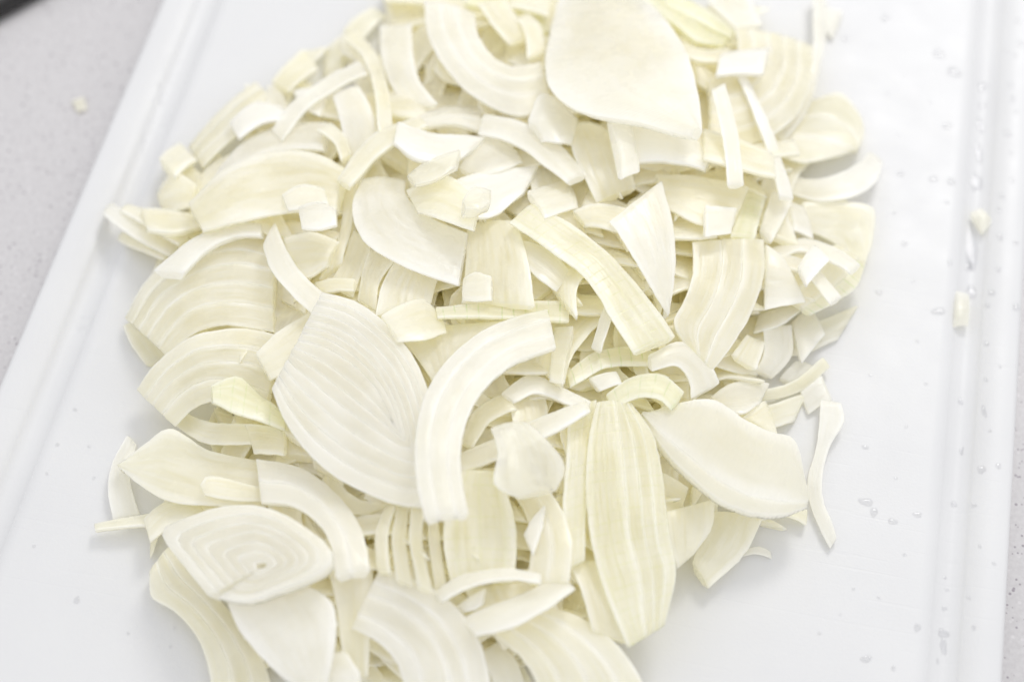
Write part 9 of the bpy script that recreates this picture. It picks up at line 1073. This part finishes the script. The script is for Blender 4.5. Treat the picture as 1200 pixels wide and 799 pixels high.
((-27.22,52.46,25.09),(-0.1493,0.2839,0.9472),[(7.6,16.8),(3.9,6.2),(3.5,-9),(6.4,-21)],[(-3.8,17.7),(-6.5,9.7),(-6.7,-5.6),(-4.3,-14.8)],1,2.1,'flesh',(1.7,0.6)),
((-25.34,-46.59,28.16),(-0.0706,0.32,0.9448),[(9.1,-5.1),(4.2,-4.9),(-1.9,-6.1),(-6.1,-8.3)],[(5.4,7),(1.7,7.3),(-4.5,5.9),(-7.8,4.2)],1,2.9,'flesh',(0.7,0.7)),
((-87.18,-3.99,16.06),(-0.3587,0.171,0.9176),[(14.3,-1.6),(7.4,-2.9),(0.3,-7.4),(-3.5,-12.8)],[(3.7,10.3),(-1.6,9.3),(-8.9,4.7),(-11.7,0.5)],1,2.5,'flesh',(0.6,0.9)),
((79.47,51.31,14.34),(-0.1445,0.395,0.9073),[(14.8,11),(4.7,6.1),(-3.6,-8.5),(-6,-25)],[(7.9,17.5),(0.2,13.9),(-8.2,-1.1),(-9.8,-14)],1,2.8,'flesh',(2,0.5)),
((25.1,-76.06,12),(0.2788,0.2587,0.9249),[(-7.7,13.5),(-3.6,4.2),(6.1,1.3),(16.7,6.3)],[(-11.8,-0.6),(-8.8,-7.6),(0.7,-10.4),(8.5,-6.6)],1,2.9,'flesh',(1.4,0.8)),
((35.41,-71.78,14),(-0.3283,0.2538,0.9098),[(14.7,5.4),(3,5.2),(-4.4,-3.9),(-3.8,-16.7)],[(7.9,9.6),(-1.1,9.6),(-8.5,0.4),(-7.8,-9.6)],1,2.2,'flesh',(0.3,-0.3)),
((-93.76,5.81,12.71),(-0.2695,0.2078,0.9403),[(-9.8,15),(-3.9,5.4),(4.9,-0.1),(12.3,1.2)],[(-9.9,2.4),(-5.5,-4.8),(3.2,-10),(8.7,-9)],1,2.2,'flesh',(1.3,-0.5)),
((-44.35,-17.74,25.43),(-0.1788,0.3784,0.9082),[(12.2,1.2),(4.9,0.4),(-0.7,-7),(-1.6,-16.9)],[(3.5,11.7),(-2.2,11.2),(-7.7,3.6),(-8.3,-4.3)],1,2.1,'flesh',(1,0.7)),
((19.29,-105.51,7.84),(0.4018,0.0514,0.9143),[(-5.6,9.4),(-3.9,1.6),(3.8,-1.7),(13.8,1.3)],[(-8.6,2.9),(-7.4,-3.1),(0.2,-6.3),(7.7,-4)],1,2.6,'flesh',(1.2,0.2)),
((-46.24,-34.45,30.15),(-0.2005,0.2736,0.9407),[(20.6,-1.8),(7,1.6),(-5.3,-5.2),(-9.8,-18.5)],[(11.8,9.9),(1.3,12.9),(-11.2,5.8),(-14.4,-4.8)],1,2.6,'flesh',(0.4,0.8)),
((-30.31,-85.02,22.62),(-0.1851,0.3664,0.9119),[(10,2.9),(4.3,0.8),(0.7,-5.7),(1,-13.2)],[(0.9,9.7),(-3.4,8.2),(-7,1.5),(-6.6,-4.3)],1,2.3,'flesh',(0.1,0.6)),
((25.95,-71.92,15.97),(0.3024,0.0977,0.9482),[(3.4,18),(-0.8,5.8),(3.4,-4.6),(13.7,-8.6)],[(-6.6,10),(-9.8,0.9),(-5.6,-9.4),(2.3,-12.2)],1,2.4,'flesh',(0.7,-0.5)),
((-56.07,-14.18,24.87),(-0.3927,0.1266,0.9109),[(11.6,15.7),(4.6,6.1),(2.9,-10.2),(7.1,-24.5)],[(-2.6,19.8),(-8,12.5),(-9.5,-4.1),(-6,-15.3)],1,2.2,'flesh',(1.2,0.3)),
((-31.42,18.74,24.81),(-0.2548,0.1185,0.9597),[(9.4,-9),(3.7,-2.6),(-3.4,-1.2),(-8.4,-5.6)],[(7.5,0.9),(3.2,6.1),(-4.1,7.5),(-7.9,4)],1,2.4,'flesh',(1,0.5)),
((-38.58,-4.97,25.72),(-0.2752,-0.1382,0.9514),[(5.3,7),(4.2,2.5),(4.2,-3.8),(5.2,-8.5)],[(-4.4,7.3),(-5.2,3.9),(-5.1,-2.4),(-4.3,-6)],1,2.5,'flesh',(0.7,0.6)),
((-50.37,-114.92,5.48),(-0.0494,-0.345,0.9373),[(0.2,17.1),(-3.3,5.3),(3.4,-5.4),(16.9,-9.8)],[(-8.1,11),(-11,2.1),(-4.2,-8.6),(6.1,-11.8)],1,2.1,'flesh',(0,-0.4)),
((19.21,56.13,25.5),(0.0176,0.4237,0.9056),[(-9.4,12.5),(-3.5,7.4),(4.7,6),(11.3,8.9)],[(-9.2,-5.8),(-4.9,-9.5),(3.1,-10.9),(7.9,-8.7)],1,2.5,'flesh',(1,1)),
((-45.69,-11.57,30.09),(-0.1777,0.3827,0.9066),[(17,-10.1),(6.5,-2.5),(-4.9,-4),(-11.1,-13.9)],[(11.3,5.7),(3.1,12),(-8.6,10.4),(-13.2,2.4)],1,3,'flesh',(1.4,0.3)),
((-90.05,-58.38,8.91),(-0.423,0.1217,0.8979),[(-7.4,14.9),(-3.3,5.2),(5.8,-1.7),(15.3,-2.7)],[(-11.2,5),(-8.2,-2.2),(0.9,-9),(8.1,-9.6)],1,2.3,'flesh',(0.3,-0.4)),
((-69.79,-79.85,19.05),(-0.2398,0.2575,0.936),[(19,-8.1),(7.5,-2.4),(-5.9,-2.6),(-14,-8.8)],[(13.4,3.4),(4.5,8),(-9.1,7.8),(-15.3,2.8)],1,2.2,'flesh',(1.4,-0.1)),
((65.67,-54.37,6.55),(0.2724,-0.1854,0.9441),[(15.4,-2.5),(5.5,1.6),(-5.7,-1.2),(-12.6,-9.5)],[(11.8,3.6),(4.4,6.8),(-6.8,3.9),(-12,-2.6)],1,2.5,'flesh',(0.2,0.3)),
((-54.85,-103.53,16.24),(-0.2954,0.0777,0.9522),[(12,-1.9),(5.9,-2.7),(-1.4,-4.9),(-6.4,-7.4)],[(5.6,6.2),(1,5.7),(-6.5,3.5),(-10.2,1.5)],1,2.7,'flesh',(0.9,-0.5)),
]

# ------------------------------------------------------------------ the setting
def plain_sheet(name, z, half, mat):
    bm = bmesh.new()
    vs = [bm.verts.new((x * half, y * half, z)) for x, y in ((-1, -1), (1, -1), (1, 1), (-1, 1))]
    bm.faces.new(vs)
    o = mesh_object(name, bm, mat)
    o['kind'] = 'structure'
    return o
BOARD_TH = .013
m, nt, b = new_mat('speckled_quartz')
tc = node(nt, 'ShaderNodeTexCoord'); P = tc.outputs['Object']
v1 = node(nt, 'ShaderNodeTexVoronoi'); v1.inputs['Scale'].default_value = 520
nt.links.new(P, v1.inputs['Vector'])
sz = noise_tex(nt, P, 260, 2)
sp = ramp(nt, math_node(nt, 'ADD', v1.outputs['Distance'], math_node(nt, 'MULTIPLY', sz, .55)), .50, .38)
col = mix_col(nt, ramp(nt, noise_tex(nt, P, 700, 3), .3, .7), (.535, .518, .524), (.605, .59, .594))
col = mix_col(nt, math_node(nt, 'MULTIPLY', sp, .85), col, (.27, .24, .27))
v2 = node(nt, 'ShaderNodeTexVoronoi'); v2.inputs['Scale'].default_value = 300
nt.links.new(P, v2.inputs['Vector'])
col = mix_col(nt, math_node(nt, 'MULTIPLY', ramp(nt, v2.outputs['Distance'], .22, .1), .5), col, (.74, .72, .73))
nt.links.new(col, b.inputs['Base Color'])
b.inputs['Roughness'].default_value = .35
counter = plain_sheet('counter', -BOARD_TH, 1.2, m)

# white plastic board: nested rounded rectangles give rim, juice groove and field in one sheet
m, nt, b = new_mat('white_plastic')
tc = node(nt, 'ShaderNodeTexCoord'); P = tc.outputs['Object']
mp = node(nt, 'ShaderNodeMapping'); mp.inputs['Scale'].default_value = (18, 420, 60)
mp.inputs['Rotation'].default_value = (0, 0, .25)
nt.links.new(P, mp.inputs['Vector'])
scr = ramp(nt, noise_tex(nt, mp.outputs[0], 1.0, 2), .62, .72)
h = math_node(nt, 'SUBTRACT', math_node(nt, 'MULTIPLY', noise_tex(nt, P, 1100, 2), .5), math_node(nt, 'MULTIPLY', scr, .4))
h = math_node(nt, 'ADD', h, math_node(nt, 'MULTIPLY', noise_tex(nt, P, 60, 2), 1.5))
bp = node(nt, 'ShaderNodeBump'); bp.inputs['Strength'].default_value = .22; bp.inputs['Distance'].default_value = .0003
nt.links.new(h, bp.inputs['Height']); nt.links.new(bp.outputs[0], b.inputs['Normal'])
col = mix_col(nt, ramp(nt, noise_tex(nt, P, 25, 3), .3, .7), (.69, .69, .695), (.715, .715, .718))
nt.links.new(col, b.inputs['Base Color'])
nt.links.new(math_node(nt, 'MULTIPLY_ADD', noise_tex(nt, P, 80, 2), .25, .28), b.inputs['Roughness'])
b.inputs['Specular IOR Level'].default_value = .3
HX, HY = .1588, .235
def rrect(hx, hy, rad, seg=10):
    pts = []
    for cx, cy_, a0 in ((hx - rad, hy - rad, 0), (-hx + rad, hy - rad, 90), (-hx + rad, -hy + rad, 180), (hx - rad, -hy + rad, 270)):
        for k in range(seg + 1):
            a = math.radians(a0 + 90 * k / seg)
            pts.append((cx + rad * math.cos(a), cy_ + rad * math.sin(a)))
    return pts
prof = [(.0012, -BOARD_TH + .0002), (.0002, -BOARD_TH + .0010), (0, -BOARD_TH + .0022), (0, -.0028), (.0004, -.0013), (.0012, -.0004), (.0024, 0), (.0120, 0)]
for k in range(1, 12):                                   # the rounded channel
    t = k / 12
    prof.append((.0120 + .0102 * t, -.0030 * math.sin(math.pi * t) ** .75))
prof += [(.0222, 0), (.0260, 0)]
bm = bmesh.new()
loops = []
for ins, z in prof:
    loops.append([bm.verts.new((x, y, z)) for x, y in rrect(HX - ins, HY - ins, max(.03 - ins, .004))])
for a in range(len(loops) - 1):
    for j in range(len(loops[0])):
        j2 = (j + 1) % len(loops[0])
        bm.faces.new((loops[a][j], loops[a][j2], loops[a + 1][j2], loops[a + 1][j])).smooth = True
bm.faces.new(loops[-1])
bm.faces.new(loops[0][::-1])
bmesh.ops.recalc_face_normals(bm, faces=bm.faces)
board = mesh_object('cutting_board', bm, m)
BA = math.radians(-11.5)
board.location = (.0085, .031, 0)
board.rotation_euler = (0, 0, BA)
tag(board, 'white plastic cutting board with a juice groove under the cut onion', 'cutting board')
def board_at(x, d):
    """A point of the board from x across and d along it (metres)."""
    c, s = math.cos(BA), math.sin(BA)
    return Vector((board.location.x + c * x - s * d, board.location.y + s * x + c * d, 0))

m, nt, b = new_mat('black_glass')
b.inputs['Base Color'].default_value = (.02, .018, .018, 1)
b.inputs['Roughness'].default_value = .15
bm = bmesh.new()
bmesh.ops.create_cube(bm, size=1)
bmesh.ops.scale(bm, vec=(.5, .4, .006), verts=bm.verts)
bmesh.ops.bevel(bm, geom=list(bm.edges), offset=.0025, segments=3, affect='EDGES')
panel = mesh_object('black_panel', bm, m)
PA = math.radians(39.5)
panel.rotation_euler = (0, 0, PA)
panel.location = Vector((-.1873, .1524, -BOARD_TH + .0031)) + Vector((-math.sin(PA), math.cos(PA), 0)) * .2
tag(panel, 'dark edge of a black panel at the far corner of the speckled counter', 'panel')

# ------------------------------------------------------------------ the heap
CAT = {'slice': 'onion slice', 'strip': 'onion strip', 'flake': 'onion flake', 'chunk': 'onion piece', 'petal': 'onion petal', 'shred': 'onion shred'}
GROUP = {'slice': 'layered onion slices in the heap', 'strip': 'onion strips in the heap', 'flake': 'thin onion flakes in the heap',
         'chunk': 'small onion chunks in the heap', 'petal': 'broad onion petals in the heap', 'shred': 'buried onion shreds in the heap'}
roots = {}
for seed, (kind, label, part_of, org, nrm, O, I, N, th, mat, bend) in enumerate(PIECES):
    def outer(k):
        if mat == 'greenrim': return MAT['tick'] if k == 0 else MAT['flesh']
        return MAT[mat]
    if part_of:
        par, pth, porg, pn, pseed = roots[part_of]
        rel = frame(porg, pn, pth).inverted() @ frame(org, nrm, th)
        o = mesh_object('core', layer_mesh(O, I, 0, 1, th, bend, pseed, sag=-.1, shift=(rel.translation.x * 1000, rel.translation.y * 1000)), outer(0), par)
        # same plane as its slice: express the core's own frame in the slice's frame
        o.matrix_local = frame(porg, pn, pth).inverted() @ frame(org, nrm, th)
        continue
    cuts = None
    if not isinstance(N, int):
        cuts = [0] + N + [1]; N = len(cuts) - 1
    if N == 1:
        o = mesh_object('onion_' + kind, layer_mesh(O, I, 0, 1, th, bend, seed, sharp=kind in ('flake', 'chunk') and len(O) == 2 and seed % 3 > 0), outer(0))
        o.matrix_world = frame(org, nrm, th)
    else:
        o = bpy.data.objects.new('onion_' + kind, None)
        o.empty_display_size = .01
        C.objects.link(o)
        o.matrix_world = frame(org, nrm, th)
        rr = random.Random(seed)
        cuts = cuts or [0] + [(k + rr.uniform(-.16, .16)) / N for k in range(1, N)] + [1]
        wmm = (Vector(O[len(O) // 2]) - Vector(I[len(I) // 2])).length
        gap = .02 / max(wmm, 1)
        for k in range(N):
            mesh_object('layer', layer_mesh(O, I, cuts[k] + (gap if k else 0), cuts[k + 1] - (gap if k < N - 1 else 0), th, bend, seed, sag=rr.uniform(0, .18), seams=(k > 0, k < N - 1)), outer(k), o)
        roots[label] = (o, th, org, nrm, seed)
    tag(o, label, CAT[kind], GROUP[kind])

# shreds deep inside the heap, hidden by the pieces above them, as one mass
bm_all = bmesh.new()
for seed, (org, nrm, O, I, N, th, mat, bend) in enumerate(BURIED):
    bm = layer_mesh(O, I, 0, 1, th, bend, seed + 900)
    bm.transform(frame(org, nrm, th))
    me = bpy.data.meshes.new('tmp'); bm.to_mesh(me); bm.free()
    bm_all.from_mesh(me); bpy.data.meshes.remove(me)
bm_all.faces.ensure_lookup_table()
for f in bm_all.faces: f.smooth = len(f.verts) == 4
o = mesh_object('buried_onion_shreds', bm_all, MAT['flesh'])
o['kind'] = 'stuff'
o['label'] = 'mass of cut onion shreds deep inside the heap'

# ------------------------------------------------------------------ water
m, nt, b = new_mat('water')
nt.nodes.remove(b)
tr_ = node(nt, 'ShaderNodeBsdfTransparent'); gl_ = node(nt, 'ShaderNodeBsdfGlossy'); fr_ = node(nt, 'ShaderNodeFresnel'); mx_ = node(nt, 'ShaderNodeMixShader')
fr_.inputs['IOR'].default_value = 1.333
tr_.inputs['Color'].default_value = (.985, .985, .99, 1)
gl_.inputs['Roughness'].default_value = .04
ge_ = node(nt, 'ShaderNodeNewGeometry'); nt.links.new(math_node(nt, 'MULTIPLY', fr_.outputs[0], math_node(nt, 'SUBTRACT', 1.0, ge_.outputs['Backfacing'])), mx_.inputs[0]); rf_ = node(nt, 'ShaderNodeBsdfRefraction'); rf_.inputs['IOR'].default_value = 1.333; rf_.inputs['Roughness'].default_value = 0
mr_ = node(nt, 'ShaderNodeMixShader'); mr_.inputs[0].default_value = .33
nt.links.new(tr_.outputs[0], mr_.inputs[1]); nt.links.new(rf_.outputs[0], mr_.inputs[2]); nt.links.new(mr_.outputs[0], mx_.inputs[1]); nt.links.new(gl_.outputs[0], mx_.inputs[2])
nt.links.new(mx_.outputs[0], nt.nodes['Material Output'].inputs['Surface'])
WATER = m
def blob(pts_r, height, sx, sy, seed, z0=0.0):
    """A low water dome with an uneven outline, its foot sunk a hair into the board."""
    bm = bmesh.new()
    seg, rings_ = 18, 4
    rr = random.Random(seed)
    ph = [rr.uniform(0, 6.28) for _ in range(3)]
    top = bm.verts.new((0, 0, height))
    prev = None
    for k in range(1, rings_ + 1):
        f = math.sin(k / rings_ * math.pi / 2)
        z = height * math.cos(k / rings_ * math.pi / 2) - (.00003 if k == rings_ else 0)
        ring = []
        for j in range(seg):
            a = 2 * math.pi * j / seg
            w = 1 + pts_r * (math.sin(2 * a + ph[0]) * .5 + math.sin(3 * a + ph[1]) * .4 + math.sin(5 * a + ph[2]) * .2)
            ring.append(bm.verts.new((math.cos(a) * sx * w * f, math.sin(a) * sy * w * f, z)))
        for j in range(seg):
            j2 = (j + 1) % seg
            if prev is None: bm.faces.new((top, ring[j], ring[j2])).smooth = True
            else: bm.faces.new((prev[j], ring[j], ring[j2], prev[j2])).smooth = True
        prev = ring
    bm.faces.new(prev[::-1])
    return bm
rw = random.Random(5)
SPECIAL = {(154.02,40.39): 'longest water pool in the juice groove, stretched between two onion offcuts', (125.81,-99.18): 'broad topped water pool at the near end of the juice groove', (159.5,66.33): 'wide water pool in the groove just beyond the lone offcut', (139.01,11.34): 'widest flat droplet on the board beside the second groove offcut', (107.73,-57.84): 'largest droplet of the small cluster beyond the wavy strip'}
for label, group, z0, low, drops in (
    ('clear water droplet on the outer rim of the board beside the groove', 'droplets on the rim beside the groove', 0, .2, [(183.74,126.84,1.24,1.64),(181.3,121.13,0.92,1.22),(177.33,107.49,0.91,1.19),(177.26,101.19,0.91,1.18),(177.48,94.95,0.9,0.78),(172.99,85.34,1.19,1.53),(171.32,65.14,0.88,1.1),(166.76,58.2,0.87,1.09),(164.72,52.43,0.87,1.08),(163.56,41.06,1.14,1.41),(168.32,38.61,0.86,1.05),(160.99,27.87,0.85,1.2),(157.35,18.7,1.12,1.35),(155.2,13.67,0.84,1),(164.57,13,1.39,1.33),(152.73,-1.14,0.82,0.97),(148.22,-26.14,0.8,2.17),(144.4,-46.7,1.31,1.48),(149.83,-45.52,1.05,0.89),(140.27,-58.99,0.78,0.87),(150.47,-14.58,0.68,0.79),(134.55,-98.63,0.75,0.8),(143.59,-78.25,0.64,0.69),(155.8,-9.82,0.54,0.64),(149.05,-33.19,0.53,0.61),(140.09,-72.67,0.51,0.7),(134.4,-89.23,0.63,0.68),(184.89,138.01,0.94,1.25),(172.83,76.65,0.59,0.75),(177.99,123.57,0.62,0.82)]),
    ('clear water droplet on the flat board between the heap and the groove', 'droplets between the heap and the groove', 0, .2, [(136.4,139.27,1.56,1.68),(153.75,121.94,2.15,2.04),(158.12,113.47,2.44,2.41),(152.32,88.78,1.79,1.34),(133.34,67.72,1.17,1.11),(144.48,65.51,1.46,1.47),(150.47,64.4,1.46,1.47),(147.82,55.67,0.87,0.9),(139.01,11.34,2.22,1.5),(131.19,38.26,1.14,1.05),(120.39,18.7,1.12,1.01),(145.26,30.62,0.85,1.38),(107.73,-57.84,2.08,1.45),(109.67,-61.3,1.03,1.73),(114.99,-64.45,1.29,1.14),(122.75,-62.16,1.55,0.86),(109.55,-38.94,1.06,0.75),(118.14,-98.63,0.99,1.33),(102.14,-108.36,1.72,1.04),(109.67,-111.22,0.74,0.78),(121,129.3,1.24,1.24),(140.17,111.47,0.61,0.8),(147.76,99.62,0.6,0.78),(134.44,84.2,0.59,0.76),(133.14,103.54,0.61,0.59),(132.14,23.1,0.56,0.68),(131.29,-16.16,0.54,0.63),(123.15,-31.66,0.53,0.61),(117.79,-49.66,0.52,0.59),(100.78,-86.51,0.5,0.55),(108.02,-89.23,0.5,0.54),(89.36,-100.48,0.5,0.53),(117.25,-75.47,0.51,0.56),(96.16,-94.62,0.5,0.4),(114.04,-13,0.54,0.63),(130.6,-0.16,0.55,0.65),(129.29,51,0.58,0.72)]),
    ('tiny water droplet on the board side that faces the speckled counter', 'droplets on the side by the counter', 0, .2, [(-123.38,102.76,0.91,1.18),(-125.7,91.09,0.9,0.77),(-127.81,83.44,0.89,2.66),(-120.9,93.79,0.9,1.55),(-125.71,107.49,0.61,0.79),(-120.45,112.27,0.61,0.8),(-138.7,9.02,1.39,0.99),(-137.32,-25.52,0.8,0.62),(-141.17,-38.04,0.79,0.6),(-131.29,-38.64,0.53,0.6),(-128.01,-90.04,0.75,1.36),(-142.88,-48.18,0.52,0.59),(-143.15,-72.67,0.51,0.56),(-128.26,-49.66,0.52,0.59),(-111.7,-100.48,0.5,0.53),(-98.86,-104.44,0.49,0.53),(-98.24,-98.63,0.5,0.53)]),
    ('shining water pool lying in the channel of the juice groove', 'water pools in the juice groove', -.0028, .15, [(168.15,109.25,2.14,1.99),(166.52,100.16,1.21,1.18),(168.45,100.95,0.61,0.79),(164.96,91.61,1.2,3.48),(162.58,79.39,1.19,4.55),(159.5,66.33,2.35,4.44),(154.02,40.39,2.58,10.66),(152.29,20.37,2.53,2.72),(151.82,30.98,1.42,2.08),(140.3,-38.78,0.8,1.81),(142.27,-20.96,0.81,1.25),(135.11,-57.15,0.78,1.16),(125.81,-99.18,2.25,1.33),(125.77,-103.16,0.99,2.38),(128.94,-81.54,0.76,0.55),(129.18,-85.4,0.51,0.55),(127.61,-91.39,0.76,0.81),(123.15,-107.89,0.74,1.05)])):
    for x, y, sx, sy in drops:
        hgt = max(.00012, min(sx, sy) * .001 * low)
        o = mesh_object('water_pool' if z0 else 'water_droplet', blob(.28, hgt, sx * .001, sy * .001, rw.random()), WATER)
        o.location = (x * .001, y * .001, z0 + .00002)
        tag(o, SPECIAL.get((x, y), label), 'water', group)
